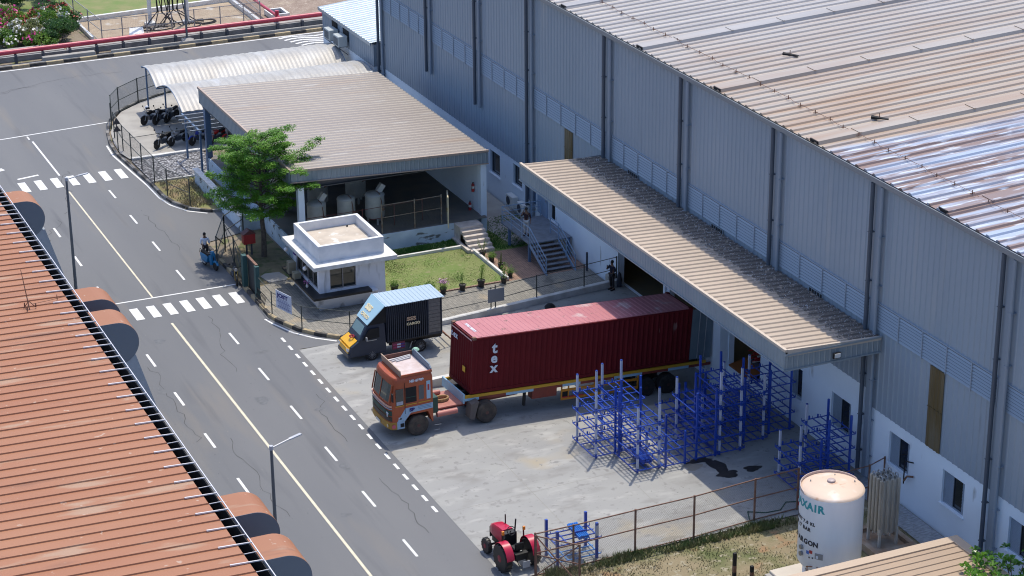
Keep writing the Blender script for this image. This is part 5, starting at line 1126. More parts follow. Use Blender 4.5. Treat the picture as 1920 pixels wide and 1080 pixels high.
loft([(.92, 0, 0), (1.2, 0, 0)], front).build('lower_front', ORG, TK, local=True)
front2 = [(px - .05 if px < .5 else px, py) for px, py in front]
BU = loft([(.55, .05, .01), (.62, 0, 0), (.86, 0, 0), (.93, .03, 0)], front2).build('bumper', TYW, TK, local=True)
for yy in (.12, 2.28): MB().lathe([(.01, -.03), (.07, -.02), (.09, 0)], (-.06 if yy < 1 else -.06, yy + (.1 if yy < 1 else -.1), .76), 14, 'x').build('headlight', mat('lamp_amber', (.7, .55, .35), .2), BU, local=True)
MB().lathe([(.01, -.02), (.10, -.018), (.10, .0)], (.16, -.01, .74), 16, 'y').build('red_disc', mat('pink_red', (.55, .10, .14), .5), BU, local=True)
MB().box(-.155, .95, .64, -.135, 1.45, .76).build('number_plate', TRIMW, BU, local=True)
MB().box(.34, -.012, .56, .72, .006, .93).build('step_panel', TLB, TK, local=True); MB().box(.50, -.016, .64, .70, -.012, .84).build('step_hole', BLACK, TK, local=True)
# wheel arch rear leg and box body side behind the wheel
MB().prism([(1.95, 1.2), (2.2, 1.2), (2.2, .62), (2.15, .62)], 'y', 0, .5).build('arch_panel', ORG, TK, local=True)
MB().prism([(1.95, 1.2), (2.2, 1.2), (2.2, .62), (2.15, .62)], 'y', 1.9, 2.4).build('arch_panel', ORG, TK, local=True)
MB().prism([(.72, .92), (.72, 1.2), (1.02, 1.2)], 'y', 0, .5).build('arch_panel', ORG, TK, local=True)
MB().box(.75, .5, .7, 2.15, 1.9, 1.19).build('engine', CHS, TK, local=True)
# stripe with lettering
MB().prism([(2.19, 1.62), (2.19, 1.34), (1.05, 1.30), (.74, .93), (.34, .93), (.78, 1.58)], 'y', -.014, -.001).build('stripe', TLB, TK, local=True)
text('lettering', 'SP', .22, (.98, -.018, 1.38), (1, 0, 0), (0, 0, 1), NAVY, TK, bold=.014, sx=1.2)
for k in range(3): MB().box(1.42, -.018, 1.55 - .07 * k, 2.1, -.0145, 1.57 - .07 * k).build('text_line', mat('stripe_ink', (.08, .16, .30), .6), TK, local=True)
text('lettering', 'HD 61909', .17, (1.02, -.004, 2.86), (1, 0, 0), (0, -.0, 1), CWT, TK, bold=.01, ext=.012)
# front bands following the bowed nose
def band(z0, z1, o, m_, nm, i0=1, i1=9, dx=0.):
    P = plan[i0:i1 + 1]; b = MB(); vs = []
    c = (1.3, 1.2)
    for px, py in P:
        d = Vector((px - c[0], (py - c[1]) * .6)).normalized() * o; vs += [(px + dx + d.x, py + d.y, z0), (px + dx + d.x, py + d.y, z1), (px + dx + d.x * .2, py + d.y * .2, z1), (px + dx + d.x * .2, py + d.y * .2, z0)]
    fs = []
    for i in range(len(P) - 1):
        a = 4 * i; fs += [(a, a + 4, a + 5, a + 1), (a + 1, a + 5, a + 6, a + 2), (a + 3, a + 2, a + 6, a + 7), (a, a + 3, a + 7, a + 4)]
    fs += [(0, 1, 2, 3), tuple(len(vs) - 4 + q for q in (3, 2, 1, 0))]
    return b.add(vs, fs).build(nm, m_, TK, local=True)
band(1.28, 1.52, .03, TGR, 'grille', 2, 8); band(1.00, 1.22, .028, mat('grille_dark', (.04, .035, .03), .5), 'lower_grille', 2, 8); band(1.62, 1.66, .045, mat('chrome_blue', (.35, .42, .5), .3), 'trim_strip', 2, 8); band(1.72, 1.80, .06, mat('trim_salmon', (.62, .36, .27), .4), 'trim_strip', 2, 8)
text('lettering', 'T', .26, (-.06, .30, 1.26), (.0, -1, 0), (0, 0, 1), CWT, TK, bold=.02, ext=.02)
for a, z in ((.52, 1.03),): MB().box(.42, -.012, 1.02, .62, -.001, 1.16).build('badge', CWT, TK, local=True); MB().box(.46, -.015, 1.05, .58, -.012, 1.12).build('badge_mark', BLACK, TK, local=True)
# windscreen
def wind(i0, i1, nm):
    P = plan[i0:i1 + 1]; vs = []
    for px, py in P:
        for z, dx in ((1.93, .045), (2.78, .225)): vs.append((px + dx - .014, py, z))
    vs2 = [(v[0] + .01, v[1], v[2]) for v in vs]; n = len(vs); fs = []
    for i in range(len(P) - 1): a = 2 * i; fs += [(a, a + 2, a + 3, a + 1), (n + a, n + a + 1, n + a + 3, n + a + 2)]
    return MB().add(vs + vs2, fs).build(nm, mat('truck_glass', (.03, .055, .055), .05, spec=1), TK, local=True)
wind(3, 5, 'windscreen'); wind(5, 7, 'windscreen')
b = MB(); b.beam((-.04, 1.2, 1.9), (.14, 1.2, 2.8), .05); b.beam((.0, .17, 1.9), (.2, .17, 2.8), .05); b.beam((0, 2.23, 1.9), (.2, 2.23, 2.8), .05); b.build('screen_pillar', ORG, TK, local=True)
b = MB(); b.box(.30, -.012, 1.78, .70, -.003, 2.62); b.build('quarter_window', GLASS, TK, local=True)
MB().box(.33, -.016, 1.80, .66, -.013, 1.98).build('window_sticker', mat('sticker', (.4, .4, .45), .6), TK, local=True)
DW = MB().box(.80, -.012, 1.84, 1.36, -.003, 2.62).build('door_window', BLACK, TK, local=True); MB().box(.80, -.02, 2.1, 1.36, -.013, 2.13).build('grab_bar', TGR, DW, local=True)
MB().box(1.48, -.012, 1.9, 1.74, -.003, 2.62).build('rear_window', mat('smoky', (.08, .09, .10), .2), TK, local=True)
MB().box(1.88, -.012, 1.86, 2.08, -.003, 2.78).build('emblem_plate', mat('emblem_blue', (.33, .50, .62), .5), TK, local=True); MB().box(1.93, -.015, 2.3, 2.03, -.012, 2.6).build('emblem_figure', RED, TK, local=True)
for a, c in ((.28, .72), (.80, 1.36), (1.46, 2.08)): MB().box(a, -.014, 1.72, c, -.002, 1.76).build('yellow_line', TYL, TK, local=True)
MB().tube((.76, -.02, 1.3), (.76, -.02, 2.9), .012).build('door_seam', BLACK, TK, local=True)
b = MB(); b.beam((.18, -.02, 2.5), (.02, -.3, 2.5), .02); b.box(-.02, -.42, 2.2, .02, -.22, 2.6); b.build('mirror', BLACK, TK, local=True)
# roof carrier
CA = MB().box(.72, .14, 3.165, 2.12, 2.26, 3.20).build('roof_tray', mat('tray_dust', (.50, .40, .37), .8, col2=(.58, .50, .48), scale=3, obj=True), TK, local=True)
MB().hexa([(.60, .05, 3.16), (.66, .05, 3.16), (.66, 2.35, 3.16), (.60, 2.35, 3.16), (.55, .05, 3.52), (.60, .05, 3.52), (.60, 2.35, 3.52), (.55, 2.35, 3.52)]).build('front_board', mat('board_tan', (.38, .28, .20), .7), CA, local=True)
MB().box(.60, .04, 3.165, 2.2, .09, 3.28).build('side_board', ORG, CA, local=True); MB().box(.60, 2.31, 3.165, 2.2, 2.36, 3.40).build('side_board', mat('board_brown', (.16, .07, .05), .7), CA, local=True)
MB().prism([(.08, 3.17), (2.32, 3.17), (2.32, 3.42), (2.1, 3.55), (.3, 3.5), (.08, 3.36)], 'x', 2.14, 2.20).build('back_board', mat('board_blue_grey', (.16, .21, .27), .7), CA, local=True)
MB().lathe([(.01, 0), (.16, 0), (.18, .06), (.1, .14), (.01, .16)], (2.3, 2.2, 3.4), 14).build('green_cap', mat('cap_green', (.25, .45, .33), .6), CA, local=True)
b = MB(); b.beam((.75, 2.0, 3.24), (2.0, 2.2, 3.24), .06); b.beam((.9, 1.85, 3.24), (2.0, 2.1, 3.24), .05); b.beam((1.1, 1.78, 3.23), (1.9, 1.9, 3.25), .05); b.build('loose_bars', mat('bars_pale', (.5, .5, .5), .5), CA, local=True)
# chassis behind the cab
b = MB(); b.box(2.1, .75, .72, 7.0, .88, 1.0); b.box(2.1, 1.52, .72, 7.0, 1.65, 1.0); b.box(2.3, .88, .74, 2.5, 1.52, .96); b.box(6.8, .88, .74, 7.0, 1.52, .96)
b.build('chassis_rail', TRD, TK, local=True)
MB().box(2.55, .35, 1.0, 4.0, 2.05, 1.06).build('deck_plate', mat('deck_salmon', (.42, .17, .13), .6, col2=(.34, .13, .10), scale=4, obj=True), TK, local=True)
MB().box(2.25, .15, .95, 2.52, 2.25, 1.75).build('rear_box', TGR, TK, local=True)
MB().tube((2.45, .15, .85), (3.5, .15, .85), .14, 14).build('air_tank', mat('tank_salmon', (.45, .16, .13), .5), TK, smooth=True, local=True)
MB().tube((2.6, 1.75, 1.2), (3.3, 1.75, 1.2), .12, 14).build('air_tank', mat('tank_salmon', (.45, .16, .13), .5), TK, smooth=True, local=True)
b = MB()
for k in range(5): b.path([(3.1 + .36 * math.cos(a), 1.1 + .24 * math.sin(a), 1.10 + .025 * k) for a in [2 * PI * q / 16 for q in range(17)]], .035, 6)
b.build('rope_coil', mat('rope', (.42, .27, .12), .9), TK, local=True)
b = MB(); b.hexa([(4.05, -.12, .38), (4.30, -.12, .30), (4.30, .42, .30), (4.05, .42, .38), (4.15, -.12, 1.12), (4.55, -.12, 1.2), (4.55, .42, 1.2), (4.15, .42, 1.12)]); b.build('mudguard', mat('mud_grey', (.12, .10, .09), .8), TK, local=True)
b = MB(); b.box(4.4, .6, 1.0, 5.6, 1.8, 1.12); b.build('fifth_wheel', CHS, TK, local=True)
RR = mat('rim_brown', (.10, .035, .03), .7, col2=(.16, .08, .06), scale=6)
DIRT = mat('dusty_tyre', (.05, .042, .036), .9, col2=(.11, .085, .065), scale=3, lo=.4, hi=.7, obj=True)
for yy, sd_ in ((.16, -1), (2.24, 1)): wheel(TK, 1.45, yy, .53, .53, .30, RR, side=sd_, tyre=DIRT)
for yy, sd_ in ((.14, -1), (2.2, 1)): wheel(TK, 4.98, yy, .51, .53, .5, RR, side=sd_, tyre=DIRT)
b = MB(); b.tube((1.45, .2, .53), (1.45, 2.2, .53), .07); b.tube((4.98, .2, .52), (4.98, 2.2, .52), .1); b.build('axle', CHS, TK, local=True)
b = MB(); b.beam((2.25, -.02, .42), (2.6, -.02, .40), .03); b.beam((2.2, -.02, .15), (2.5, -.02, .15), .03); b.build('pedal_step', GALV, TK, local=True)
# ------------------------------------------------ small delivery truck
VN = thing('delivery_truck', 'small dark blue box truck with yellow nose and pale ribbed roof near the fence', 'delivery truck', (34.1, 97.35, 0))
NV = mat('van_navy', (.012, .022, .045), .4, 0, col2=(.018, .03, .055), scale=2); VY = mat('van_yellow', (.78, .42, .015), .4); VR = mat('van_roof_blue', (.38, .48, .56), .45, .1)
b = MB(); prof = [(.02, .38), (.0, .62), (.10, .92), (.50, 1.16), (1.0, 1.94), (1.25, 2.02), (1.95, 2.02), (2.02, 1.9), (2.05, .38)]
def side_loft(prof, y0, y1, inset):
    b = MB(); n = len(prof); vs = []
    for y, s in ((y0, 1), (y0 + .08, 0), (y1 - .08, 0), (y1, 1)):
        for px, pz in prof: cx, cz = 1.2, 1.1; k = inset * s; vs.append((px + (cx - px) * k * .6, y + (0 if pz < 1.1 or y in (y0 + .0801,) else (pz - 1.1) * .10 * (1 if y < 1 else -1)), pz + (cz - pz) * k if pz > 1.1 else pz))
    fs = [tuple(range(n)), tuple(range(4 * n - 1, 3 * n - 1, -1))]
    for k in range(3):
        for i in range(n): j = (i + 1) % n; fs.append((k * n + i, k * n + j, (k + 1) * n + j, (k + 1) * n + i))
    return b.add(vs, fs)
side_loft(prof, 0, 1.6, .06).build('cab', NV, VN, smooth=False)if False else side_loft(prof, 0, 1.6, .06).build('cab', NV, VN, local=True)
MB().hexa([(.02, .10, .66), (.02, .10, .60), (.02, 1.5, .60), (.02, 1.5, .66), (.06, .12, .93), (.50, .16, 1.20), (.50, 1.44, 1.20), (.06, 1.48, .93)]).build('bonnet', VY, VN, local=True)
MB().box(-.035, .15, .52, .0, 1.45, .86).build('nose_panel', VY, VN, local=True)
MB().bbox(-.06, .02, .32, .14, 1.58, .55, .03).build('bumper', NV, VN, local=True)
for yy in (.14, 1.28): MB().box(-.05, yy, .66, .06, yy + .2, .82).build('headlight', mat('lamp_clear', (.7, .72, .75), .1), VN, local=True)
MB().hexa([(.535, .17, 1.19), (.545, .17, 1.185), (.545, 1.43, 1.185), (.535, 1.43, 1.19), (.94, .22, 1.89), (.96, .22, 1.88), (.96, 1.38, 1.88), (.94, 1.38, 1.89)]).build('windscreen', mat('van_glass', (.10, .20, .24), .06, spec=1), VN, local=True)
MB().prism([(.74, 1.22), (1.0, 1.62), (1.12, 1.78), (1.66, 1.78), (1.66, 1.25)], 'y', -.006, .03).build('door_window', BLACK, VN, local=True)
b = MB(); b.beam((.95, .02, 1.3), (.92, -.16, 1.38), .02); b.box(.86, -.28, 1.26, .92, -.12, 1.44); b.build('mirror', GALV, VN, local=True)
MB().box(.95, -.012, 1.13, 1.5, -.002, 1.17).build('door_trim', GALV, VN, local=True)
b = MB(); 
for k in range(14): a = k * 2.4; b.lathe([(.01, -.04), (.05, 0), (.01, .04)], (.42 + .10 * math.cos(a), .72 + .14 * math.sin(a), 1.24 + .02 * (k % 3)), 8)
b.build('garland', mat('garland_red', (.30, .02, .04), .7), VN, local=True)
b = MB(); b.ribs((2.12, .02, .88), (2.2, 0, 0), (0, 0, 2.0), (0, -1, 0), .11, .4, .018, sl=.2, t=.002); b.ribs((2.1, 0, .88), (0, 1.75, 0), (0, 0, 2.0), (-1, 0, 0), .12, .4, .015, t=.002)
b.box(2.12, .02, .86, 5.15, 1.75, 2.90); b.build('cargo_box', NV, VN, local=True)
b = MB()
for k in range(9): b.box(4.38, -.012, 1.0 + k * .205, 5.04, .019, 1.19 + k * .205)
b.build('slatted_panel', mat('panel_grey', (.13, .125, .125), .6, col2=(.17, .165, .16), scale=6), VN, local=True)
for x in (4.34, 5.08): MB().box(x, -.03, .9, x + .05, .01, 2.88).build('door_post', NV, VN, local=True)
b = MB(); b.ribs((2.0, -.08, 2.905), (3.25, 0, 0), (0, 1.92, 0), (0, 0, 1), .235, .25, .02, t=.02); b.build('roof', VR, VN, local=True)
SL = MB().hexa([(1.02, .06, 2.0), (1.04, .06, 1.97), (1.04, 1.55, 1.97), (1.02, 1.55, 2.0), (1.98, -.06, 2.95), (2.0, -.06, 2.92), (2.0, 1.82, 2.92), (1.98, 1.82, 2.95)]).build('wind_deflector', mat('deflector_sky', (.36, .56, .66), .4), VN, local=True)
MB().prism([(1.04, 1.95), (2.0, 2.9), (2.1, 2.9), (2.1, 1.95)], 'y', .08, .1).build('deflector_side', BLACK, VN, local=True)
CRM = mat('cream_letters', (.80, .68, .42), .5); dv = Vector((.96, 0, .95)).normalized()
text('lettering', 'SSS', .42, Vector((1.43, 1.42, 2.425)) , (0, -1, 0), dv, CRM, VN, bold=.018, ext=.012, sx=1.25)
text('lettering', 'CARGO', .26, Vector((1.16, 1.36, 2.16)), (0, -1, 0), dv, CRM, VN, bold=.01, ext=.012, sx=1.05)
text('lettering', 'SSS', .27, (3.18, -.03, 1.90), (1, 0, 0), (0, 0, 1), mat('gold_letters', (.48, .33, .22), .5), VN, bold=.012, sx=1.35)
text('lettering', 'CARGO', .19, (3.16, -.03, 1.64), (1, 0, 0), (0, 0, 1), CRM, VN, bold=.006, sx=1.1)
b = MB(); b.box(2.3, .3, .55, 5.2, .4, .8); b.box(2.3, 1.3, .55, 5.2, 1.4, .8); b.box(2.1, .05, .78, 5.15, 1.7, .86); b.build('chassis', CHS, VN, local=True)
UG = MB().box(2.35, -.0, .40, 3.05, .04, .80).build('under_guard', mat('guard_maroon', (.16, .03, .05), .6), VN, local=True)
for k, mm in enumerate((mat('stripe_magenta', (.35, .03, .12), .5), CWT, mat('stripe_purple', (.06, .04, .25), .5))):
    for r_ in range(2): MB().box(2.4 + .21 * k, -.006, .48 + .14 * r_, 2.6 + .21 * k, -.001, .56 + .14 * r_).build('guard_stripe', mm, UG, local=True)
RG = mat('alloy_grey', (.28, .29, .31), .35, .6)
for wx in (1.25, 3.92):
    for yy, sd_ in ((.12, -1), (1.5, 1)): wheel(VN, wx, yy, .33, .33, .2, RG, side=sd_, spokes=12)
b = MB(); b.beam((5.2, .1, .85), (5.65, .1, .38), .05); b.beam((5.2, 1.6, .85), (5.65, 1.6, .38), .05); b.beam((5.65, .1, .38), (5.65, 1.6, .38), .06); b.beam((5.4, .1, .62), (5.4, 1.6, .62), .05); b.build('tail_frame', RUST, VN, local=True)
b = MB(); b.beam((4.4, .0, .7), (4.62, .0, .35), .03); b.beam((3.45, .0, .7), (3.3, .0, .35), .03); b.build('mud_flap', GALV, VN, local=True)

# ------------------------------------------------ tractor (faces +y)
TRR = mat('tractor_red', (.45, .012, .045), .28, 0); TRK = mat('tractor_black', (.012, .012, .013), .5)
TC = thing('tractor', 'small red farm tractor with black seat parked at the yard corner by the fence', 'tractor', (33.25, 74.62, 0)); TC.rotation_euler = (0, 0, R(4))
def xsec(mb, sec):
    n = len(sec[0][1]); vs = []
    for y, pr in sec: vs += [(x, y, z) for x, z in pr]
    fs = [tuple(range(n)), tuple(range(len(vs) - 1, len(vs) - n - 1, -1))]
    for k in range(len(sec) - 1):
        for i in range(n): j = (i + 1) % n; fs.append((k * n + i, k * n + j, (k + 1) * n + j, (k + 1) * n + i))
    return mb.add(vs, fs)
def hood(w_, z0, z1): return [(-w_, z0), (-w_, z1 - .12), (-w_ * .78, z1 - .02), (0, z1), (w_ * .78, z1 - .02), (w_, z1 - .12), (w_, z0)]
xsec(MB(), [(.85, hood(.30, .80, 1.42)), (1.2, hood(.29, .80, 1.40)), (1.75, hood(.27, .80, 1.32)), (2.0, hood(.24, .82, 1.20)), (2.06, hood(.20, .85, 1.08))]).build('bonnet', TRR, TC, smooth=True, local=True)
MB().box(-.2, .1, .45, .2, 1.9, .8).build('engine', TRK, TC, local=True)
MB().box(-.22, 2.04, .55, .22, 2.09, 1.02).build('grille', TRK, TC, local=True)
MB().box(-.28, .55, .8, .28, .85, 1.36).build('dashboard', TRK, TC, local=True)
b = MB(); b.path([(.19 * math.cos(a), .52 + .08 * math.sin(a), 1.48 + .17 * math.sin(a)) for a in [2 * PI * k / 14 for k in range(15)]], .018); b.tube((0, .7, 1.3), (0, .52, 1.48), .02); b.build('steering_wheel', TRK, TC, local=True)
S_ = MB().bbox(-.22, -.15, .85, .22, .25, .97, .04).build('seat', TRK, TC, local=True); MB().bbox(-.21, -.22, .95, .21, -.14, 1.25, .03).build('backrest', TRK, S_, local=True)
for sx_ in (-1, 1):
    b = MB(); xs = (sx_ * .44, sx_ * .80); vs = []
    for x in xs:
        for a in [R(q) for q in range(10, 171, 16)]: vs.append((x, .66 * math.cos(a) * .95, .60 + .70 * math.sin(a)))
    n = len(vs) // 2; fs = [(i, i + 1, n + i + 1, n + i) for i in range(n - 1)] ; vs2 = [(v[0], v[1], v[2] + .03) for v in vs]; fs2 = [tuple(q + 2 * n for q in f) for f in fs]
    b.add(vs + vs2, fs + fs2 + [(i, i + 1, 2 * n + i + 1, 2 * n + i) for i in range(n - 1)] + [(n + i, n + i + 1, 3 * n + i + 1, 3 * n + i) for i in range(n - 1)])
    b.build('fender', TRR, TC, local=True, smooth=True)
    b = MB(); b.beam((sx_ * .5, .35, 1.2), (sx_ * .5, .38, 1.62), .05); b.build('lamp_stalk', TRK, TC, local=True)
    MB().box(sx_ * .5 - .05, .28, 1.5, sx_ * .5 + .05, .36, 1.66).build('indicator', mat('amber_lens', (.75, .25, .02), .3), TC, local=True)
MB().tube((.24, 1.5, 1.3), (.24, 1.5, 1.75), .03).build('exhaust', TRK, TC, local=True) 
MB().tube((.3, .75, 1.36), (.34, .75, 1.85), .035).build('mirror_post', TRK, TC, local=True)
def tractor_wheel(x, y, r, w_, sd_):
    T = MB().lathe([(r * .55, -w_ / 2), (r * .9, -w_ / 2), (r * .96, -w_ / 2 + .04), (r * .96, w_ / 2 - .04), (r * .9, w_ / 2), (r * .55, w_ / 2)], (x, y, r), 30, 'x').build('wheel', TRK, TC, smooth=True, local=True)
    b = MB()
    for k in range(16):
        a = 2 * PI * k / 16
        for s in (-1, 1): b.hexa([(x + s * q[0] * w_ * .5, y + (r * q[2]) * math.cos(a + q[1]), r + (r * q[2]) * math.sin(a + q[1])) for q in ((0, 0, .93), (1, .12, .93), (1, .19, .93), (0, .07, .93), (0, 0, 1), (1, .12, 1), (1, .19, 1), (0, .07, 1))])
    b.build('lugs', RUBBER, T, local=True)
    MB().lathe([(.01, sd_ * .03), (r * .25, sd_ * .03), (r * .45, -sd_ * .03), (r * .56, sd_ * .02), (r * .58, 0)], (x + sd_ * w_ * .42, y, r), 24, 'x').build('rim', mat('rim_red', (.25, .012, .03), .5), T, smooth=True, local=True)
for sx_ in (-1, 1): tractor_wheel(sx_ * .68, 0, .62, .34, sx_); tractor_wheel(sx_ * .55, 1.72, .36, .2, sx_)
b = MB(); b.tube((-.6, 0, .62), (.6, 0, .62), .08); b.tube((-.5, 1.72, .36), (.5, 1.72, .36), .05); b.path([(-.2, -.2, .6), (-.25, -.75, .45)], .035); b.path([(.2, -.2, .6), (.25, -.75, .45)], .035); b.box(-.3, -.45, .55, .3, -.2, .85); b.build('axle', TRK, TC, local=True)
MB().box(-.15, -.78, .35, .2, -.76, .65).build('rear_plate', mat('plate_grey', (.35, .36, .38), .6), TC, local=True)
b = MB(); b.path([(.3, .0, 1.0), (.34, -.05, 1.3), (.2, -.1, 1.32), (.15, -.05, 1.0)], .015); b.path([(-.3, .4, .9), (-.34, .5, 1.2), (-.25, .55, 1.25)], .015); b.build('levers', TRK, TC, local=True)

# ------------------------------------------------ two wheelers (face +x)
def motorbike(label, x, y, rz, body, group='parked motorcycles', fork=None, z=.05, lean=0):
    t = thing('motorcycle', label, 'motorcycle', (x, y, z), group, rz); t.rotation_euler = (R(lean), 0, rz)
    for wx in (.66, -.62):
        T = MB().lathe([(.22, -.05), (.28, -.055), (.31, -.02), (.31, .02), (.28, .055), (.22, .05)], (wx, 0, .31), 22, 'y').build('wheel', RUBBER, t, smooth=True, local=True)
        b = MB(); b.lathe([(.03, -.04), (.05, -.03), (.05, .03), (.03, .04)], (wx, 0, .31), 10, 'y'); b.lathe([(.2, -.02), (.225, -.02), (.225, .02), (.2, .02)], (wx, 0, .31), 22, 'y')
        for k in range(10): a = 2 * PI * k / 10; b.tube((wx, 0, .31), (wx + .21 * math.cos(a), 0, .31 + .21 * math.sin(a)), .008, 4)
        b.build('rim', GALV, T, local=True)
    b = MB()
    for s in (-.08, .08): b.tube((.66, s, .31), (.42, s, .92), .022, 6)
    b.build('fork', fork or GALV, t, local=True)
    b = MB(); b.tube((.42, 0, .85), (-.1, 0, .35), .03); b.tube((.4, 0, .75), (-.55, 0, .68), .03); b.tube((-.1, 0, .35), (-.62, .09, .31), .03); b.box(-.15, -.14, .28, .25, .14, .58); b.tube((-.1, -.13, .3), (-.75, -.14, .36), .045, 8); b.build('engine', DARKP, t, local=True)
    xsec2 = MB().lathe([(.01, -.28), (.1, -.24), (.155, -.08), (.165, .08), (.12, .22), (.01, .28)], (.16, 0, .80), 12, 'x'); xsec2.build('tank', body, t, smooth=True, local=True)
    MB().hexa([(-.68, -.10, .76), (-.05, -.13, .70), (-.05, .13, .70), (-.68, .10, .76), (-.72, -.09, .86), (-.02, -.11, .80), (-.02, .11, .80), (-.72, .09, .86)]).build('seat', BLACK, t, local=True)
    b = MB(); b.path([(.30, -.36, 1.02), (.42, -.2, 1.0), (.42, .2, 1.0), (.30, .36, 1.02)], .018); b.build('handlebar', BLACK, t, local=True)
    b = MB()
    for s in (-1, 1): b.tube((.38, s * .25, 1.02), (.42, s * .32, 1.18), .008, 4); b.lathe([(.01, -.01), (.06, -.01), (.06, .01)], (.42, s * .34, 1.22), 10, 'x')
    b.build('mirror', BLACK, t, local=True)
    MB().lathe([(.01, -.06), (.08, -.03), (.1, .05), (.09, .06)], (.50, 0, .90), 12, 'x').build('headlight', GALV, t, smooth=True, local=True)
    b = MB(); b.hexa([(-.75, -.07, .62), (-.35, -.1, .6), (-.35, .1, .6), (-.75, .07, .62), (-.85, -.05, .76), (-.4, -.1, .74), (-.4, .1, .74), (-.85, .05, .76)]); b.build('tail', body, t, local=True)
    b = MB(); b.path([(.66 + .34 * math.cos(a), 0, .31 + .34 * math.sin(a)) for a in [R(q) for q in (30, 60, 90, 120, 150)]], .05, 6); b.build('mudguard', body, t, local=True)
    return t
BK = mat('bike_black', (.012, .012, .014), .3); BB = mat('bike_blue', (.02, .05, .35), .3); BRD = mat('bike_red', (.30, .012, .012), .35); BGY = mat('bike_silver', (.35, .36, .38), .35, .4)
motorbike('black motorcycle at the far left of the parked group, wheel towards the road', 35.9, 141.3, R(205), BK)
motorbike('black motorcycle with silver tank in the shade second from the left', 36.6, 141.1, R(210), BK)
motorbike('dark motorcycle with white and silver panels at the edge of the curved canopy shade', 37.3, 141.3, R(222), BGY)
motorbike('black motorcycle with wide tyre alone at the front edge of the parking shade', 35.2, 135.9, R(215), BK)
motorbike('grey motorcycle beside the lone front one in the parking shade', 36.3, 136.1, R(208), BGY)
motorbike('blue motorcycle behind the steel frame post', 37.6, 135.6, R(205), BB)
motorbike('dark red motorcycle between the steel frame posts', 38.7, 135.2, R(212), BRD)
motorbike('bright red motorcycle beside the shelter corner column', 39.7, 135.0, R(205), BRD)
motorbike('black motorcycle with golden fork standing by the gate in front of the blue scooter', 32.3, 110.9, R(258), BK, group=None, fork=mat('gold_fork', (.45, .28, .06), .4, .4), z=0)
# helmet on the bikes
t = thing('helmet', 'black and white helmet resting on the leftmost parked motorcycle', 'helmet', (35.75, 141.7, 1.0)); MB().lathe([(.12, -.08), (.15, 0), (.13, .09), (.06, .15), (.01, .16)], (35.75, 141.75, 1.02), 14).build('shell', CWT, t, smooth=True); MB().box(35.62, 141.6, .98, 35.88, 141.66, 1.08).build('visor', BLACK, t)
SB2 = mat('scooter_blue', (.01, .16, .33), .25)
def scooter(label, x, y, rz):
    t = thing('scooter', label, 'scooter', (x, y, 0), None, rz); t.rotation_euler = (0, 0, rz)
    for wx in (.62, -.55):
        T = MB().lathe([(.13, -.06), (.2, -.065), (.24, -.02), (.24, .02), (.2, .065), (.13, .06)], (wx, 0, .24), 20, 'y').build('wheel', RUBBER, t, smooth=True, local=True); MB().lathe([(.01, -.05), (.14, -.04), (.14, .04), (.01, .05)], (wx, 0, .24), 14, 'y').build('rim', GALV, T, local=True)
    def sec(x_, w_, z0, z1): return (x_, [( -w_, z0), (-w_ * 1.05, (z0 + z1) / 2), (-w_ * .6, z1), (w_ * .6, z1), (w_ * 1.05, (z0 + z1) / 2), (w_, z0)])
    b = MB(); S = [sec(-.85, .10, .55, .74), sec(-.6, .19, .40, .78), (sec(-.2, .2, .35, .76)), sec(0, .17, .35, .66)]
    n = 6; vs = []
    for x_, pr in S: vs += [(x_, y_, z_) for y_, z_ in pr]
    fs = [tuple(range(n)), tuple(range(4 * n - 1, 3 * n - 1, -1))] + [(k * n + i, k * n + (i + 1) % n, (k + 1) * n + (i + 1) % n, (k + 1) * n + i) for k in range(3) for i in range(n)]
    b.add(vs, fs).build('rear_body', SB2, t, smooth=True, local=True)
    MB().hexa([(-.72, -.12, .77), (.02, -.13, .73), (.02, .13, .73), (-.72, .12, .77), (-.76, -.1, .87), (.04, -.11, .82), (.04, .11, .82), (-.76, .1, .87)]).build('seat', BLACK, t, local=True)
    MB().box(-.05, -.16, .28, .42, .16, .34).build('footboard', DARKP, t, local=True)
    MB().hexa([(.36, -.2, .3), (.44, -.12, .3), (.44, .12, .3), (.36, .2, .3), (.30, -.24, .88), (.40, -.14, .95), (.40, .14, .95), (.30, .24, .88)]).build('front_shield', SB2, t, local=True)
    b = MB(); b.path([(.62 + .28 * math.cos(a), 0, .26 + .28 * math.sin(a)) for a in [R(q) for q in (20, 60, 100, 140)]], .07, 8); b.build('front_mudguard', SB2, t, smooth=True, local=True)
    MB().hexa([(.24, -.13, .95), (.44, -.09, .93), (.44, .09, .93), (.24, .13, .95), (.26, -.1, 1.08), (.40, -.07, 1.06), (.40, .07, 1.06), (.26, .1, 1.08)]).build('handle_cover', SB2, t, local=True)
    b = MB(); b.path([(.22, -.36, 1.04), (.30, -.12, 1.03), (.30, .12, 1.03), (.22, .36, 1.04)], .02); b.tube((.32, 0, .95), (.60, 0, .3), .03)
    for s in (-1, 1): b.tube((.28, s * .22, 1.04), (.30, s * .3, 1.22), .008, 4); b.lathe([(.01, -.01), (.06, -.01), (.06, .01)], (.3, s * .32, 1.26), 10, 'x')
    b.build('handlebar', BLACK, t, local=True); MB().path([(-.85, -.12, .72), (-.98, 0, .9), (-.85, .12, .72)], .015).build('grab_rail', BLACK, t, local=True)
    MB().tube((-.2, -.15, .25), (-.75, -.17, .32), .05, 8).build('exhaust', GALV, t, local=True)
scooter('bright blue scooter parked beside the open mesh gate leaf', 31.62, 113.6, R(285))
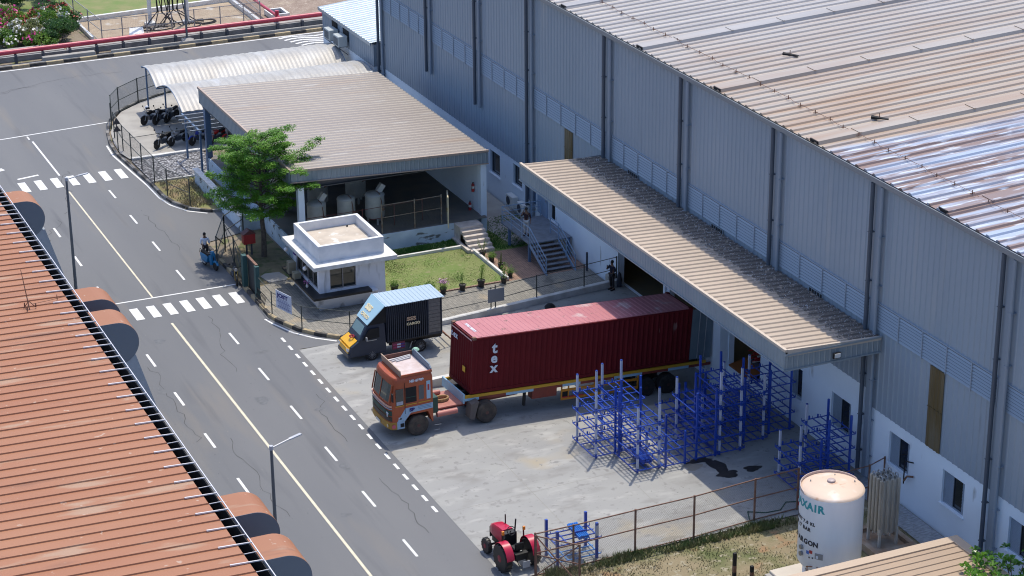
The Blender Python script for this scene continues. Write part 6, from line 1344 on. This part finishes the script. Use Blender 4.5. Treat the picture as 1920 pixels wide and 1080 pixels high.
# ============================================================ STACKING RACKS
RBL = mat('rack_blue', (.014, .07, .42), .3, .0, col2=(.010, .05, .33), scale=2, spec=.8); RWT = mat('rack_tape_white', (.50, .52, .60), .6)
RPALE = mat('rack_blue_light', (.10, .26, .58), .4, .05)
_rp = {}
def rack_unit(w_, d_, h, tapes, top, label, x, y, z, group, extra=0.):
    """one stackable tray with four corner posts (local origin: near-left corner)"""
    key = (w_, d_, h, tapes, top, extra)
    if key in _rp: return dup(_rp[key], loc=(x, y, z), label=label)
    t = thing('stacking_rack', label, 'stacking rack', (x, y, z), group); _rp[key] = t
    b = MB(); ox, oy = .17, .13; r_ = .042; zt = .16
    b.beam((-ox, -oy, zt), (w_ + ox, -oy, zt), r_); b.beam((-ox, d_ + oy, zt), (w_ + ox, d_ + oy, zt), r_)
    for xx in (-ox, w_ * .36, w_ * .72, w_ + ox): b.beam((xx, -oy, zt), (xx, d_ + oy, zt), r_)
    for yy in (d_ * .33, d_ * .66): b.beam((-ox, yy, zt), (w_ + ox, yy, zt), r_ * .9)
    for xx in (-ox, w_ * .36, w_ * .72, w_ + ox):
        for yy in (-oy, d_ * .5, d_ + oy): b.beam((xx, yy, zt), (xx, yy, zt + .13), .022)
    for xx in (w_ * .2, w_ * .6): b.beam((xx, d_ + oy, zt - .02), (xx, d_ + oy, zt + .17), .06)
    b.build('tray', RBL, t, local=True)
    for i, (px, py) in enumerate(((0, 0), (0, d_), (w_, 0), (w_, d_))):
        b = MB(); hh = h + (extra if top else 0); tp = tapes[i]
        if tp: b.m(0).beam((px, py, 0), (px, py, h * .28), .085); b.m(1).beam((px, py, h * .28), (px, py, hh - .04), .092); b.m(0).beam((px, py, hh - .04), (px, py, hh), .085)
        else: b.m(0).beam((px, py, 0), (px, py, hh), .085)
        b.build('post', [RBL, RWT], t, local=True)
    return t
ORD = ['lowest', 'second', 'third', 'fourth', 'fifth']
def stack(nm, x, y, w_, d_, n, h, tapes=(1, 1, 0, 0), top=.35, grp='blue stacking racks in the yard'):
    for k in range(n):
        lv = 'topmost' if k == n - 1 and n > 1 else ORD[k]
        lb = '%s blue rack unit %s' % (lv, nm)
        rack_unit(w_, d_, h, tapes, k == n - 1, lb, x, y, gz(x, y) + .006 + k * h, grp, extra=top)
stack('in the leftmost sunlit stack', 40.78, 82.45, 1.0, 2.0, 4, .78, (1, 1, 0, 1))
stack('in the sunlit stack just right of the leftmost', 42.15, 82.6, 1.0, 2.0, 4, .80, (0, 1, 0, 1), .5)
stack('in the front stack of the sunlit group', 41.85, 80.3, 1.1, 1.9, 4, .74, (1, 0, 1, 0))
stack('in the short rightmost stack of the sunlit group', 43.25, 80.2, 1.0, 1.9, 2, .78, (0, 1, 0, 0), .12)
stack('at the front left of the shaded group', 44.9, 80.3, 1.0, 2.0, 4, .78, (0, 1, 0, 0), .3)
stack('at the front middle of the shaded group', 46.15, 80.35, 1.1, 2.0, 5, .78, (1, 0, 1, 0), .35)
stack('in the shaded group below the red bars', 47.75, 80.9, 1.05, 2.0, 4, .78, (0, 1, 1, 0), .3)
stack('in the shade touching the white wall', 49.35, 81.3, 1.15, 2.0, 4, .78, (0, 1, 0, 0), .2)
stack('in the back row behind the front left stack', 45.2, 82.85, 1.05, 1.7, 2, .80, (1, 1, 0, 0), .3)
stack('in the back row behind the tallest stack', 46.6, 82.85, 1.05, 1.7, 2, .80, (1, 0, 1, 0), .3)
stack('in the back row nearest the dock pillar', 48.0, 83.4, 1.05, 1.7, 2, .80, (1, 0, 0, 0), .3)
stack('by the fence in the low stack behind the big tank', 47.55, 75.55, 1.1, 1.75, 3, .66, (1, 1, 0, 1), .35)
stack('by the wall in the tall stack behind the big tank', 49.15, 75.75, 1.15, 1.95, 4, .70, (0, 1, 0, 0), .35)
# bundles
def pipes(nm, label, x0, y0, z, n, L, m_, dirx=False):
    t = thing(nm, label, 'pipes', (x0, y0, z)); b = MB(); rd = random.Random(n)
    for k in range(n):
        a = (k % 6) * .085; zz = z + (k // 6) * .08; j = rd.uniform(-.05, .05)
        b.tube((x0 + a, y0 + j, zz), (x0 + a + .02, y0 + L + j, zz + .01), .036, 8)
    b.build('bars', m_, t); b = MB(); b.box(x0 - .05, y0 + L * .3, z - .05, x0 + .52, y0 + L * .3 + .04, z + .18); b.build('strap', RBL, t)
pipes('rack_posts', 'bundle of loose blue rack posts lying in the front sunlit rack', 42.2, 80.4, .35, 18, 1.2, RBL)
pipes('rack_posts', 'bright blue bundle of bars lying across the small rack by the rusty fence', 35.85, 73.95, 1.06, 12, 1.25, mat('bar_blue', (.015, .16, .55), .35))
# small rack by the fence
t = thing('stacking_rack', 'small two level blue rack standing behind the rusty fence next to the tractor', 'stacking rack', (34.8, 73.95, .006))
for z in (.18, .95):
    b = MB()
    for xx in (0, .5, 1.95): b.beam((xx, -.02, z), (xx, 1.12, z), .045)
    for yy in (-.02, .38, .75, 1.12): b.beam((0, yy, z), (2.05, yy, z), .042)
    for xx in (.2, .8, 1.1, 1.5, 2.05): b.beam((xx, 1.12, z), (xx, 1.12, z + .12), .025); b.beam((xx, -.02, z), (xx, -.02, z + .1), .025)
    b.build('tray', RPALE if z < .5 else RBL, t, local=True)
for i, (px, py) in enumerate(((0, 0), (0, 1.1), (1.85, 0), (1.85, 1.1))):
    b = MB(); b.m(0).beam((px, py, 0), (px, py, 1.66 if i != 1 else 1.7), .11)
    if i == 2: b.m(1).beam((px, py, 1.05), (px, py, 1.55), .12)
    b.build('post', [RBL, RWT], t, local=True)
# ============================================================ ARGON TANK
TW = mat('tank_white', (.78, .80, .83), .45, 0, col2=(.70, .73, .77), scale=1.2, stretch=(1, 1, .25), spots=[((.45, .40, .36), 3, .72, .03, (1, 1, .2))])
TT = mat('tank_top_rust', (.62, .48, .37), .55, 0, col2=(.66, .50, .38), scale=1.5, spots=[((.50, .30, .19), 2.2, .62, .12), ((.72, .62, .54), 1.5, .55, .2)])
tx, ty, tr = 44.15, 67.6, 1.31; z0, z1 = 1.35, 4.62
TK2 = thing('argon_tank', 'big white cylindrical gas tank with rusty cream dome and teal lettering', 'tank', (tx, ty, .3))
MB().lathe([(.01, z0 - .02), (tr * .6, z0 - .10), (tr - .08, z0 - .02), (tr, z0 + .12), (tr, z1 - .04), (tr + .005, z1)], (tx, ty, 0), 72).build('shell', TW, TK2, smooth=True)
MB().lathe([(tr + .002, z1 + .002), (tr - .02, z1 + .05), (tr * .93, z1 + .10), (tr * .7, z1 + .18), (tr * .4, z1 + .25), (.01, z1 + .28)], (tx, ty, 0), 72).build('dome', TT, TK2, smooth=True)
b = MB(); vs = []; n = 30
for i in range(n + 1):
    a = R(5 + 175 * i / n); c, s_ = math.cos(a), math.sin(a)
    vs += [(tx + (tr + .0) * c, ty + tr * s_, z1 - .02), (tx + tr * c, ty + tr * s_, z1 + .17 * math.sin(PI * i / n) ** .3 + .02), (tx + (tr - .03) * c, ty + (tr - .03) * s_, z1 + .17 * math.sin(PI * i / n) ** .3 + .02), (tx + (tr - .03) * c, ty + (tr - .03) * s_, z1 - .02)]
b.add(vs, [(4 * i + q, 4 * i + 4 + q, 4 * i + 4 + (q + 1) % 4, 4 * i + (q + 1) % 4) for i in range(n) for q in range(4)]); b.build('rim_guard', mat('rim_pinkish', (.50, .40, .37), .5), TK2)
b = MB(); b.lathe([(.17, 0), (.17, .12), (.13, .15), (.01, .15)], (tx + .0, ty + .1, z1 + .22), 18); b.build('top_cap', mat('cap_grey_rose', (.45, .36, .34), .5), TK2, smooth=True)
b = MB()
for (a, r_) in ((-.2, .95), (2.4, .9), (.9, .8)): b.path([(tx + r_ * math.cos(a) - .05, ty + r_ * math.sin(a), z1 + .1), (tx + r_ * math.cos(a), ty + r_ * math.sin(a), z1 + .26), (tx + r_ * math.cos(a) + .05, ty + r_ * math.sin(a), z1 + .1)], .015)
b.build('lifting_lug', GALV, TK2)
for k in range(4): a = R(45 + 90 * k); MB().beam((tx + .95 * math.cos(a), ty + .95 * math.sin(a), .28), (tx + .95 * math.cos(a), ty + .95 * math.sin(a), 1.4), .2).build('leg', TW, TK2)
ADV = {'I': .30, ' ': .32, '.': .28, 'L': .58, 'R': .70, 'M': .84, 'W': .95, 'A': .72, 'X': .70, 'T': .62, 'C': .70, 'O': .78, 'Q': .78, 'G': .76, 'N': .74, 'D': .74, '1': .55}
def cyl_text(s, size, zc, a0, m_, nm='lettering', bold=.01, rr=None):
    """letters wrapped round the shell; a0 angle (deg) of the right-hand end"""
    rr = rr or tr + .006; adv = [ADV.get(c, .66) * size + size * .06 for c in s]; x = -sum(adv)
    for ch, w_ in zip(s, adv):
        if ch != ' ':
            a = R(a0) + x / rr; am = a + w_ / rr / 2; right = Vector((-math.sin(am), math.cos(am), 0)); p = Vector((tx + rr * math.cos(am), ty + rr * math.sin(am), zc)) - right * w_ * .5
            wtext(nm, ch, size, p, right, (0, 0, 1), m_, TK2, bold=bold, ext=.004)
        x += w_
TEAL2 = mat('teal_ink', (.02, .30, .33), .5); BI = mat('black_ink', (.03, .03, .04), .6)
cyl_text('PRAXAIR', .46, 4.08, 228, TEAL2, bold=.018)
cyl_text('CAPACITY 7.0 KL', .19, 3.42, 210, BI); cyl_text('MAWP 17 BAR', .21, 3.12, 201, BI); cyl_text('LIQUID ARGON', .30, 2.50, 217, BI, bold=.014)
def wrap(a, z, w_, h, m_, nm, rr=None):
    rr = rr or tr + .004; a = R(a); d = w_ / rr / 2; b = MB(); vs = []
    for q in (-1, 0, 1):
        for zz in (z, z + h): vs += [(tx + rr * math.cos(a + q * d), ty + rr * math.sin(a + q * d), zz), (tx + (rr + .015) * math.cos(a + q * d), ty + (rr + .015) * math.sin(a + q * d), zz)]
    b.add(vs, [(1, 5, 7, 3), (5, 9, 11, 7), (0, 2, 6, 4), (4, 6, 10, 8), (0, 1, 3, 2), (8, 10, 11, 9), (2, 3, 7, 6), (6, 7, 11, 10), (0, 4, 5, 1), (4, 8, 9, 5)]).build(nm, m_, TK2)
wrap(203, 2.15, .14, .14, RED, 'hazard_mark'); wrap(196, 2.08, .14, .14, mat('haz_blue', (.05, .15, .45), .5), 'hazard_mark'); wrap(200, 1.92, .06, .06, BI, 'hazard_mark'); wrap(207, 1.95, .06, .06, BI, 'hazard_mark')
wrap(219, 1.98, .34, .26, mat('label_grey', (.25, .25, .25), .5), 'data_label'); wrap(216, 2.02, .09, .12, CWT, 'data_label', tr + .022)
for aa in (180, 181): 
    for z in (1.95, 2.25): a = R(aa); MB().tube((tx + tr * math.cos(a), ty + tr * math.sin(a), z), (tx + (tr + .1) * math.cos(a), ty + (tr + .1) * math.sin(a), z), .10, 14).build('gauge', mat('gauge_steel', (.3, .3, .3), .3, .6), TK2)
    break
rd = random.Random(9); b = MB()
for k in range(16):
    p = Vector((tx - 1.15 + rd.uniform(-.15, .25), ty - .55 + rd.uniform(-.4, .5), .5 + rd.random() * .3)); q = p + Vector((rd.uniform(-.1, .1), rd.uniform(-.1, .1), rd.uniform(.3, .9))); b.tube(p, q, .02, 6); b.tube(q, q + Vector((rd.uniform(-.2, .3), rd.uniform(-.2, .2), 0)), .02, 6); b.lathe([(.05, -.01), (.05, .01)], q, 8)
b.build('valve_cluster', mat('brass_rust', (.30, .12, .05), .5, .4), TK2)
b = MB()
for k in range(12): p = Vector((tx - .8 + rd.uniform(-.2, 1.4), ty - .6 + rd.uniform(-.2, .8), .8)); b.path([p, p + Vector((rd.uniform(-.3, .3), 0, .3)), p + Vector((rd.uniform(-.3, .3), 0, .55))], .03)
b.build('underside_pipes', CHS, TK2)
tag(MB().bbox(42.45, 64.5, -.04, 46.25, 69.45, .30, .03).build('tank_plinth', mat('plinth_cream', (.58, .53, .44), .8, col2=(.50, .45, .38), scale=1)), 'broad cream concrete plinth under the big white tank', 'plinth')
# vaporiser
VP = thing('vaporiser', 'bundle of tall finned metal tubes with looped pipe ends beside the big tank', 'vaporiser', (48.35, 69.95, .1))
FIN = mat('fin_aluminium', (.56, .54, .49), .5, .1, col2=(.47, .44, .39), scale=3, stretch=(1, 1, .2))
vx0, vy0, sp = 47.88, 69.5, .26
for i in range(4):
    for j in range(4):
        x, y = vx0 + i * sp, vy0 + j * sp; b = MB(); b.tube((x, y, .55 + .22 * ((i + j) % 2)), (x, y, 3.3), .03, 8)
        for k in range(8): a = 2 * PI * k / 8; b.beam((x + .06 * math.cos(a), y + .06 * math.sin(a), .62 + .25 * (i % 2)), (x + .06 * math.cos(a), y + .06 * math.sin(a), 3.25), .012, .012) if False else b.hexa([(x - .004 * math.sin(a), y + .004 * math.cos(a), .7), (x + .115 * math.cos(a), y + .115 * math.sin(a), .7), (x + .115 * math.cos(a) + .004, y + .115 * math.sin(a) + .004, .7), (x + .004, y + .004, .7), (x - .004 * math.sin(a), y + .004 * math.cos(a), 3.25), (x + .115 * math.cos(a), y + .115 * math.sin(a), 3.25), (x + .115 * math.cos(a) + .004, y + .115 * math.sin(a) + .004, 3.25), (x + .004, y + .004, 3.25)])
        b.build('finned_tube', FIN, VP)
for i in range(4):
    for j in (0, 2):
        x, y = vx0 + i * sp, vy0 + j * sp + (0 if i % 2 else 0); MB().path([(x, y + sp / 2 - .13 * math.cos(a) , 3.3 + .13 * math.sin(a)) for a in [R(q) for q in range(0, 181, 20)]], .026, 7).build('return_bend', GALV, VP)
for (x, y) in ((47.85, 69.45), (47.85, 70.3), (48.7, 69.45), (48.7, 70.3)): MB().beam((x, y, .1), (x, y, 1.0), .10).build('leg', FIN, VP)
b = MB(); b.box(47.2, 68.7, 0, 49.3, 68.95, .32); b.box(47.2, 70.85, 0, 49.3, 71.1, .32); b.box(47.2, 68.95, 0, 47.45, 70.85, .32); b.box(49.05, 68.95, 0, 49.3, 70.85, .32); b.box(47.45, 68.95, 0, 49.05, 70.85, .12)
tag(b.build('vaporiser_tray', mat('tray_concrete', (.36, .31, .25), .85, col2=(.26, .17, .11), scale=1.6)), 'raised concrete tray under the finned tubes', 'tray')
t = thing('wall_pipe', 'small black and red pipe stub on the white wall above the finned tubes', 'pipe', (50.6, 72.2, 1.9)); MB().path([(50.9, 72.3, 1.2), (50.9, 72.3, 2.3), (51.08, 71.9, 2.35)], .03).build('pipe', BLACK, t); MB().path([(50.85, 72.2, 1.4), (50.85, 72.0, 1.7), (51.05, 71.8, 1.72)], .045).build('branch', RUST, t)
# bollards and hose
for i, (x, y, h, lb) in enumerate(((41.19, 70.15, 1.05, 'taller black and brown marker post in the dry grass'), (41.8, 69.75, .5, 'short black marker post in the dry grass'))):
    t = thing('marker_post', lb, 'post', (x, y, 0)); b = MB(); b.beam((x, y, -.1), (x, y, h), .13); b.build('post', BLACK, t); MB().beam((x, y, h * .15), (x, y, h * .45), .136).build('band', RUST, t)
t = thing('garden_hose', 'dark green hose looping on the ground near the rusty fence end', 'hose', (46, 74.4, 0))
MB().path([(44.2, 74.1, .02), (44.5, 74.8, .03), (45.2, 74.4, .02), (45.9, 74.35, .02), (46.5, 74.9, .02), (47.4, 74.6, .02), (48.3, 74.2, .02)], .025).build('hose', mat('hose_green', (.01, .07, .05), .5), t)
tag(MB().bbox(42.2, 69.1, 0, 42.5, 69.4, .2, .02).build('stone_block', CONC2), 'small pale block at the corner of the cream plinth', 'block')
t = thing('litter', 'dark bag lying on the shaded ramp near the dock entrance', 'bag', (46.8, 99.2, .3)); MB().lathe([(.01, 0), (.28, .02), (.3, .12), (.16, .26), (.01, .28)], (46.3, 99.3, gz(46.3, 99.3)), 12).build('bag', BLACK, t, smooth=True)
t = thing('container_door_chock', 'rough stone block by the foot of the white wall at the dock', 'stone', (50.7, 100.9, .3)); MB().bbox(50.4, 100.5, .6, 50.9, 100.9, 1.0, .04).build('block', CONC2, t)

# ============================================================ PEOPLE
def skin(name, chain, parent, m_, sub=1):
    """chain: list of (id, parent id, position, radius); one continuous skinned surface"""
    me = bpy.data.meshes.new(name); ids = {c[0]: i for i, c in enumerate(chain)}
    me.from_pydata([c[2] for c in chain], [(ids[c[1]], ids[c[0]]) for c in chain if c[1]], []); me.materials.append(m_)
    ob = bpy.data.objects.new(name, me); COL.objects.link(ob); ob.parent = parent
    md = ob.modifiers.new('Skin', 'SKIN'); md.use_smooth_shade = True; md.branch_smoothing = .6
    sv = me.skin_vertices[0].data if me.skin_vertices else None
    if sv is None: bpy.context.view_layer.update(); sv = me.skin_vertices[0].data
    for i, c in enumerate(chain):
        r_ = c[3]; sv[i].radius = (r_, r_) if not isinstance(r_, tuple) else r_; sv[i].use_root = (c[1] is None)
    if sub: s_ = ob.modifiers.new('Sub', 'SUBSURF'); s_.levels = sub; s_.render_levels = sub
    return ob
def person(label, loc, rz, pose, shirt, trousers, shoe, head_tilt=0.):
    """local frame: faces +x, y left; pose gives joint positions"""
    t = thing('person', label, 'person', loc); t.rotation_euler = (0, 0, rz)
    J = dict(pel=(0, 0, .93), sp=(0, 0, 1.12), ch=(.0, 0, 1.34), nk=(.0, 0, 1.47), hd=(.02, 0, 1.56), tp=(.015, 0, 1.68),
             ls=(0, .17, 1.38), le=(-.02, .24, 1.12), lh=(.04, .25, .88), rs=(0, -.17, 1.38), re=(-.02, -.24, 1.12), rh=(.04, -.25, .88),
             lp=(0, .09, .88), lk=(.02, .10, .50), la=(-.01, .11, .09), lt=(.14, .12, .04), rp=(0, -.09, .88), rk=(.02, -.10, .50), ra=(-.01, -.11, .09), rt=(.14, -.12, .04)); J.update(pose)
    ch = [('pel', None, J['pel'], .12), ('sp', 'pel', J['sp'], .11), ('ch', 'sp', J['ch'], .125), ('nk', 'ch', J['nk'], .055), ('hd', 'nk', J['hd'], .082), ('tp', 'hd', J['tp'], .07)]
    for s in 'lr':
        ch += [(s + 's', 'ch', J[s + 's'], .06), (s + 'e', s + 's', J[s + 'e'], .042), (s + 'h', s + 'e', J[s + 'h'], .03)]
        e, h = Vector(J[s + 'e']), Vector(J[s + 'h']); d = (h - e).normalized(); sd_ = d.cross(Vector((1, 0, 0))).normalized() if abs(d.x) < .9 else Vector((0, 1, 0)); f = sd_.cross(d)
        palm = h + d * .07; ch.append((s + 'p_', s + 'h', tuple(palm), (.034, .016)))
        for k, (o, ln) in enumerate(((-.026, .062), (-.009, .072), (.009, .068), (.025, .054))):
            a1 = palm + f * o + d * .03; a2 = a1 + d * ln * .55 + sd_ * .012; a3 = a2 + d * ln * .35 + sd_ * .022
            ch += [(s + 'f%d' % k, s + 'p_', tuple(a1), .0095), (s + 'g%d' % k, s + 'f%d' % k, tuple(a2), .009), (s + 'i%d' % k, s + 'g%d' % k, tuple(a3), .008)]
        th = h + f * -.035 + d * .035; ch += [(s + 'u', s + 'h', tuple(th), .011), (s + 'v', s + 'u', tuple(th + f * -.02 + d * .035), .0095)]
        ch += [(s + 'q', 'pel', J[s + 'p'], .085), (s + 'k', s + 'q', J[s + 'k'], .06), (s + 'a', s + 'k', J[s + 'a'], .04), (s + 't', s + 'a', J[s + 't'], .035)]
    skin('body', ch, t, SKIN)
    g = lambda a, b_, f: tuple(Vector(J[a]).lerp(Vector(J[b_]), f))
    c2 = [('pel', None, tuple(Vector(J['pel']) + Vector((0, 0, -.04))), .135), ('sp', 'pel', J['sp'], .125), ('ch', 'sp', J['ch'], .14), ('nk', 'ch', g('ch', 'nk', .6), .075)]
    for s in 'lr': c2 += [(s + 's', 'ch', J[s + 's'], .075), (s + 'e', s + 's', J[s + 'e'], .056), (s + 'w', s + 'e', g(s + 'e', s + 'h', .35 if s == 'l' else .3), .05)]
    skin('shirt', c2, t, shirt)
    c3 = [('pel', None, J['pel'], .13)]
    for s in 'lr': c3 += [(s + 'q', 'pel', J[s + 'p'], .095), (s + 'k', s + 'q', J[s + 'k'], .073), (s + 'a', s + 'k', tuple(Vector(J[s + 'a']) + Vector((0, 0, .03))), .056)]
    skin('trousers', c3, t, trousers)
    for s in 'lr':
        a, tt = Vector(J[s + 'a']), Vector(J[s + 't']); d = Vector((tt.x - a.x, tt.y - a.y, 0)).normalized(); n_ = Vector((-d.y, d.x, 0)) * .048; zb = a.z - .085
        p = a - d * .07; q = tt + d * .08
        MB().hexa([(p - n_ * .8).to_tuple()[:2] + (zb,), (q - n_ * .7).to_tuple()[:2] + (zb,), (q + n_ * .7).to_tuple()[:2] + (zb,), (p + n_ * .8).to_tuple()[:2] + (zb,), (p - n_ * .8).to_tuple()[:2] + (zb + .09,), (q - n_ * .6).to_tuple()[:2] + (zb + .05,), (q + n_ * .6).to_tuple()[:2] + (zb + .05,), (p + n_ * .8).to_tuple()[:2] + (zb + .09,)]).build('shoe', shoe, t, local=True)
    h = Vector(J['hd']); tp = Vector(J['tp']); up = (tp - h).normalized(); c = h.lerp(tp, .62)
    hm = MB(); hm.lathe([(.001, .088), (.045, .080), (.078, .045), (.092, .0), (.088, -.045), (.07, -.075)], (c.x - .022, c.y, c.z + .01), 16); hm.build('hair', HAIR, t, smooth=True, local=True)
    fb = MB(); fz = h.z + .02
    for s in (-1, 1): fb.lathe([(.001, -.008), (.011, 0), (.001, .008)], (h.x + .078, s * .03, fz + .035), 8)
    fb.build('eyes', BLACK, t, local=True)
    MB().hexa([(h.x + .07, -.012, fz - .01), (h.x + .102, -.008, fz - .005), (h.x + .102, .008, fz - .005), (h.x + .07, .012, fz - .01), (h.x + .07, -.008, fz + .035), (h.x + .082, -.004, fz + .035), (h.x + .082, .004, fz + .035), (h.x + .07, .008, fz + .035)]).build('nose', SKIN, t, local=True)
    MB().box(h.x + .07, -.022, fz - .038, h.x + .083, .022, fz - .028).build('mouth', mat('lips', (.15, .06, .05), .5), t, local=True)
    MB().lathe([(.001, -.09), (.022, -.088), (.022, -.08), (.001, .09)], (h.x, 0, fz + .01), 8, 'y').build('ears', SKIN, t, local=True)
    return t
SW = mat('shirt_white', (.66, .69, .76), .8, obj=True); SN = mat('shirt_navy', (.012, .014, .035), .8); SDK = mat('shirt_maroon_black', (.03, .012, .02), .8)
person('man in a white shirt and dark trousers standing behind the blue scooter', (31.72, 114.75, 0), R(262), dict(lh=(.18, .20, .95), le=(.0, .26, 1.12), rh=(.22, -.14, .96), re=(.02, -.25, 1.13), hd=(.03, 0, 1.55)), SW, mat('trousers_black', (.015, .015, .018), .8), BLACK)
person('man in dark maroon shirt and cream trousers on the stair landing, hand to his ear', (48.78, 107.8, 1.153), R(232), dict(re=(.20, -.24, 1.24), rh=(.10, -.14, 1.50), lh=(.10, .26, .90), lk=(.06, .10, .5), ra=(-.08, -.11, .09), rt=(.07, -.12, .04)), SDK, mat('trousers_cream', (.50, .50, .50), .8), BLACK)
person('man in navy shirt and dark trousers holding a phone near the dock entrance', (50.3, 99.85, gz(50.3, 99.85) + .005), R(200), dict(re=(.18, -.22, 1.20), rh=(.30, -.08, 1.38), le=(.02, .24, 1.12), lh=(.16, .16, 1.05), ra=(-.06, -.11, .09), rt=(.09, -.12, .04)), SN, mat('trousers_dark', (.02, .018, .022), .8), BLACK)
for (x, y, z, lb) in ((49.98, 99.80, gz(50.3, 99.85) + 1.44, 'tiny phone held by the man in navy near the dock'),): t = thing('phone', lb, 'phone', (x, y, z)); MB().box(x - .01, y - .04, z - .07, x + .01, y + .04, z + .08).build('case', BLACK, t)
# black dog lying at the leg? (dark bag) by the wall
t = thing('cloth_bag', 'dark cloth bundle leaning on the pipe beside the man in navy', 'bag', (50.75, 100.35, .9)); MB().lathe([(.01, 0), (.13, .02), (.15, .4), (.1, .75), (.03, .85)], (50.85, 100.05, gz(50.8, 100)), 12).build('bag', DARKP, t, smooth=True)
# roof scraps
for (x, y, lb) in ((56.6, 92.6, 'small dark bracket lying on the pale far part of the big roof'), (55.0, 81.9, 'small dark bracket lying where the big roof turns blue')):
    zz = 14.42 + (x - XW + .2) * .05 + .08; t = thing('roof_bracket', lb, 'bracket', (x, y, zz), 'brackets on the big roof'); MB().hexa([(x - .3, y + .25, zz), (x + .3, y - .3, zz), (x + .4, y - .2, zz), (x - .2, y + .35, zz), (x - .3, y + .25, zz + .1), (x + .3, y - .3, zz + .04), (x + .4, y - .2, zz + .04), (x - .2, y + .35, zz + .14)]).build('plate', BLACK, t); MB().tube((x, y, zz), (x, y, zz + .3), .02, 5).build('pin', RUST, t)
# small litter on the road edge
b = MB(); rd = random.Random(8)
for k in range(1): pass
